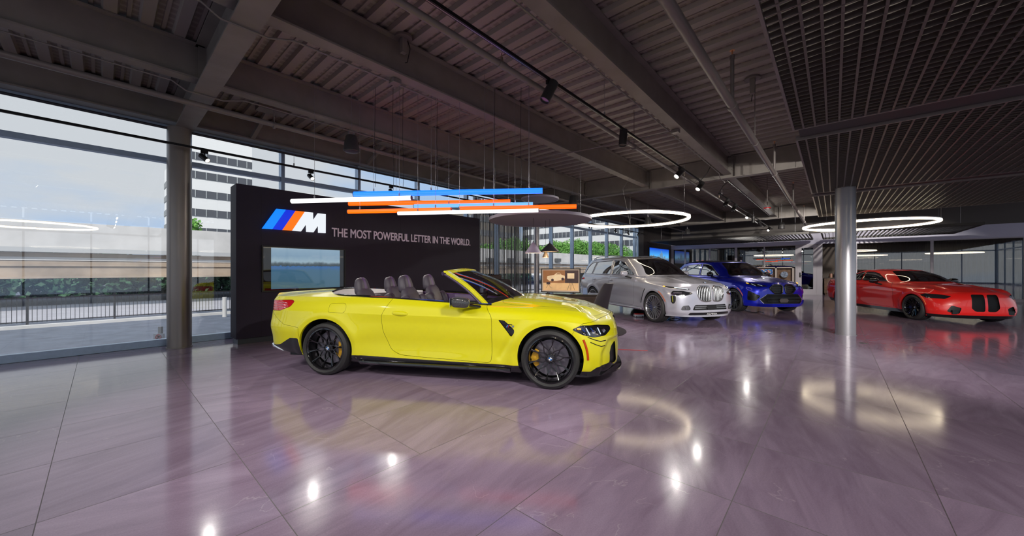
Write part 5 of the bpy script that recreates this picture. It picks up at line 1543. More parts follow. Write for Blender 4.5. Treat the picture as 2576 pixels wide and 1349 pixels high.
        sb.add(vs, [(i * 4 + j, i * 4 + (j + 1) % 4, (i + 1) * 4 + (j + 1) % 4, (i + 1) * 4 + j) for i in range(n) for j in range(4)] + [(0, 1, 2, 3), (n * 4 + 3, n * 4 + 2, n * 4 + 1, n * 4)], False)
        sb.build('sill_blade', M_gloss_black, car)
        # mirror
        mr = MB(); n = 14; m_ = 16
        cx, cy_, cz = 1.845, 1.015, .965; vs = []
        for i in range(n + 1):
            u = -1 + 2 * i / n
            for j in range(m_):
                a = j * 2 * PI / m_; f = (1 - abs(u) ** 4.5) ** .5
                ex = math.copysign(abs(math.cos(a)) ** .6, math.cos(a)); ez = math.copysign(abs(math.sin(a)) ** .6, math.sin(a))
                vs.append((cx + u * .115 + ex * .0, s * (cy_ + ex * .058 * f), cz + ez * .062 * f - u * .006))
        fs = [(i * m_ + j, i * m_ + (j + 1) % m_, (i + 1) * m_ + (j + 1) % m_, (i + 1) * m_ + j) for i in range(n) for j in range(m_)]
        mo = MB().add(vs, fs, True).build('door_mirror', mat('carbon weave mirror cap', (.045, .045, .045), .12, coat=1., noise=.5, nscale=150), car)
        MB().tube([(2.02, s * .83, .90), (1.97, s * .90, .915), (1.92, s * .97, .935)], [.022, .018, .02], 10).build('mirror_stalk', M_gloss_black, mo)
        MB().box(1.735, 1.738, s * cy_ - .05, s * cy_ + .05, cz - .05, cz + .05).build('mirror_glass', M_chrome, mo)
    # splitter
    sp = MB(); vs = []; n = 30
    for k in range(n + 1):
        a = -1 + 2 * k / n; y = a * .86; xo = 3.69 - .50 * abs(a) ** 3.2; xo = 3.70 - .44 * abs(a) ** 3.0
        vs += [(xo - .32, y * .98, .145), (xo - .28, y * .98, .17), (xo, y, .165), (xo, y, .145)]
    sp.add(vs, [(i * 4 + j, i * 4 + (j + 1) % 4, (i + 1) * 4 + (j + 1) % 4, (i + 1) * 4 + j) for i in range(n) for j in range(4)] + [(0, 1, 2, 3), (n * 4 + 3, n * 4 + 2, n * 4 + 1, n * 4)])
    for s in (-1, 1):
        sp.add([(3.42, s * .80, .165), (3.58, s * .60, .165), (3.66, s * .52, .24), (3.60, s * .60, .25), (3.26, s * .885, .165), (3.26, s * .885, .23)], [(0, 1, 2, 3), (0, 3, 5, 4)])
    sp.build('front_splitter', M_gloss_black, car)
    # grilles
    for s in (1, -1):
        pts = trace(H, 'yz', kid, -.004, .03); pts = [Vector((p.x, p.y * s, p.z)) for p in pts]
        go = MB().tube(pts, .006, 8, closed=True).build('kidney_grille', M_gloss_black, car)
        gb = MB()
        for z_ in np.linspace(.35, .73, 8): gb.box(3.55, 3.575, min(s * .04, s * .27), max(s * .04, s * .27), z_, z_ + .012)
        gb.build('grille_bars', M_black, go)
    rb = roundel('bonnet_badge', .041, car); q = H.front(0, .772)[0]; rb.location = (q.x + .001, 0, .772); rb.rotation_euler = (.45, 0, -PI / 2)
    # wheel housings
    for cx, R in ((2.857, .372), (0, .376)): arch_parts(H, cx, .345, R, .50, Yp, car, lip=.03, zmin=.26)
    MB().box(-.80, 3.5, -.60, .60, .155, .24).build('underbody', M_black, car)
    # exhaust tips
    for yy in (.60, .48, -.48, -.60):
        o = MB().lathe([(.05, 0), (.05, .14), (.042, .14), (.042, .0)], 24, 'x', (-1.05, yy, .30)).build('exhaust_tip', M_chrome, car)
    for s in (1, -1):
        pp = [H.side(x, z)[0] for x, z in ((-.90, .345), (-.84, .325), (-.77, .295), (-.70, .262))]
        MB().tube([(q.x - .004, s * (q.y + .002), q.z) for q in pp if q], [.012, .020, .018, .006][:len([q for q in pp if q])], 8).build('rear_reflector_trim', M_chrome, car)
    # ---- windscreen frame and glass
    def wcurve(zt):   # bottom 0 .. top 1
        out = []
        for k in range(21):
            a = -1 + 2 * k / 20
            yb, yt = a * .735, a * .565
            xb = 2.42 - .30 * a * a - .02 * a ** 4; xt = 1.63 - .115 * a * a
            zb_ = .985 - .085 * a * a; zt_ = 1.345 - .035 * a * a
            b = zt; bow = .03 * math.sin(PI * b)
            out.append((xb + (xt - xb) * b + bow * .4, yb + (yt - yb) * b, zb_ + (zt_ - zb_) * b + bow))
        return out
    rowsg = [wcurve(t) for t in np.linspace(0, .97, 10)]; vs = [p for r in rowsg for p in r]
    fs = [(i * 21 + j, i * 21 + j + 1, (i + 1) * 21 + j + 1, (i + 1) * 21 + j) for i in range(9) for j in range(20)]
    wsf = MB()
    def strip_tube(pts, w, h, m_): pass
    for s in (0, 20):
        pts = [wcurve(t)[s] for t in np.linspace(-.06, 1.0, 12)]
        sg = -1 if s == 0 else 1
        for i in range(11):
            a, b = Vector(pts[i]), Vector(pts[i + 1]); d = (b - a).normalized()
            up = Vector((.45, sg * .35, .8)); up = (up - d * up.dot(d)).normalized(); rt = d.cross(up)
            wsf.hexa([a - rt * .030 - up * .022, a + rt * .030 - up * .022, a + rt * .022 + up * .016, a - rt * .022 + up * .016, b - rt * .030 - up * .022 + d * .004, b + rt * .030 - up * .022 + d * .004, b + rt * .022 + up * .016 + d * .004, b - rt * .022 + up * .016 + d * .004])
    hp_ = wcurve(1.0)
    for i in range(20):
        a, b = Vector(hp_[i]), Vector(hp_[i + 1]); e = Vector((-.06, 0, .012)); u_ = Vector((0, 0, .018)); f = Vector((.03, 0, -.006))
        wsf.hexa([a + f - u_, b + f - u_, b + e - u_, a + e - u_, a + f + u_ * .7, b + f + u_ * .7, b + e + u_ * .4, a + e + u_ * .4])
    wf = wsf.build('windscreen_frame', Yp, car, bevel=.006)
    MB().add(vs, fs, True).build('windscreen', glass_mat('windscreen glass', (.55, .56, .62), 1.5), car)
    inn = MB()
    for s in (0, 20):
        pts = [Vector(wcurve(t)[s]) + Vector((-.035, 0, -.03)) for t in np.linspace(-.05, 1.0, 12)]; inn.tube(pts, .020, 8)
    pts = [Vector(p) + Vector((-.07, 0, -.02)) for p in hp_]; inn.tube(pts, .024, 8)
    inn.build('frame_trim', mat('purple black trim', (.045, .025, .07), .45), car)
    # wipers, cowl
    MB().box(2.20, 2.44, -.62, .62, .925, .955).build('cowl_panel', M_black, car)
    for yy in (.1, -.5): MB().tube([(2.36, yy, .985), (2.25, yy + .2, 1.03), (2.20, yy + .45, 1.035)], .007, 6).build('wiper', M_black, car)
    # belt seal strip
    bp = [(x, .80 - .0 * x) for x in np.linspace(.05, 2.15, 20)]
    
    for s in (1, -1):
        pts = []
        for x, y in bp:
            yy = float(np.interp(x, [.05, .6, 1.45, 2.15], [.735, .80, .808, .772])); p, n = H.top(x, yy - .0)
            pts.append((x, s * yy, (p.z if p else .98) + .004))
        MB().tube(pts, .012, 8).build('belt_strip', M_gloss_black, car)
    # ---- cabin
    M_int = mat('plum grey leather', (.060, .048, .066), .5); M_int2 = mat('purple leather', (.10, .05, .15), .45); M_int3 = mat('grey leather panel', (.22, .19, .20), .5)
    tub = MB()
    tub.box(-.28, 2.35, -.72, .72, .24, .30)                       # floor
    tub.box(-.32, -.26, -.50, .50, .3, .95)
    tub.box(2.2, 2.3, -.72, .72, .3, .93)
    for s in (1, -1): tub.box(-.1, 2.3, min(s * .70, s * .745), max(s * .70, s * .745), .25, .84)
    tub.build('cabin_tub', M_dark_int, car)
    for s in (1, -1):
        mb = MB(); vs = []
        for x in np.linspace(.35, 2.15, 16):
            zt = float(np.interp(x, [.35, .7, 1.45, 2.15], [.985, .975, .94, .895])); yo = .785
            vs += [(x, s * yo, zt), (x, s * (yo - .05), zt - .012), (x, s * (yo - .08), zt - .10), (x, s * (yo - .06), zt - .3)]
        mb.add(vs, [(i * 4 + j, i * 4 + j + 1, (i + 1) * 4 + j + 1, (i + 1) * 4 + j) for i in range(15) for j in range(3)], True); mb.build('door_card', M_int2, car)
    # tonneau around the rear seats
    tn = MB(); N = 30; ring_o = []; ring_i = []
    for k in range(N + 1):
        a = -PI / 2 + PI * k / N; y = .765 * math.sin(a); c = math.cos(a)
        xo = .55 - .86 * (c ** .5 if c > 0 else 0)
        H_ = H.top(max(xo, -.2), min(abs(y), .7))[0]; zo = 1.0 + .055 * (1 - (y / .765) ** 2)
        ring_o.append((xo, y, zo))
        ring_i.append((.62 - .52 * (c ** .45 if c > 0 else 0), y * .80, zo - .02 - .05 * c))
    n = N + 1
    inner2 = [(x + .02, y * .96, z - .12) for x, y, z in ring_i]
    tn.add(ring_o + ring_i + inner2, [(k, k + 1, n + k + 1, n + k) for k in range(N)] + [(n + k, n + k + 1, 2 * n + k + 1, 2 * n + k) for k in range(N)], True)
    tn.build('tonneau_cover', M_int3, car)
    MB().tube([(x - .005, y * 1.01, z + .003) for x, y, z in ring_o], .014, 8).build('tonneau_seal', M_gloss_black, car)
    # dashboard, wheel
    ds = MB(); vs = []
    for x, z in ((2.22, .93), (2.05, .945), (1.92, .925), (1.86, .86), (1.92, .70), (2.2, .6)): vs += [(x, -.71, z), (x, .71, z)]
    ds.add(vs, [(2 * i, 2 * i + 1, 2 * i + 3, 2 * i + 2) for i in range(5)], True); ds.build('dashboard', M_dark_int, car)
    MB().box(1.85, 1.87, -.32, .05, .86, 1.0).build('display', M_gloss_black, car)
    sw_ = MB(); R_ = .18
    sw_.tube([(1.70 + .07 * math.sin(a) * 1.0, .37 + R_ * math.cos(a), .86 + R_ * .94 * math.sin(a)) for a in [k * 2 * PI / 28 for k in range(28)]], .015, 8, closed=True)
    sw_.bar((1.70, .2, .86), (1.70, .54, .86), .04, .03); sw_.cyl((1.68, .37, .86), .06, .2, 16, 'x')
    sw_.build('steering_wheel', M_dark_int, car)
    MB().tube([(1.78, .37 - .02, 1.045), (1.78, .37 + .02, 1.045)], .012, 8).build('wheel_mark', emis('red marker', (.8, .03, .03), .5), car)
    MB().box(1.0, 1.9, -.12, .12, .3, .62).build('centre_console', M_dark_int, car, bevel=.02)
    MB().box(1.76, 1.79, -.11, .11, 1.235, 1.295).build('rear_view_mirror', M_gloss_black, car, bevel=.01)
    for s in (1, -1):
        seat(car, .98, s * .38, .40, .76, M_int, M_int2, .54)
        seat(car, .30, s * .38, .42, .70, M_int, M_int2, .50, recl=.30)
    # ---- wheels
    rim = mat('gloss black rim', (.010, .010, .012), .12, coat=1., metal=.4); gold = mat('gold brake caliper', (.75, .42, .03), .3, metal=.3)
    pf = wheel_unit('lattice', .332, .257, .265, rim, gold, 180); pr = wheel_unit('lattice', .332, .257, .270, rim, gold, 0)
    mount_wheels(pf, pr, car, 2.857, .80, .80, .332)
    return car
cv = make_convertible()
hr = onz(824, 874.8, .345); hf = onz(1384.1, 901.5, .345); axd = (hf - hr) / np.linalg.norm(hf - hr)
s_ = float(np.linalg.norm(hf - hr)) / 2.857
nrm = np.array([-axd[1], axd[0], 0])                  # towards the car's left
base = hr + nrm * .865 * s_
place_car(cv, base, math.atan2(axd[1], axd[0]), 2.857, s_)
# ================================================================ CLOSED CARS (two SUVs, one coupe)
def affine_rings(rings, fx, fy, fz):
    return [([fx(x) for x in X], [fy(y, z) for y, z in zip(Y, Z)], [fz(z, x) for z, x in zip(Z, X)]) for X, Y, Z in rings]
SUV_RINGS = [
    ([-1.06, -1.04, -.96, -.70, 0, .8, 1.55, 2.3, 3.105, 3.5, 3.74, 3.92, 3.97], [0, .5, .82, .90, .92, .90, .90, .90, .92, .92, .82, .48, 0], [.36, .36, .36, .34, .30, .27, .26, .26, .26, .25, .24, .23, .23]),
    ([-1.11, -1.09, -1.0, -.70, 0, .8, 1.55, 2.3, 3.105, 3.5, 3.78, 3.96, 4.01], [0, .5, .86, .945, .97, .945, .94, .945, .97, .96, .85, .48, 0], [.46, .46, .46, .45, .40, .37, .36, .36, .38, .38, .34, .33, .33]),
    ([-1.14, -1.12, -1.02, -.70, 0, .8, 1.55, 2.3, 3.105, 3.5, 3.78, 3.96, 4.01], [0, .5, .88, .965, .99, .955, .95, .955, .99, .965, .86, .48, 0], [.62, .62, .60, .58, .56, .52, .50, .50, .54, .54, .46, .46, .46]),
    ([-1.16, -1.14, -1.03, -.70, 0, .8, 1.55, 2.3, 3.105, 3.5, 3.78, 3.96, 4.01], [0, .5, .88, .975, 1.0, .972, .965, .97, 1.0, .975, .85, .47, 0], [.80, .80, .78, .76, .75, .73, .72, .72, .74, .72, .68, .66, .66]),
    ([-1.165, -1.145, -1.04, -.70, 0, .8, 1.55, 2.3, 3.105, 3.5, 3.76, 3.95, 4.0], [0, .5, .87, .965, .99, .975, .97, .972, .985, .95, .83, .46, 0], [.94, .94, .92, .92, .91, .89, .88, .88, .89, .87, .83, .82, .82]),
    ([-1.16, -1.14, -1.03, -.70, 0, .8, 1.55, 2.3, 3.105, 3.5, 3.71, 3.92, 3.98], [0, .5, .85, .94, .965, .965, .962, .96, .955, .90, .78, .45, 0], [1.05, 1.05, 1.04, 1.03, 1.03, 1.01, 1.0, .99, .98, .965, .93, .935, .94]),
    ([-1.155, -1.135, -1.02, -.70, 0, .8, 1.55, 2.3, 3.08, 3.42, 3.60, 3.82, 3.90], [0, .5, .83, .905, .925, .925, .925, .915, .86, .80, .70, .40, 0], [1.12, 1.12, 1.12, 1.13, 1.13, 1.115, 1.10, 1.085, 1.055, 1.035, 1.02, 1.015, 1.015]),
    ([-1.15, -1.13, -1.01, -.68, 0, .8, 1.55, 2.16, 2.72, 2.98, 3.12, 3.24, 3.28], [0, .5, .81, .88, .90, .90, .895, .87, .70, .62, .52, .3, 0], [1.165, 1.165, 1.165, 1.165, 1.165, 1.15, 1.14, 1.135, 1.145, 1.14, 1.135, 1.13, 1.13]),
    ([-1.13, -1.11, -1.0, -.66, 0, .8, 1.5, 1.98, 2.26, 2.42, 2.54, 2.66, 2.70], [0, .5, .79, .865, .885, .885, .88, .86, .83, .78, .68, .4, 0], [1.20, 1.20, 1.20, 1.20, 1.195, 1.185, 1.18, 1.18, 1.185, 1.19, 1.20, 1.21, 1.21]),
    ([-1.02, -1.0, -.92, -.60, 0, .72, 1.28, 1.66, 1.92, 2.05, 2.15, 2.24, 2.27], [0, .46, .71, .775, .795, .80, .80, .785, .755, .715, .63, .37, 0], [1.46, 1.46, 1.45, 1.45, 1.45, 1.45, 1.45, 1.44, 1.44, 1.44, 1.45, 1.46, 1.46]),
    ([-.86, -.84, -.76, -.48, 0, .62, 1.08, 1.36, 1.54, 1.63, 1.70, 1.78, 1.81], [0, .40, .60, .665, .69, .70, .70, .69, .665, .63, .56, .33, 0], [1.70, 1.70, 1.69, 1.69, 1.70, 1.70, 1.695, 1.685, 1.675, 1.675, 1.68, 1.69, 1.695]),
    ([-.84, -.82, -.74, -.44, 0, .6, 1.04, 1.30, 1.44, 1.52, 1.58, 1.64, 1.66], [0, .36, .54, .60, .62, .63, .63, .62, .60, .57, .50, .29, 0], [1.725, 1.725, 1.72, 1.735, 1.75, 1.755, 1.75, 1.735, 1.725, 1.72, 1.72, 1.728, 1.73]),
    ([-.60, -.58, -.50, -.30, 0, .5, .85, 1.0, 1.1, 1.16, 1.2, 1.24, 1.25], [0, .18, .26, .30, .32, .33, .33, .33, .30, .28, .24, .14, 0], [1.76, 1.76, 1.76, 1.775, 1.79, 1.80, 1.795, 1.785, 1.78, 1.775, 1.775, 1.777, 1.78]),
    ([-.5, -.48, -.42, -.25, 0, .4, .7, .85, .95, 1.0, 1.05, 1.08, 1.09], [0] * 13, [1.77, 1.77, 1.77, 1.785, 1.80, 1.805, 1.80, 1.795, 1.79, 1.787, 1.785, 1.783, 1.782]),
]
def closed_car(spec):
    car = thing(spec['name'], spec['label'], 'car')
    Pm = spec['paint']; wb = spec['wb']; R = spec['R']; AR = spec['arch']; xc = spec['xc']
    def disp(G):
        x, y, z = G[..., 0], G[..., 1], G[..., 2]
        for cx in (wb, 0):
            r = np.hypot(x - cx, z - R); G[..., 1] += spec['flare'] * np.exp(-((r - AR - .05) / .05) ** 2) * (z > .22) * (z < spec['belt'] - .05) * np.clip((y - .62) / .2, 0, 1)
        G[..., 1] -= .014 * np.exp(-((z - .58 * spec['belt'] / 1.15) / .10) ** 2) * np.clip((x - .45) / .3, 0, 1) * np.clip((wb - .4 - x) / .3, 0, 1) * np.clip((y - .6) / .2, 0, 1)
        rd = np.exp(-((y - .40 - .04 * (wb + .6 - x)) / .04) ** 2) * .014 * np.clip((x - (wb - .3)) / .3, 0, 1) * np.clip((wb + .75 - x) / .3, 0, 1) * (z > spec['belt'] * .85)
        G[..., 2] += rd
        return G
    P = skin(spec['rings'], creases=spec['creases'], ns=200, nt=spec['nt'], displace=disp)
    H = Hit(P)
    for cx in (wb, 0):
        _, P = P.split(lambda V, cx=cx: np.where(V[:, 1] > .45, np.hypot(V[:, 0] - cx, V[:, 2] - R) - AR, 1.))
    glass = spec['glass']; g = .0026
    zb = spec['belt']
    # glazing: windscreen, rear screen, side windows
    ws = rounded(spec['ws'], .05); wsr = region('yz', ws)
    wscr, P = P.split(lambda V: np.where(V[:, 0] > spec['ws_x'], wsr(V), 1.))
    rs = rounded(spec['rs'], .05); rsr = region('yz', rs)
    rscr, P = P.split(lambda V: np.where(V[:, 0] < spec['rs_x'], rsr(V), 1.))
    wscr.offset(-.004).build('windscreen', spec.get('glass_f', glass), car); rscr.offset(-.004).build('rear_screen', glass, car)
    sides = []
    for nm, poly in spec['side_glass']:
        f = region('xz', rounded(poly, .04)); s_, P = P.split(lambda V: np.where((V[:, 1] > .5) & (V[:, 2] > zb - .1), f(V), 1.)); sides.append((nm, s_, poly))
    shell = P.offset(-.03)
    for sd in ('L', 'R'):
        for nm, s_, poly in sides: s_.offset(-.004).build('side_window', glass, car, sd)
    for s in (1, -1):
        for nm, s_, poly in sides:
            pts = [(p.x, s * p.y, p.z) for p in trace(H, 'xz', rounded(poly, .04), .001, .05)]
            if len(pts) > 3: MB().tube(pts, .011, 6, closed=True).build('window_surround', spec['surround'], car)
    # lower trim and cuts on the nose
    if spec.get('low'):
        lf = spec['low']; lo, P = P.split(lf); lo.build('lower_trim', spec['low_mat'], car)
    made = {}
    for item in spec['cuts']:
        nm, view, poly, m_, depth = item[:5]; cond = item[5] if len(item) > 5 else None
        f = cyl_region(xc, poly) if view == 'cyl' else region(view, poly)
        ff = (lambda V, f=f, cond=cond: np.where(cond(V), f(V), 1.)) if cond else f
        pc, P = P.split(ff, .002)
        for sd in (('L', 'R') if not spec_centre(poly, view) else ('both',)):
            o = pc.offset(-depth).build(nm, m_, car, sd)
            if o: made.setdefault(nm, []).append((sd, o))
    doors = []
    for poly in spec['doors']:
        f = region('xz', rounded(poly, .05)); d, P = P.split(lambda V: np.where((V[:, 1] > .55), f(V), 1.), g); doors.append((d, poly))
    hf_ = region('xy', rounded(spec['hood'], .06)); hd, P = P.split(lambda V: np.where((V[:, 2] > zb * .86) & (V[:, 0] > spec['ws_x'] + .3), hf_(V), 1.), g)
    hd.build('bonnet', Pm, car)
    if spec.get('roof_mat'):
        rf, P = P.split(lambda V: np.where(V[:, 2] > zb + .2, spec['roof_z'] - V[:, 2], 1.)); rf.build('roof_panel', spec['roof_mat'], car)
    P.build('body', Pm, car)
    shell.build('inner_shell', M_black, car)
    for sd in ('L', 'R'):
        s = 1 if sd == 'L' else -1
        for d, poly in doors:
            o = d.build('door', Pm, car, sd)
            hx = min(p[0] for p in poly if p[1] > .6) + .13; hz = spec['handle_z']
            p, n = H.side(hx, hz)
            if p is not None and o:
                vs = []; nn2 = 10
                for k in range(17):
                    t = -1 + k / 8; c = math.sqrt(max(0, 1 - t * t))
                    for j in range(nn2): a = j * 2 * PI / nn2; vs.append((hx + t * .11, s * (p.y - .004 + .030 * c * max(0, math.cos(a))), hz + .026 * c * math.sin(a)))
                MB().add(vs, [(i * nn2 + j, i * nn2 + (j + 1) % nn2, (i + 1) * nn2 + (j + 1) % nn2, (i + 1) * nn2 + j) for i in range(16) for j in range(nn2)], True).build('door_handle', Pm, o)
        # mirror
        mx, my, mz = spec['mirror']; mr = MB(); n = 12; m_ = 14; vs = []
        for i in range(n + 1):
            u = -1 + 2 * i / n
            for j in range(m_):
                a = j * 2 * PI / m_; f = (1 - abs(u) ** 2.8) ** .5
                vs.append((mx + math.copysign(abs(math.cos(a)) ** .7, math.cos(a)) * .075 * f, s * (my + u * .12), mz + math.copysign(abs(math.sin(a)) ** .7, math.sin(a)) * .08 * f))
        mo = MB().add(vs, [(i * m_ + j, i * m_ + (j + 1) % m_, (i + 1) * m_ + (j + 1) % m_, (i + 1) * m_ + j) for i in range(n) for j in range(m_)], True).build('door_mirror', spec['mirror_mat'], car)
        MB().tube([(mx + .1, s * (my - .22), mz - .14), (mx + .05, s * (my - .13), mz - .10), (mx, s * (my - .04), mz - .07)], .022, 8).build('mirror_stalk', M_black, mo)
        # side marker on the front arch
        mk = []
        for k in range(7):
            a = math.radians(spec['marker'][0] + (spec['marker'][1] - spec['marker'][0]) * k / 6); rr = AR + .055
            p, n_ = H.side(wb + rr * math.cos(a), R + rr * math.sin(a)); mk.append((p.x, s * (p.y + .002), p.z))
        MB().tube(mk, .009, 6).build('side_marker', emis('orange marker', (.9, .16, .02), .5), car)
    for cx in (wb, 0): arch_parts(H, cx, R, AR, .55, Pm, car, lip=.03, zmin=.24)
    MB().box(-.9, wb + .75, -.62, .62, .24, .34).build('underbody', M_black, car)
    # cabin
    zs = spec['seat_z']; mi = spec['int']
    for xs in spec['seat_x']:
        for s in (1, -1): seat(car, xs, s * .40, zs, .80, mi, mi, .54)
    MB().box(-.7, wb - .55, -.78, .78, .34, .42).build('cabin_floor', M_black, car)
    dz = zb; dx = spec['dash_x']
    MB().add([(dx, y, z) if k == 0 else (dx, y, z) for k, (y, z) in enumerate(())] or [(dx + .45, -.70, dz - .02), (dx + .45, .70, dz - .02), (dx, .72, dz - .03), (dx, -.72, dz - .03), (dx - .05, -.72, dz - .4), (dx - .05, .72, dz - .4)], [(0, 1, 2, 3), (3, 2, 5, 4)]).build('dashboard', M_dark_int, car)
    sw_ = MB(); sw_.tube([(dx - .22 + .06 * math.sin(a), .38 + .185 * math.cos(a), dz + .0 + .17 * math.sin(a)) for a in [k * 2 * PI / 24 for k in range(24)]], .014, 6, closed=True); sw_.bar((dx - .22, .2, dz), (dx - .22, .56, dz), .04, .03)
    sw_.build('steering_wheel', M_dark_int, car)
    for s in (1, -1): MB().box(spec['ws_x'] - .5, spec['ws_x'] + .4, min(s * .70, s * .75), max(s * .70, s * .75), .4, dz - .05).build('door_card', mi, car)
    # wheels
    pf = wheel_unit(spec['wheel'], R, spec['rr'], .28, spec['rim'], spec['cal'], 180)
    pr = wheel_unit(spec['wheel'], R, spec['rr'], .28, spec['rim'], spec['cal'], 0)
    mount_wheels(pf, pr, car, wb, spec['track'], spec['track'], R)
    return car, H
def spec_centre(poly, view): return view == 'yz' and min(p[0] for p in poly) < 0
def kidney(H, car, poly, m_frame, m_bar, bars, vertical=True, r=.014, depth=.05):
    for s in (1, -1):
        pts = [Vector((p.x, s * p.y, p.z)) for p in trace(H, 'yz', poly, .006, .03)]
        go = MB().tube(pts, r, 8, closed=True).build('kidney_grille', m_frame, car)
        ys = [p[0] for p in poly]; zs = [p[1] for p in poly]; sd = poly_sdf(poly)
        gb = MB()
        for k in range(bars):
            t = (k + .5) / bars
            if vertical:
                y = min(ys) + (max(ys) - min(ys)) * t; zz = np.linspace(min(zs), max(zs), 60); ok = [z for z in zz if sd(np.array([[y, z]]))[0] < -.004]
                if len(ok) < 3: continue
                a = [H.front(y, z)[0] for z in np.linspace(ok[0], ok[-1], 6)]
                gb.tube([(p.x - .016, s * y, p.z) for p in a if p], .009, 6)
            else:
                z = min(zs) + (max(zs) - min(zs)) * t; yy = np.linspace(min(ys), max(ys), 60); ok = [y for y in yy if sd(np.array([[y, z]]))[0] < -.004]
                if len(ok) < 3: continue
                a = [H.front(y, z)[0] for y in np.linspace(ok[0], ok[-1], 6)]
                gb.tube([(p.x - .016, s * p.y, p.z) for p in a if p], .007, 6)
        gb.build('grille_bars', m_bar, go)

M_darkgap = mat('dark opening', (.006, .006, .007), .5)
M_lampglass = mat('smoked lamp glass', (.018, .018, .022), .06, coat=1.)
def led_strip(H, car, xc, pts, r, m, name='daytime_light', lift=.004):
    for s in (1, -1):
        q = []
        for a, z in pts:
            p, n = H.cyl(xc, a, z); q.append((p.x + n.x * lift, s * (p.y + abs(n.y) * lift), p.z + n.z * lift))
        MB().tube(q, r, 8).build(name, m, car)

def make_grey_suv():
    M_g = paint('pearl grey paint', (.50, .50, .57), metal=.35, rough=.22)
    M_silver = mat('polished silver trim', (.62, .62, .63), .2, metal=.9)
    wb = 3.105; R = .39
    sidew = [('rear', [(-.80, 1.235), (-.66, 1.48), (-.50, 1.60), (-.16, 1.635), (-.26, 1.225)]), ('rear door', [(-.20, 1.225), (-.10, 1.635), (.86, 1.655), (.90, 1.225)]), ('front door', [(.99, 1.225), (.95, 1.655), (1.22, 1.645), (1.50, 1.585), (2.12, 1.225)])]
    doors = [[(-.02, 1.21), (-.06, 1.02), (.10, .82), (.42, .50), (.48, .40), (.95, .38), (.955, 1.21)], [(.965, 1.21), (.962, .38), (2.18, .37), (2.24, .45), (2.26, 1.06), (2.2, 1.19)]]
    kid = rounded([(.035, .60), (.03, .93), (.10, .965), (.30, .965), (.385, .91), (.40, .76), (.32, .62), (.20, .585)], .05)
    low_in = rounded([(-.52, .385), (-.46, .51), (.46, .51), (.52, .385)], .02)
    lamp_lo = rounded_c([(31, .775), (33, .81), (44, .845), (57, .842), (58, .74), (40, .735)], .02)
    lamp_v = rounded_c([(52, .73), (58.5, .73), (57.5, .56), (54.5, .52), (52, .60)], .015)
    drl = rounded_c([(33, .868), (36, .895), (52, .935), (74, .955), (68, .93), (52, .895)], .01)
    corner = rounded_c([(36, .385), (34, .40), (36, .50), (44, .485), (46, .385)], .015)
    lipd = rounded([(-.62, .265), (-.58, .325), (.58, .325), (.62, .265)], .01)
    spec = dict(name='suv_car', label='light grey three-row SUV with tall chrome barred grille and multi-spoke wheels', paint=M_g, wb=wb, R=R, arch=.425, xc=3.1, flare=.016, belt=1.20,
                rings=SUV_RINGS, creases=(6, 10), nt=(4, 4, 5, 5, 5, 5, 5, 8, 8, 8, 9, 4, 7, 6), glass=glass_mat('tinted side glass', (.22, .23, .26), 3.6, 1.8), glass_f=glass_mat('car windscreen', (.50, .52, .55), 2.5),
                ws=[(-.2, 1.225), (.69, 1.215), (.60, 1.45), (.52, 1.675), (-.2, 1.69)], ws_x=1.55, rs=[(-.2, 1.23), (.72, 1.23), (.60, 1.60), (-.2, 1.66)], rs_x=-.78,
                side_glass=sidew, surround=M_silver, doors=doors, hood=[(2.62, -1), (2.62, .62), (2.45, .80), (2.9, .86), (3.35, .78), (3.62, .66), (3.78, .40), (3.84, 0), (3.84, -1)],
                cuts=[('lower_grille', 'yz', low_in, M_darkgap, .05, lambda V: V[:, 0] > 3.4), ('kidney_recess', 'yz', kid, M_darkgap, .045, lambda V: V[:, 0] > 3.4), ('headlight', 'cyl', lamp_lo, M_lampglass, .004), ('air_curtain', 'cyl', lamp_v, M_darkgap, .02),
                      ('daytime_lamp', 'cyl', drl, M_lampglass, .003), ('fog_recess', 'cyl', corner, mat('grey recess', (.10, .10, .11), .3, metal=.3), .02), ('lip_panel', 'yz', lipd, M_gloss_black, .004, lambda V: V[:, 0] > 3.4)],
                handle_z=1.045, mirror=(1.95, 1.08, 1.255), mirror_mat=M_g, marker=(62, 22), seat_z=.62, seat_x=(1.25, .2), dash_x=1.95, int=mat('grey cabin leather', (.09, .085, .085), .5), wheel='multi', rr=.305, rim=mat('dark silver rim', (.42, .42, .45), .28, metal=.85), cal=mat('blue caliper', (.03, .06, .3), .4), track=.86)
    car, H = closed_car(spec)
    kidney(H, car, kid, M_silver, M_silver, 8, True, .016)
    led_strip(H, car, 3.1, [(37, .888), (45, .907), (55, .925)], .008, emis('white lamp bar', (.9, .95, 1), 1.2))
    led_strip(H, car, 3.1, [(68, .944), (71, .949)], .010, emis('amber lamp', (1, .4, .03), 2.5), 'indicator')
    led_strip(H, car, 3.1, [(45, .80), (55, .80)], .018, mat('lamp reflector', (.5, .5, .55), .15, metal=.9), 'projector')
    led_strip(H, car, 3.1, [(40, .41), (40.5, .47)], .009, M_chrome, 'fog_trim')
    led_strip(H, car, 3.1, [(56.3, .72), (55.6, .57)], .007, mat('yellow green strip', (.5, .5, .02), .3), 'curtain_blade', -.008)
    # lower grille bars, sensor, lip
    p = H.front(0, .45)[0]
    gb = MB(); gb.box(p.x - .03, p.x - .015, -.48, .48, .425, .440); gb.box(p.x - .03, p.x - .015, -.48, .48, .465, .478); gb.build('grille_bar', M_silver, car)
    MB().prism([(p.x - .01, y, z) for y, z in rounded([(-.12, .40), (-.15, .44), (-.12, .495), (.12, .495), (.15, .44), (.12, .40)], .02)], (0, 0, 0), (.012, 0, 0)).build('radar_cover', M_black, car)
    n = 26; vs = []
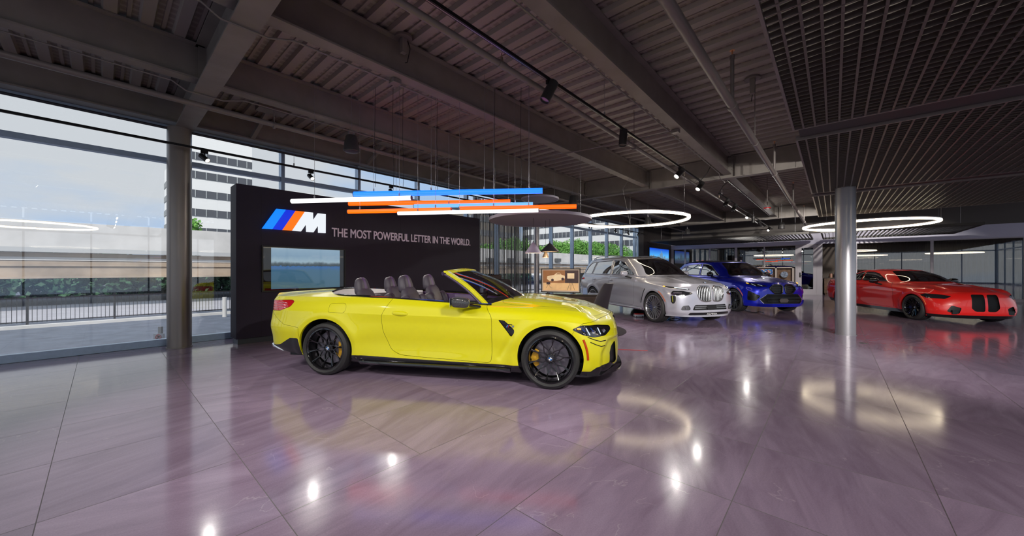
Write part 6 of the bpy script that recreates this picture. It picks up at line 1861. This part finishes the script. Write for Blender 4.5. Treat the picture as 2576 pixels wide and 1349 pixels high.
    for k in range(n + 1):
        a = -1 + 2 * k / n; xo = 4.035 - .50 * abs(a) ** 3.; vs += [(xo - .2, a * .95, .24), (xo, a * .965, .25), (xo, a * .965, .225), (xo - .2, a * .95, .215)]
    MB().add(vs, [(i * 4 + j, i * 4 + (j + 1) % 4, (i + 1) * 4 + (j + 1) % 4, (i + 1) * 4 + j) for i in range(n) for j in range(4)]).build('front_lip', M_g, car)
    tx = text_mesh('lip_lettering', 'ALPINA', .055, mat('silver letters', (.5, .5, .5), .3), car, .003, align='CENTER', width=.32, bevel=.001)
    p = H.front(0, .29)[0]; tx.location = (p.x + .012, 0, .272); tx.rotation_euler = (PI / 2, 0, PI / 2)
    # roof rails
    for s in (1, -1):
        pts = [(x, s * y, z) for x, y, z in ((-.55, .60, 1.745), (-.40, .605, 1.79), (0, .625, 1.815), (.6, .635, 1.82), (1.05, .625, 1.80), (1.35, .61, 1.755), (1.45, .60, 1.725))]
        rr_ = MB().tube(pts, .014, 8).build('roof_rail', M_silver, car)
        for x in (-.4, 1.05): MB().cyl((x, s * .612, 1.70), .012, .09, 8).build('rail_foot', M_silver, rr_)
    # air breather and sill
        q = [H.side(wb - .52 + .06 * k, .47 + .13 * k)[0] for k in range(4)]
        MB().tube([(v.x, s * (v.y + .002), v.z) for v in q if v], .010, 6).build('air_breather', M_gloss_black, car)
        pts = [(x, s * (H.side(x, .33)[0].y + .03), .31) for x in np.linspace(.5, wb - .5, 12)]
        MB().tube(pts, .025, 8).build('side_step', M_silver if False else M_g, car)
        t = H.side(-.85, 1.06)[0]
        led = [(a, 1.07) for a in ()]
        MB().tube([(-.72, s * (H.side(-.72, 1.06)[0].y), 1.06), (-.9, s * (H.side(-.9, 1.05)[0].y), 1.05)], .035, 8).build('tail_light', mat('red tail lens', (.55, .01, .015), .08, coat=1.), car)
    b = roundel('bonnet_badge', .042, car); q = H.top(3.80, 0)[0]; b.location = (3.80, 0, q.z + .006); b.rotation_euler = (PI / 2 - .7, 0, -PI / 2) if False else (0, 0, 0)
    b.rotation_euler = (1.15, 0, -PI / 2)
    return car
grey = make_grey_suv()
a_ = onz(1645, 811., 0)                                    # front right tyre contact, outer face
gh = math.radians(-121.5); fx_ = np.array([math.cos(gh), math.sin(gh), 0]); ly_ = np.array([-math.sin(gh), math.cos(gh), 0])
base = a_ + ly_ * (.86 + .10) - fx_ * 3.105
place_car(grey, base, gh, 3.105)

def make_blue_suv():
    M_b = paint('deep blue paint', (.003, .012, .50), metal=.3, rough=.25)
    wb = 2.972; k = wb / 3.105
    fx = lambda x: x * k if 0 <= x <= 3.105 else (x * .93 if x < 0 else wb + (x - 3.105) * .99)
    def fz(z, x):
        q = z * (.955 if z < 1.25 else .962)
        return q - (.04 * max(0, -x) if z > 1.5 else 0)
    rings = affine_rings(SUV_RINGS, fx, lambda y, z: y, fz)
    R = .372
    F = lambda poly: [(fx(x), fz(z, x)) for x, z in poly]
    sidew = [('rear', F([(-.72, 1.25), (-.56, 1.45), (-.40, 1.55), (-.16, 1.60), (-.26, 1.235)])), ('rear door', F([(-.20, 1.235), (-.10, 1.61), (.86, 1.65), (.90, 1.225)])), ('front door', F([(.99, 1.225), (.95, 1.65), (1.22, 1.64), (1.50, 1.58), (2.12, 1.225)]))]
    doors = [F([(-.02, 1.21), (-.06, 1.02), (.10, .82), (.42, .50), (.48, .40), (.95, .38), (.955, 1.21)]), F([(.965, 1.21), (.962, .38), (2.18, .37), (2.24, .45), (2.26, 1.06), (2.2, 1.19)])]
    kid = rounded([(.05, .66), (.03, .86), (.09, .905), (.30, .90), (.41, .82), (.42, .77), (.30, .64), (.12, .62)], .03)
    low_in = rounded([(-.70, .45), (-.50, .60), (.50, .60), (.70, .45), (.58, .32), (-.58, .32)], .02)
    side_in = rounded_c([(40, .55), (58, .72), (59, .42), (47, .40)], .02)
    lamp = rounded_c([(29, .845), (32, .875), (48, .93), (66, .955), (60, .90), (45, .845)], .012)
    spec = dict(name='suv_car', label='deep blue SUV with black hexagonal kidney grille and black roof, right of the grey one', paint=M_b, wb=wb, R=R, arch=.41, xc=2.97, flare=.018, belt=1.145,
                rings=rings, creases=(6, 10), nt=(4, 4, 5, 5, 5, 5, 5, 8, 8, 8, 9, 4, 7, 6), glass=glass_mat('tinted side glass', (.22, .23, .26), 3.6, 1.8), glass_f=glass_mat('car windscreen', (.50, .52, .55), 2.5),
                ws=[(-.2, 1.165), (.69, 1.16), (.60, 1.40), (.52, 1.61), (-.2, 1.625)], ws_x=1.48, rs=[(-.2, 1.18), (.70, 1.18), (.58, 1.52), (-.2, 1.56)], rs_x=-.68,
                side_glass=sidew, surround=M_chrome, doors=doors, hood=[(2.50, -1), (2.50, .62), (2.34, .80), (2.78, .86), (3.22, .78), (3.50, .66), (3.66, .40), (3.72, 0), (3.72, -1)],
                roof_mat=M_gloss_black, roof_z=1.655,
                cuts=[('lower_grille', 'yz', low_in, M_darkgap, .03, lambda V: V[:, 0] > 3.2), ('kidney_recess', 'yz', kid, M_darkgap, .04, lambda V: V[:, 0] > 3.2), ('side_intake', 'cyl', side_in, M_gloss_black, .03), ('headlight', 'cyl', lamp, M_lampglass, .003)],
                handle_z=.995, mirror=(1.86, 1.07, 1.20), mirror_mat=M_gloss_black, marker=(62, 22), seat_z=.58, seat_x=(1.18, .15), dash_x=1.86, int=mat('dark cabin leather', (.035, .034, .036), .5), wheel='star', rr=.285, rim=mat('black silver rim', (.07, .07, .08), .25, metal=.8), cal=mat('blue caliper', (.03, .06, .3), .4), track=.85)
    car, H = closed_car(spec)
    kidney(H, car, kid, mat('dark chrome', (.12, .12, .13), .18, metal=.9), M_gloss_black, 5, False, .016)
    led_strip(H, car, 2.97, [(60, .932), (64, .945)], .012, emis('amber lamp', (1, .4, .03), 2.5), 'indicator')
    for a in (38, 48): led_strip(H, car, 2.97, [(a + 7, .90 + (a - 38) * .002), (a + 1, .875), (a, .862)], .006, emis('dim lamp bar', (.7, .8, .9), .5))
    p = H.front(0, .46)[0]
    g_ = MB(); g_.box(p.x - .02, p.x - .008, -.56, .56, .49, .505); g_.box(p.x - .02, p.x - .008, -.52, .52, .40, .412); g_.build('grille_bar', M_gloss_black, car)
    MB().prism([(p.x - .006, y, z) for y, z in rounded([(-.11, .36), (-.15, .42), (-.11, .48), (.11, .48), (.15, .42), (.11, .36)], .015)], (0, 0, 0), (.014, 0, 0)).build('radar_cover', mat('brown grey cover', (.08, .065, .06), .3), car)
    outline_tube(H, 'yz', [(-.52, .60), (.52, .60)], .010, 'grille_moulding', mat('dark chrome', (.12, .12, .13), .18, metal=.9), car, closed=False, both=False, lift=.004) if False else None
    pts = [H.front(abs(y), .612)[0] for y in np.linspace(-.5, .5, 14)]
    MB().tube([(q.x + .004, y, q.z) for q, y in zip(pts, np.linspace(-.5, .5, 14))], .010, 6).build('grille_moulding', mat('dark chrome', (.12, .12, .13), .18, metal=.9), car)
    for s in (1, -1):
        pts = [H.front(y, z)[0] for y, z in ((.52, .60), (.60, .53), (.70, .455), (.64, .38), (.59, .325))]
        MB().tube([(q.x + .003, s * q.y, q.z) for q in pts if q], .008, 6).build('grille_edge', M_chrome, car)
    return car
blue = make_blue_suv()
a_ = onz(1851, 783.4, 0)
gh = math.radians(-133.3 - 1.0); fx_ = np.array([math.cos(gh), math.sin(gh), 0]); ly_ = np.array([-math.sin(gh), math.cos(gh), 0])
place_car(blue, a_ + ly_ * .90 - fx_ * 2.972, gh, 2.972)

def make_red_coupe():
    M_r = paint('bright red paint', (.85, .018, .015), rough=.3)
    SX = [-.55, 0, .7, 1.45, 2.15, 2.857, 3.25]
    def row(xr, xf, Y, Z, sx=SX): return (list(xr) + list(sx) + list(xf), Y, Z)
    rings = [
        row((-.96, -.94, -.84), (3.45, 3.58, 3.62), [0, .45, .74, .84, .86, .86, .86, .86, .87, .85, .76, .42, 0], [.26, .26, .27, .25, .20, .17, .165, .16, .16, .155, .15, .14, .14]),
        row((-1.04, -1.02, -.86), (3.475, 3.635, 3.68), [0, .50, .82, .905, .92, .88, .872, .88, .92, .905, .80, .45, 0], [.43, .43, .43, .43, .40, .37, .36, .36, .39, .39, .34, .29, .28]),
        row((-1.06, -1.03, -.88), (3.47, 3.64, 3.69), [0, .52, .84, .93, .947, .90, .892, .90, .937, .91, .79, .45, 0], [.60, .60, .59, .58, .57, .55, .54, .54, .56, .54, .48, .43, .42]),
        row((-1.065, -1.04, -.89), (3.45, 3.62, 3.68), [0, .52, .82, .915, .94, .905, .90, .905, .93, .89, .75, .45, 0], [.79, .79, .77, .76, .76, .74, .73, .72, .73, .70, .63, .60, .59]),
        row((-1.06, -1.03, -.87), (3.39, 3.57, 3.645), [0, .52, .79, .86, .885, .88, .88, .88, .878, .82, .67, .42, 0], [.93, .93, .92, .91, .91, .90, .88, .85, .845, .80, .755, .735, .73]),
        row((-1.05, -1.02, -.85), (3.31, 3.51, 3.59), [0, .52, .74, .79, .82, .83, .83, .825, .79, .735, .60, .38, 0], [1.03, 1.03, 1.0, .975, .98, .965, .94, .905, .888, .845, .805, .79, .79]),
        ([-.86, -.83, -.72, -.48, 0, .7, 1.4, 1.95, 2.45, 2.75, 2.92, 3.04, 3.08], [0, .45, .62, .73, .79, .81, .81, .79, .64, .54, .46, .26, 0], [1.04, 1.04, 1.02, 1.0, 1.0, .985, .96, .94, .95, .935, .925, .915, .915]),
        ([-.58, -.55, -.46, -.30, .1, .7, 1.35, 1.72, 2.0, 2.15, 2.26, 2.36, 2.40], [0, .40, .55, .66, .75, .785, .785, .765, .72, .67, .58, .34, 0], [1.08, 1.08, 1.06, 1.03, 1.02, 1.01, .995, .98, .98, .985, .99, 1.0, 1.0]),
        ([-.12, -.10, -.02, .10, .35, .75, 1.2, 1.42, 1.60, 1.70, 1.80, 1.90, 1.93], [0, .36, .50, .58, .64, .675, .675, .66, .63, .59, .51, .30, 0], [1.24, 1.235, 1.215, 1.205, 1.21, 1.215, 1.205, 1.195, 1.19, 1.19, 1.20, 1.21, 1.21]),
        ([.28, .30, .34, .40, .55, .80, 1.05, 1.18, 1.30, 1.36, 1.42, 1.47, 1.49], [0, .30, .42, .48, .53, .56, .56, .55, .53, .50, .43, .25, 0], [1.36, 1.355, 1.335, 1.33, 1.345, 1.35, 1.345, 1.335, 1.325, 1.325, 1.33, 1.345, 1.35]),
        ([.5, .51, .54, .58, .66, .80, .95, 1.02, 1.08, 1.12, 1.15, 1.18, 1.19], [0, .15, .21, .24, .27, .28, .28, .28, .27, .25, .22, .13, 0], [1.385, 1.385, 1.38, 1.38, 1.385, 1.388, 1.385, 1.38, 1.378, 1.376, 1.376, 1.378, 1.38]),
        ([.55, .56, .58, .62, .68, .80, .92, .98, 1.02, 1.05, 1.08, 1.10, 1.11], [0] * 13, [1.39, 1.39, 1.39, 1.392, 1.393, 1.395, 1.393, 1.39, 1.388, 1.387, 1.386, 1.385, 1.385])]
    wb = 2.857
    tl = [(-.50, .86), (-.52, .93), (-.80, .965), (-1.2, .96), (-1.2, .86), (-.85, .81), (-.68, .82)]
    spec = dict(name='coupe_car', label='bright red low car at the right edge, partly hidden by the silver column', paint=M_r, wb=wb, R=.34, arch=.37, xc=2.8, flare=.016, belt=.99,
                rings=rings, creases=(5, 9), nt=(5, 6, 7, 6, 6, 6, 8, 9, 9, 8, 6), glass=glass_mat('tinted side glass', (.22, .23, .26), 3.6, 1.8), glass_f=glass_mat('car windscreen', (.50, .52, .55), 2.5),
                ws=[(-.2, 1.03), (.62, 1.02), (.53, 1.2), (.42, 1.325), (-.2, 1.34)], ws_x=1.40, rs=[(-.2, 1.10), (.50, 1.10), (.40, 1.27), (-.2, 1.32)], rs_x=.3,
                side_glass=[('rear', [(.0, 1.045), (.30, 1.19), (.52, 1.27), (.70, 1.29), (.74, 1.03)]), ('front', [(.80, 1.03), (.77, 1.295), (1.05, 1.29), (1.30, 1.24), (1.75, 1.02)])], surround=M_gloss_black,
                doors=[[(.86, 1.02), (.80, .80), (.82, .45), (1.0, .30), (2.155, .27), (2.18, .30), (2.185, .79), (1.95, .98)]], hood=[(2.30, -1), (2.30, .60), (2.40, .745), (2.85, .725), (3.15, .66), (3.35, .57), (3.50, .34), (3.56, 0), (3.56, -1)],
                low=lambda V: np.where((V[:, 0] > .1) & (V[:, 0] < 2.7) & (V[:, 1] > .6), V[:, 2] - .25, np.where((V[:, 0] < -.3), V[:, 2] - .36, np.where(V[:, 0] > 3.2, V[:, 2] - .22, 1.))), low_mat=M_gloss_black,
                cuts=[('tail_light', 'xz', tl, mat('red tail lens', (.55, .01, .015), .08, coat=1.), .002, lambda V: V[:, 1] > .25), ('headlight', 'xz', [(3.10, .70), (3.20, .74), (3.36, .73), (3.53, .69), (3.5, .62), (3.25, .63)], M_lampglass, .003),
                      ('kidney_recess', 'yz', rounded([(.03, .32), (.03, .74), (.26, .74), (.28, .40), (.20, .32)], .03), M_darkgap, .03, lambda V: V[:, 0] > 3.2), ('side_intake', 'yz', rounded([(.5, .25), (.46, .40), (.62, .46), (.70, .30)], .02), M_darkgap, .03, lambda V: V[:, 0] > 3.2)],
                handle_z=.80, mirror=(1.62, 1.0, 1.03), mirror_mat=M_gloss_black, marker=(50, 15), seat_z=.36, seat_x=(.95,), dash_x=1.62, int=mat('dark cabin leather', (.035, .034, .036), .5), wheel='star', rr=.25, rim=mat('gloss black rim', (.010, .010, .012), .12), cal=mat('blue caliper', (.03, .06, .3), .4), track=.80)
    car, H = closed_car(spec)
    for s in (1, -1):
        pts = [(x, s * (H.side(x, .815)[0].y + .001), .815) for x in np.linspace(-.3, 2.1, 14)]
    return car
red = make_red_coupe()
gh = math.radians(-150); fx_ = np.array([math.cos(gh), math.sin(gh), 0]); ly_ = np.array([-math.sin(gh), math.cos(gh), 0])
a_ = onz(2116, 777, 0)
place_car(red, a_ + ly_ * .90, gh, 2.857)
# ================================================================ SALES DESK AND SMALL THINGS
FW = np.array([CF[0], CF[1], 0])
yaw_cam = YAW - PI / 2                                     # local x = to the right of the view, local y = away
M_desk = mat('dark walnut desk', (.055, .032, .028), .35, noise=.3, nscale=6)
dl = ond(1321, 700, 9.6); dr_ = ond(1502, 700, 8.9)
dv_ = np.array([dr_[0] - dl[0], dr_[1] - dl[1]]); dlen = float(np.linalg.norm(dv_)); dang = math.atan2(dv_[1], dv_[0])
dk_ = thing('sales_desk', 'long dark brown sales desk behind the yellow bonnet', 'desk', (dl[0], dl[1], 0), dang)
MB().box(0, dlen, 0, .75, .70, .745).build('desktop', mat('dark polished desktop', (.035, .028, .035), .15), dk_, bevel=.004)
MB().box(.02, dlen - .28, .02, .05, .45, .70).box(dlen - .30, dlen - .03, .02, .70, .10, .70).box(.02, .25, .02, .70, .1, .70).build('drawer_body', M_desk, dk_, bevel=.004)
MB().box(dlen - .03, dlen - .0, .0, .75, .0, .70).build('end_panel', mat('grey end panel', (.16, .15, .17), .35), dk_)
MB().box(0.0, .03, .0, .75, .0, .70).build('end_panel', mat('grey end panel', (.16, .15, .17), .35), dk_)
# poster screen on the desk
pc = ond(1410, 708, 9.35)
ps = thing('poster_screen', 'framed screen with a sepia picture of an old roadster, standing on the desk', 'picture', (pc[0], pc[1], .745), dang)
w, h = 1.03, .62; zb0 = .03
mb = MB()
for a, b, c, d in ((-w / 2, w / 2, zb0, zb0 + .022), (-w / 2, w / 2, zb0 + h - .022, zb0 + h), (-w / 2, -w / 2 + .022, zb0, zb0 + h), (w / 2 - .022, w / 2, zb0, zb0 + h)): mb.box(a, b, -.02, .02, c, d)
mb.build('frame', M_black, ps)
MB().box(-w / 2 + .02, w / 2 - .02, -.005, .015, zb0 + .02, zb0 + h - .02).build('mount', mat('beige mount', (.55, .46, .40), .6, emit=(.5, .42, .36), estr=.15), ps)
iw, ih = w / 2 - .05, h - .10; iz = zb0 + .05
def sepia(name, c, e=.35): return mat(name, c, .5, emit=c, estr=e, noise=.25, nscale=5)
MB().box(-iw, iw, -.008, -.005, iz + ih * .38, iz + ih).build('picture_sky', sepia('sepia brown', (.30, .13, .05)), ps)
MB().box(-iw, iw, -.008, -.005, iz, iz + ih * .38).build('picture_ground', sepia('sepia sand', (.72, .46, .22)), ps)
MB().box(.12, iw, -.0095, -.008, iz + ih * .38, iz + ih).build('dark_backdrop', sepia('sepia dark', (.045, .025, .03)), ps)
car_out = [(-.36, .60), (-.35, .72), (-.27, .76), (-.17, .79), (-.10, .90), (-.02, .91), (.03, .80), (.11, .76), (.12, .64), (.06, .55), (-.10, .50), (-.30, .50)]
MB().prism([(x, -.010, iz + z * ih) for x, z in [(a, b * 1.0 - .02) for a, b in car_out]], (0, -.002, 0), (0, 0, 0)).build('painted_car', sepia('sepia cream', (.80, .62, .40)), ps)
for cx, cz in ((-.21, .52), (.06, .57)):
    MB().cyl((cx, -.013, iz + cz * ih), .036, .003, 20, 'y').build('painted_wheel', sepia('sepia dark', (.045, .025, .03)), ps)
MB().prism([(x, -.0135, iz + z * ih) for x, z in ((-.11, .80), (-.08, .87), (-.02, .88), (.01, .80))], (0, -.001, 0), (0, 0, 0)).build('painted_screen', sepia('sepia mid', (.35, .2, .1)), ps)
mb = MB()
for x in (.18, .27, .37): mb.bar((.275, -.012, iz + ih * .52), (x, -.012, iz + .02), .006, .003, up=(0, 1, 0))
mb.box(.24, .31, -.013, -.010, iz + ih * .50, iz + ih * .56); mb.box(-.37, -.27, -.013, -.010, iz + ih * .30, iz + ih * .42); mb.bar((-.32, -.012, iz + ih * .3), (-.38, -.012, iz + ih * .12), .005, .003, up=(0, 1, 0)); mb.bar((-.32, -.012, iz + ih * .3), (-.24, -.012, iz + ih * .12), .005, .003, up=(0, 1, 0))
mb.build('painted_tripod', sepia('sepia dark', (.045, .025, .03)), ps)
MB().box(.18, .36, -.0115, -.0095, iz + ih * .60, iz + ih * .86).build('painted_sheet', sepia('sepia cream', (.80, .62, .40)), ps)
for x in (-.34, .34): MB().box(x - .035, x + .035, -.09, .09, 0, .012).box(x - .01, x + .01, -.01, .01, .012, .035).build('foot', M_black, ps)
# small desk items
q = ond(1471, 735, 9.05); o = MB().add([(-.05, 0, 0), (.05, 0, 0), (.045, .05, .16), (-.045, .05, .16), (-.05, .11, 0), (.05, .11, 0)], [(0, 1, 2, 3), (3, 2, 5, 4), (0, 3, 4), (1, 5, 2)]).build('desk_card', mat('blue folded card', (.12, .2, .38), .4)); o.location = (q[0], q[1], .747); o.rotation_euler = (0, 0, dang)
tag(o, 'small blue folded card standing on the desk right of the poster screen', 'card')

# chairs
def shell_chair(label, pos, rz, m, hb=1.06, wtop=.42, wseat=.56):
    t = thing('shell_chair', label, 'chair', (pos[0], pos[1], 0), rz)
    prof = [(.34, .40, wseat * .9), (.30, .445, wseat * .96), (.10, .43, wseat), (-.10, .42, wseat), (-.20, .47, wseat), (-.26, .60, wseat * .98), (-.32, .78, wseat * .92), (-.39, .96, wtop * 1.05), (-.42, hb, wtop)]
    vs = []; n = 11; m2 = len(prof)
    def P_(i, j, off):
        x, z, w_ = prof[i]; a = -1 + 2 * j / (n - 1); back = max(0, min(1, (z - .42) / .2)); 
        cx = x + back * .10 * abs(a) ** 2.2 * (1 - .6 * (i == m2 - 1)); cz = z + (1 - back) * .09 * abs(a) ** 3
        if i > 0: tx, tz = prof[i][0] - prof[i - 1][0], prof[i][1] - prof[i - 1][1]
        else: tx, tz = prof[1][0] - prof[0][0], prof[1][1] - prof[0][1]
        l = math.hypot(tx, tz); nx, nz = tz / l, -tx / l
        return (cx - nx * off * -1, a * w_ / 2, cz - nz * off * -1)
    for off in (0, -.035):
        for i in range(m2):
            for j in range(n): vs.append(P_(i, j, off))
    fs = []
    for o_ in (0, m2 * n):
        for i in range(m2 - 1):
            for j in range(n - 1): fs.append((o_ + i * n + j, o_ + i * n + j + 1, o_ + (i + 1) * n + j + 1, o_ + (i + 1) * n + j))
    B = m2 * n
    for j in range(n - 1): fs += [(j, j + 1, B + j + 1, B + j), ((m2 - 1) * n + j, (m2 - 1) * n + j + 1, B + (m2 - 1) * n + j + 1, B + (m2 - 1) * n + j)]
    for i in range(m2 - 1): fs += [(i * n, (i + 1) * n, B + (i + 1) * n, B + i * n), (i * n + n - 1, (i + 1) * n + n - 1, B + (i + 1) * n + n - 1, B + i * n + n - 1)]
    MB().add(vs, fs, True).build('shell', m, t, subsurf=1)
    MB().add([(x, a * w_ / 2 * .86, z + .025) for x, z, w_ in prof[:4] for a in (-1, 1)], [(0, 1, 3, 2), (2, 3, 5, 4), (4, 5, 7, 6)]).build('seat_pad', mat('charcoal seat pad', (.05, .045, .055), .7), t)
    MB().cyl((.05, 0, .06), .03, .36, 14).build('pedestal', M_blackmet, t)
    for k in range(4):
        a = PI / 4 + k * PI / 2; MB().bar((.05, 0, .07), (.05 + .30 * math.cos(a), .30 * math.sin(a), .02), .03, .03).build('leg', M_blackmet, t)
    return t
M_ch1 = mat('graphite chair shell', (.040, .034, .038), .5); M_ch2 = mat('dark brown chair shell', (.045, .028, .026), .5); 
c_ = ond(1492, 760, 7.75); shell_chair('graphite high-backed chair seen from its side, between the yellow bonnet and the grey car', (c_[0], c_[1]), math.atan2(CR[1], CR[0]) + PI - .85, M_ch1, 1.10, .34, .54)
c_ = ond(1236, 700, 10.6); shell_chair('brown chair behind the yellow windscreen, nearest the charcoal wall', (c_[0], c_[1]), YAW + .25, M_ch2, 1.24, .44, .60)
c_ = ond(1271, 700, 9.8); shell_chair('black chair with rounded back just behind the yellow windscreen', (c_[0], c_[1]), YAW - .2, mat('black chair shell', (.022, .02, .025), .4), 1.13, .46, .60)
# rug
rg = ond(1425, 830, 8.35)
o = MB().lathe([(0, .012), (1.30, .012), (1.315, .006), (1.315, .0)], 96).build('round_rug', mat('speckled plum rug', (.030, .022, .030), .95, noise=.5, nscale=60, bump=.6, bscale=140)); o.location = (rg[0], rg[1], .001)
tag(o, 'round dark speckled rug under the desk, showing beside the yellow bumper', 'rug')
# floor things
p = onz(1609, 798); t = thing('charger_box', 'small red topped metal box on the floor beside the grey front wheel', 'box', (p[0], p[1], 0), yaw_cam + .1)
MB().box(-.13, .13, 0, .12, .012, .075).build('case', mat('silver case', (.5, .5, .52), .3, metal=.5), t, bevel=.004)
MB().box(-.125, .125, -.002, .11, .075, .10).build('lid', mat('red lid', (.5, .03, .03), .4), t, bevel=.003)
for x in (-.09, .09): MB().cyl((x, .0, .012), .012, .02, 10).build('foot', M_black, t)
a = onz(1548, 879.6); b = onz(1629, 882.8)
tag(MB().bar((a[0], a[1], .0035), (b[0], b[1], .0035), .018, .005).build('floor_tape', mat('red tape', (.6, .03, .04), .5)), 'thin red tape line on the floor in front of the yellow car', 'tape')
a = [onz(1872, 781), onz(1884, 785), onz(1900, 787), onz(1910, 784.5), onz(1921, 786.5)]
tag(MB().tube([(q[0], q[1], .008) for q in a], .006, 6).build('floor_cable', M_black), 'black cable lying on the floor under the blue car', 'cable')
a = [onz(1678, 801), onz(1685, 806), onz(1700, 808), onz(1712, 805), onz(1704, 801), onz(1690, 802)]
tag(MB().tube([(q[0], q[1], .008) for q in a], .006, 6).build('floor_cable', M_black), 'black cable coiled on the floor under the grey front bumper', 'cable')
p = onz(2172, 864); t = thing('floor_outlet', 'small round metal floor outlet right of the silver column base', 'outlet', (p[0], p[1], 0))
MB().lathe([(0, .002), (.055, .002), (.06, .0)], 28).build('cover', mat('steel cover', (.35, .33, .35), .3, metal=.8), t)
MB().tube([(.05 * math.cos(k * PI / 10), .05 * math.sin(k * PI / 10), .003) for k in range(20)], .003, 6, closed=True).build('rim', M_black, t)
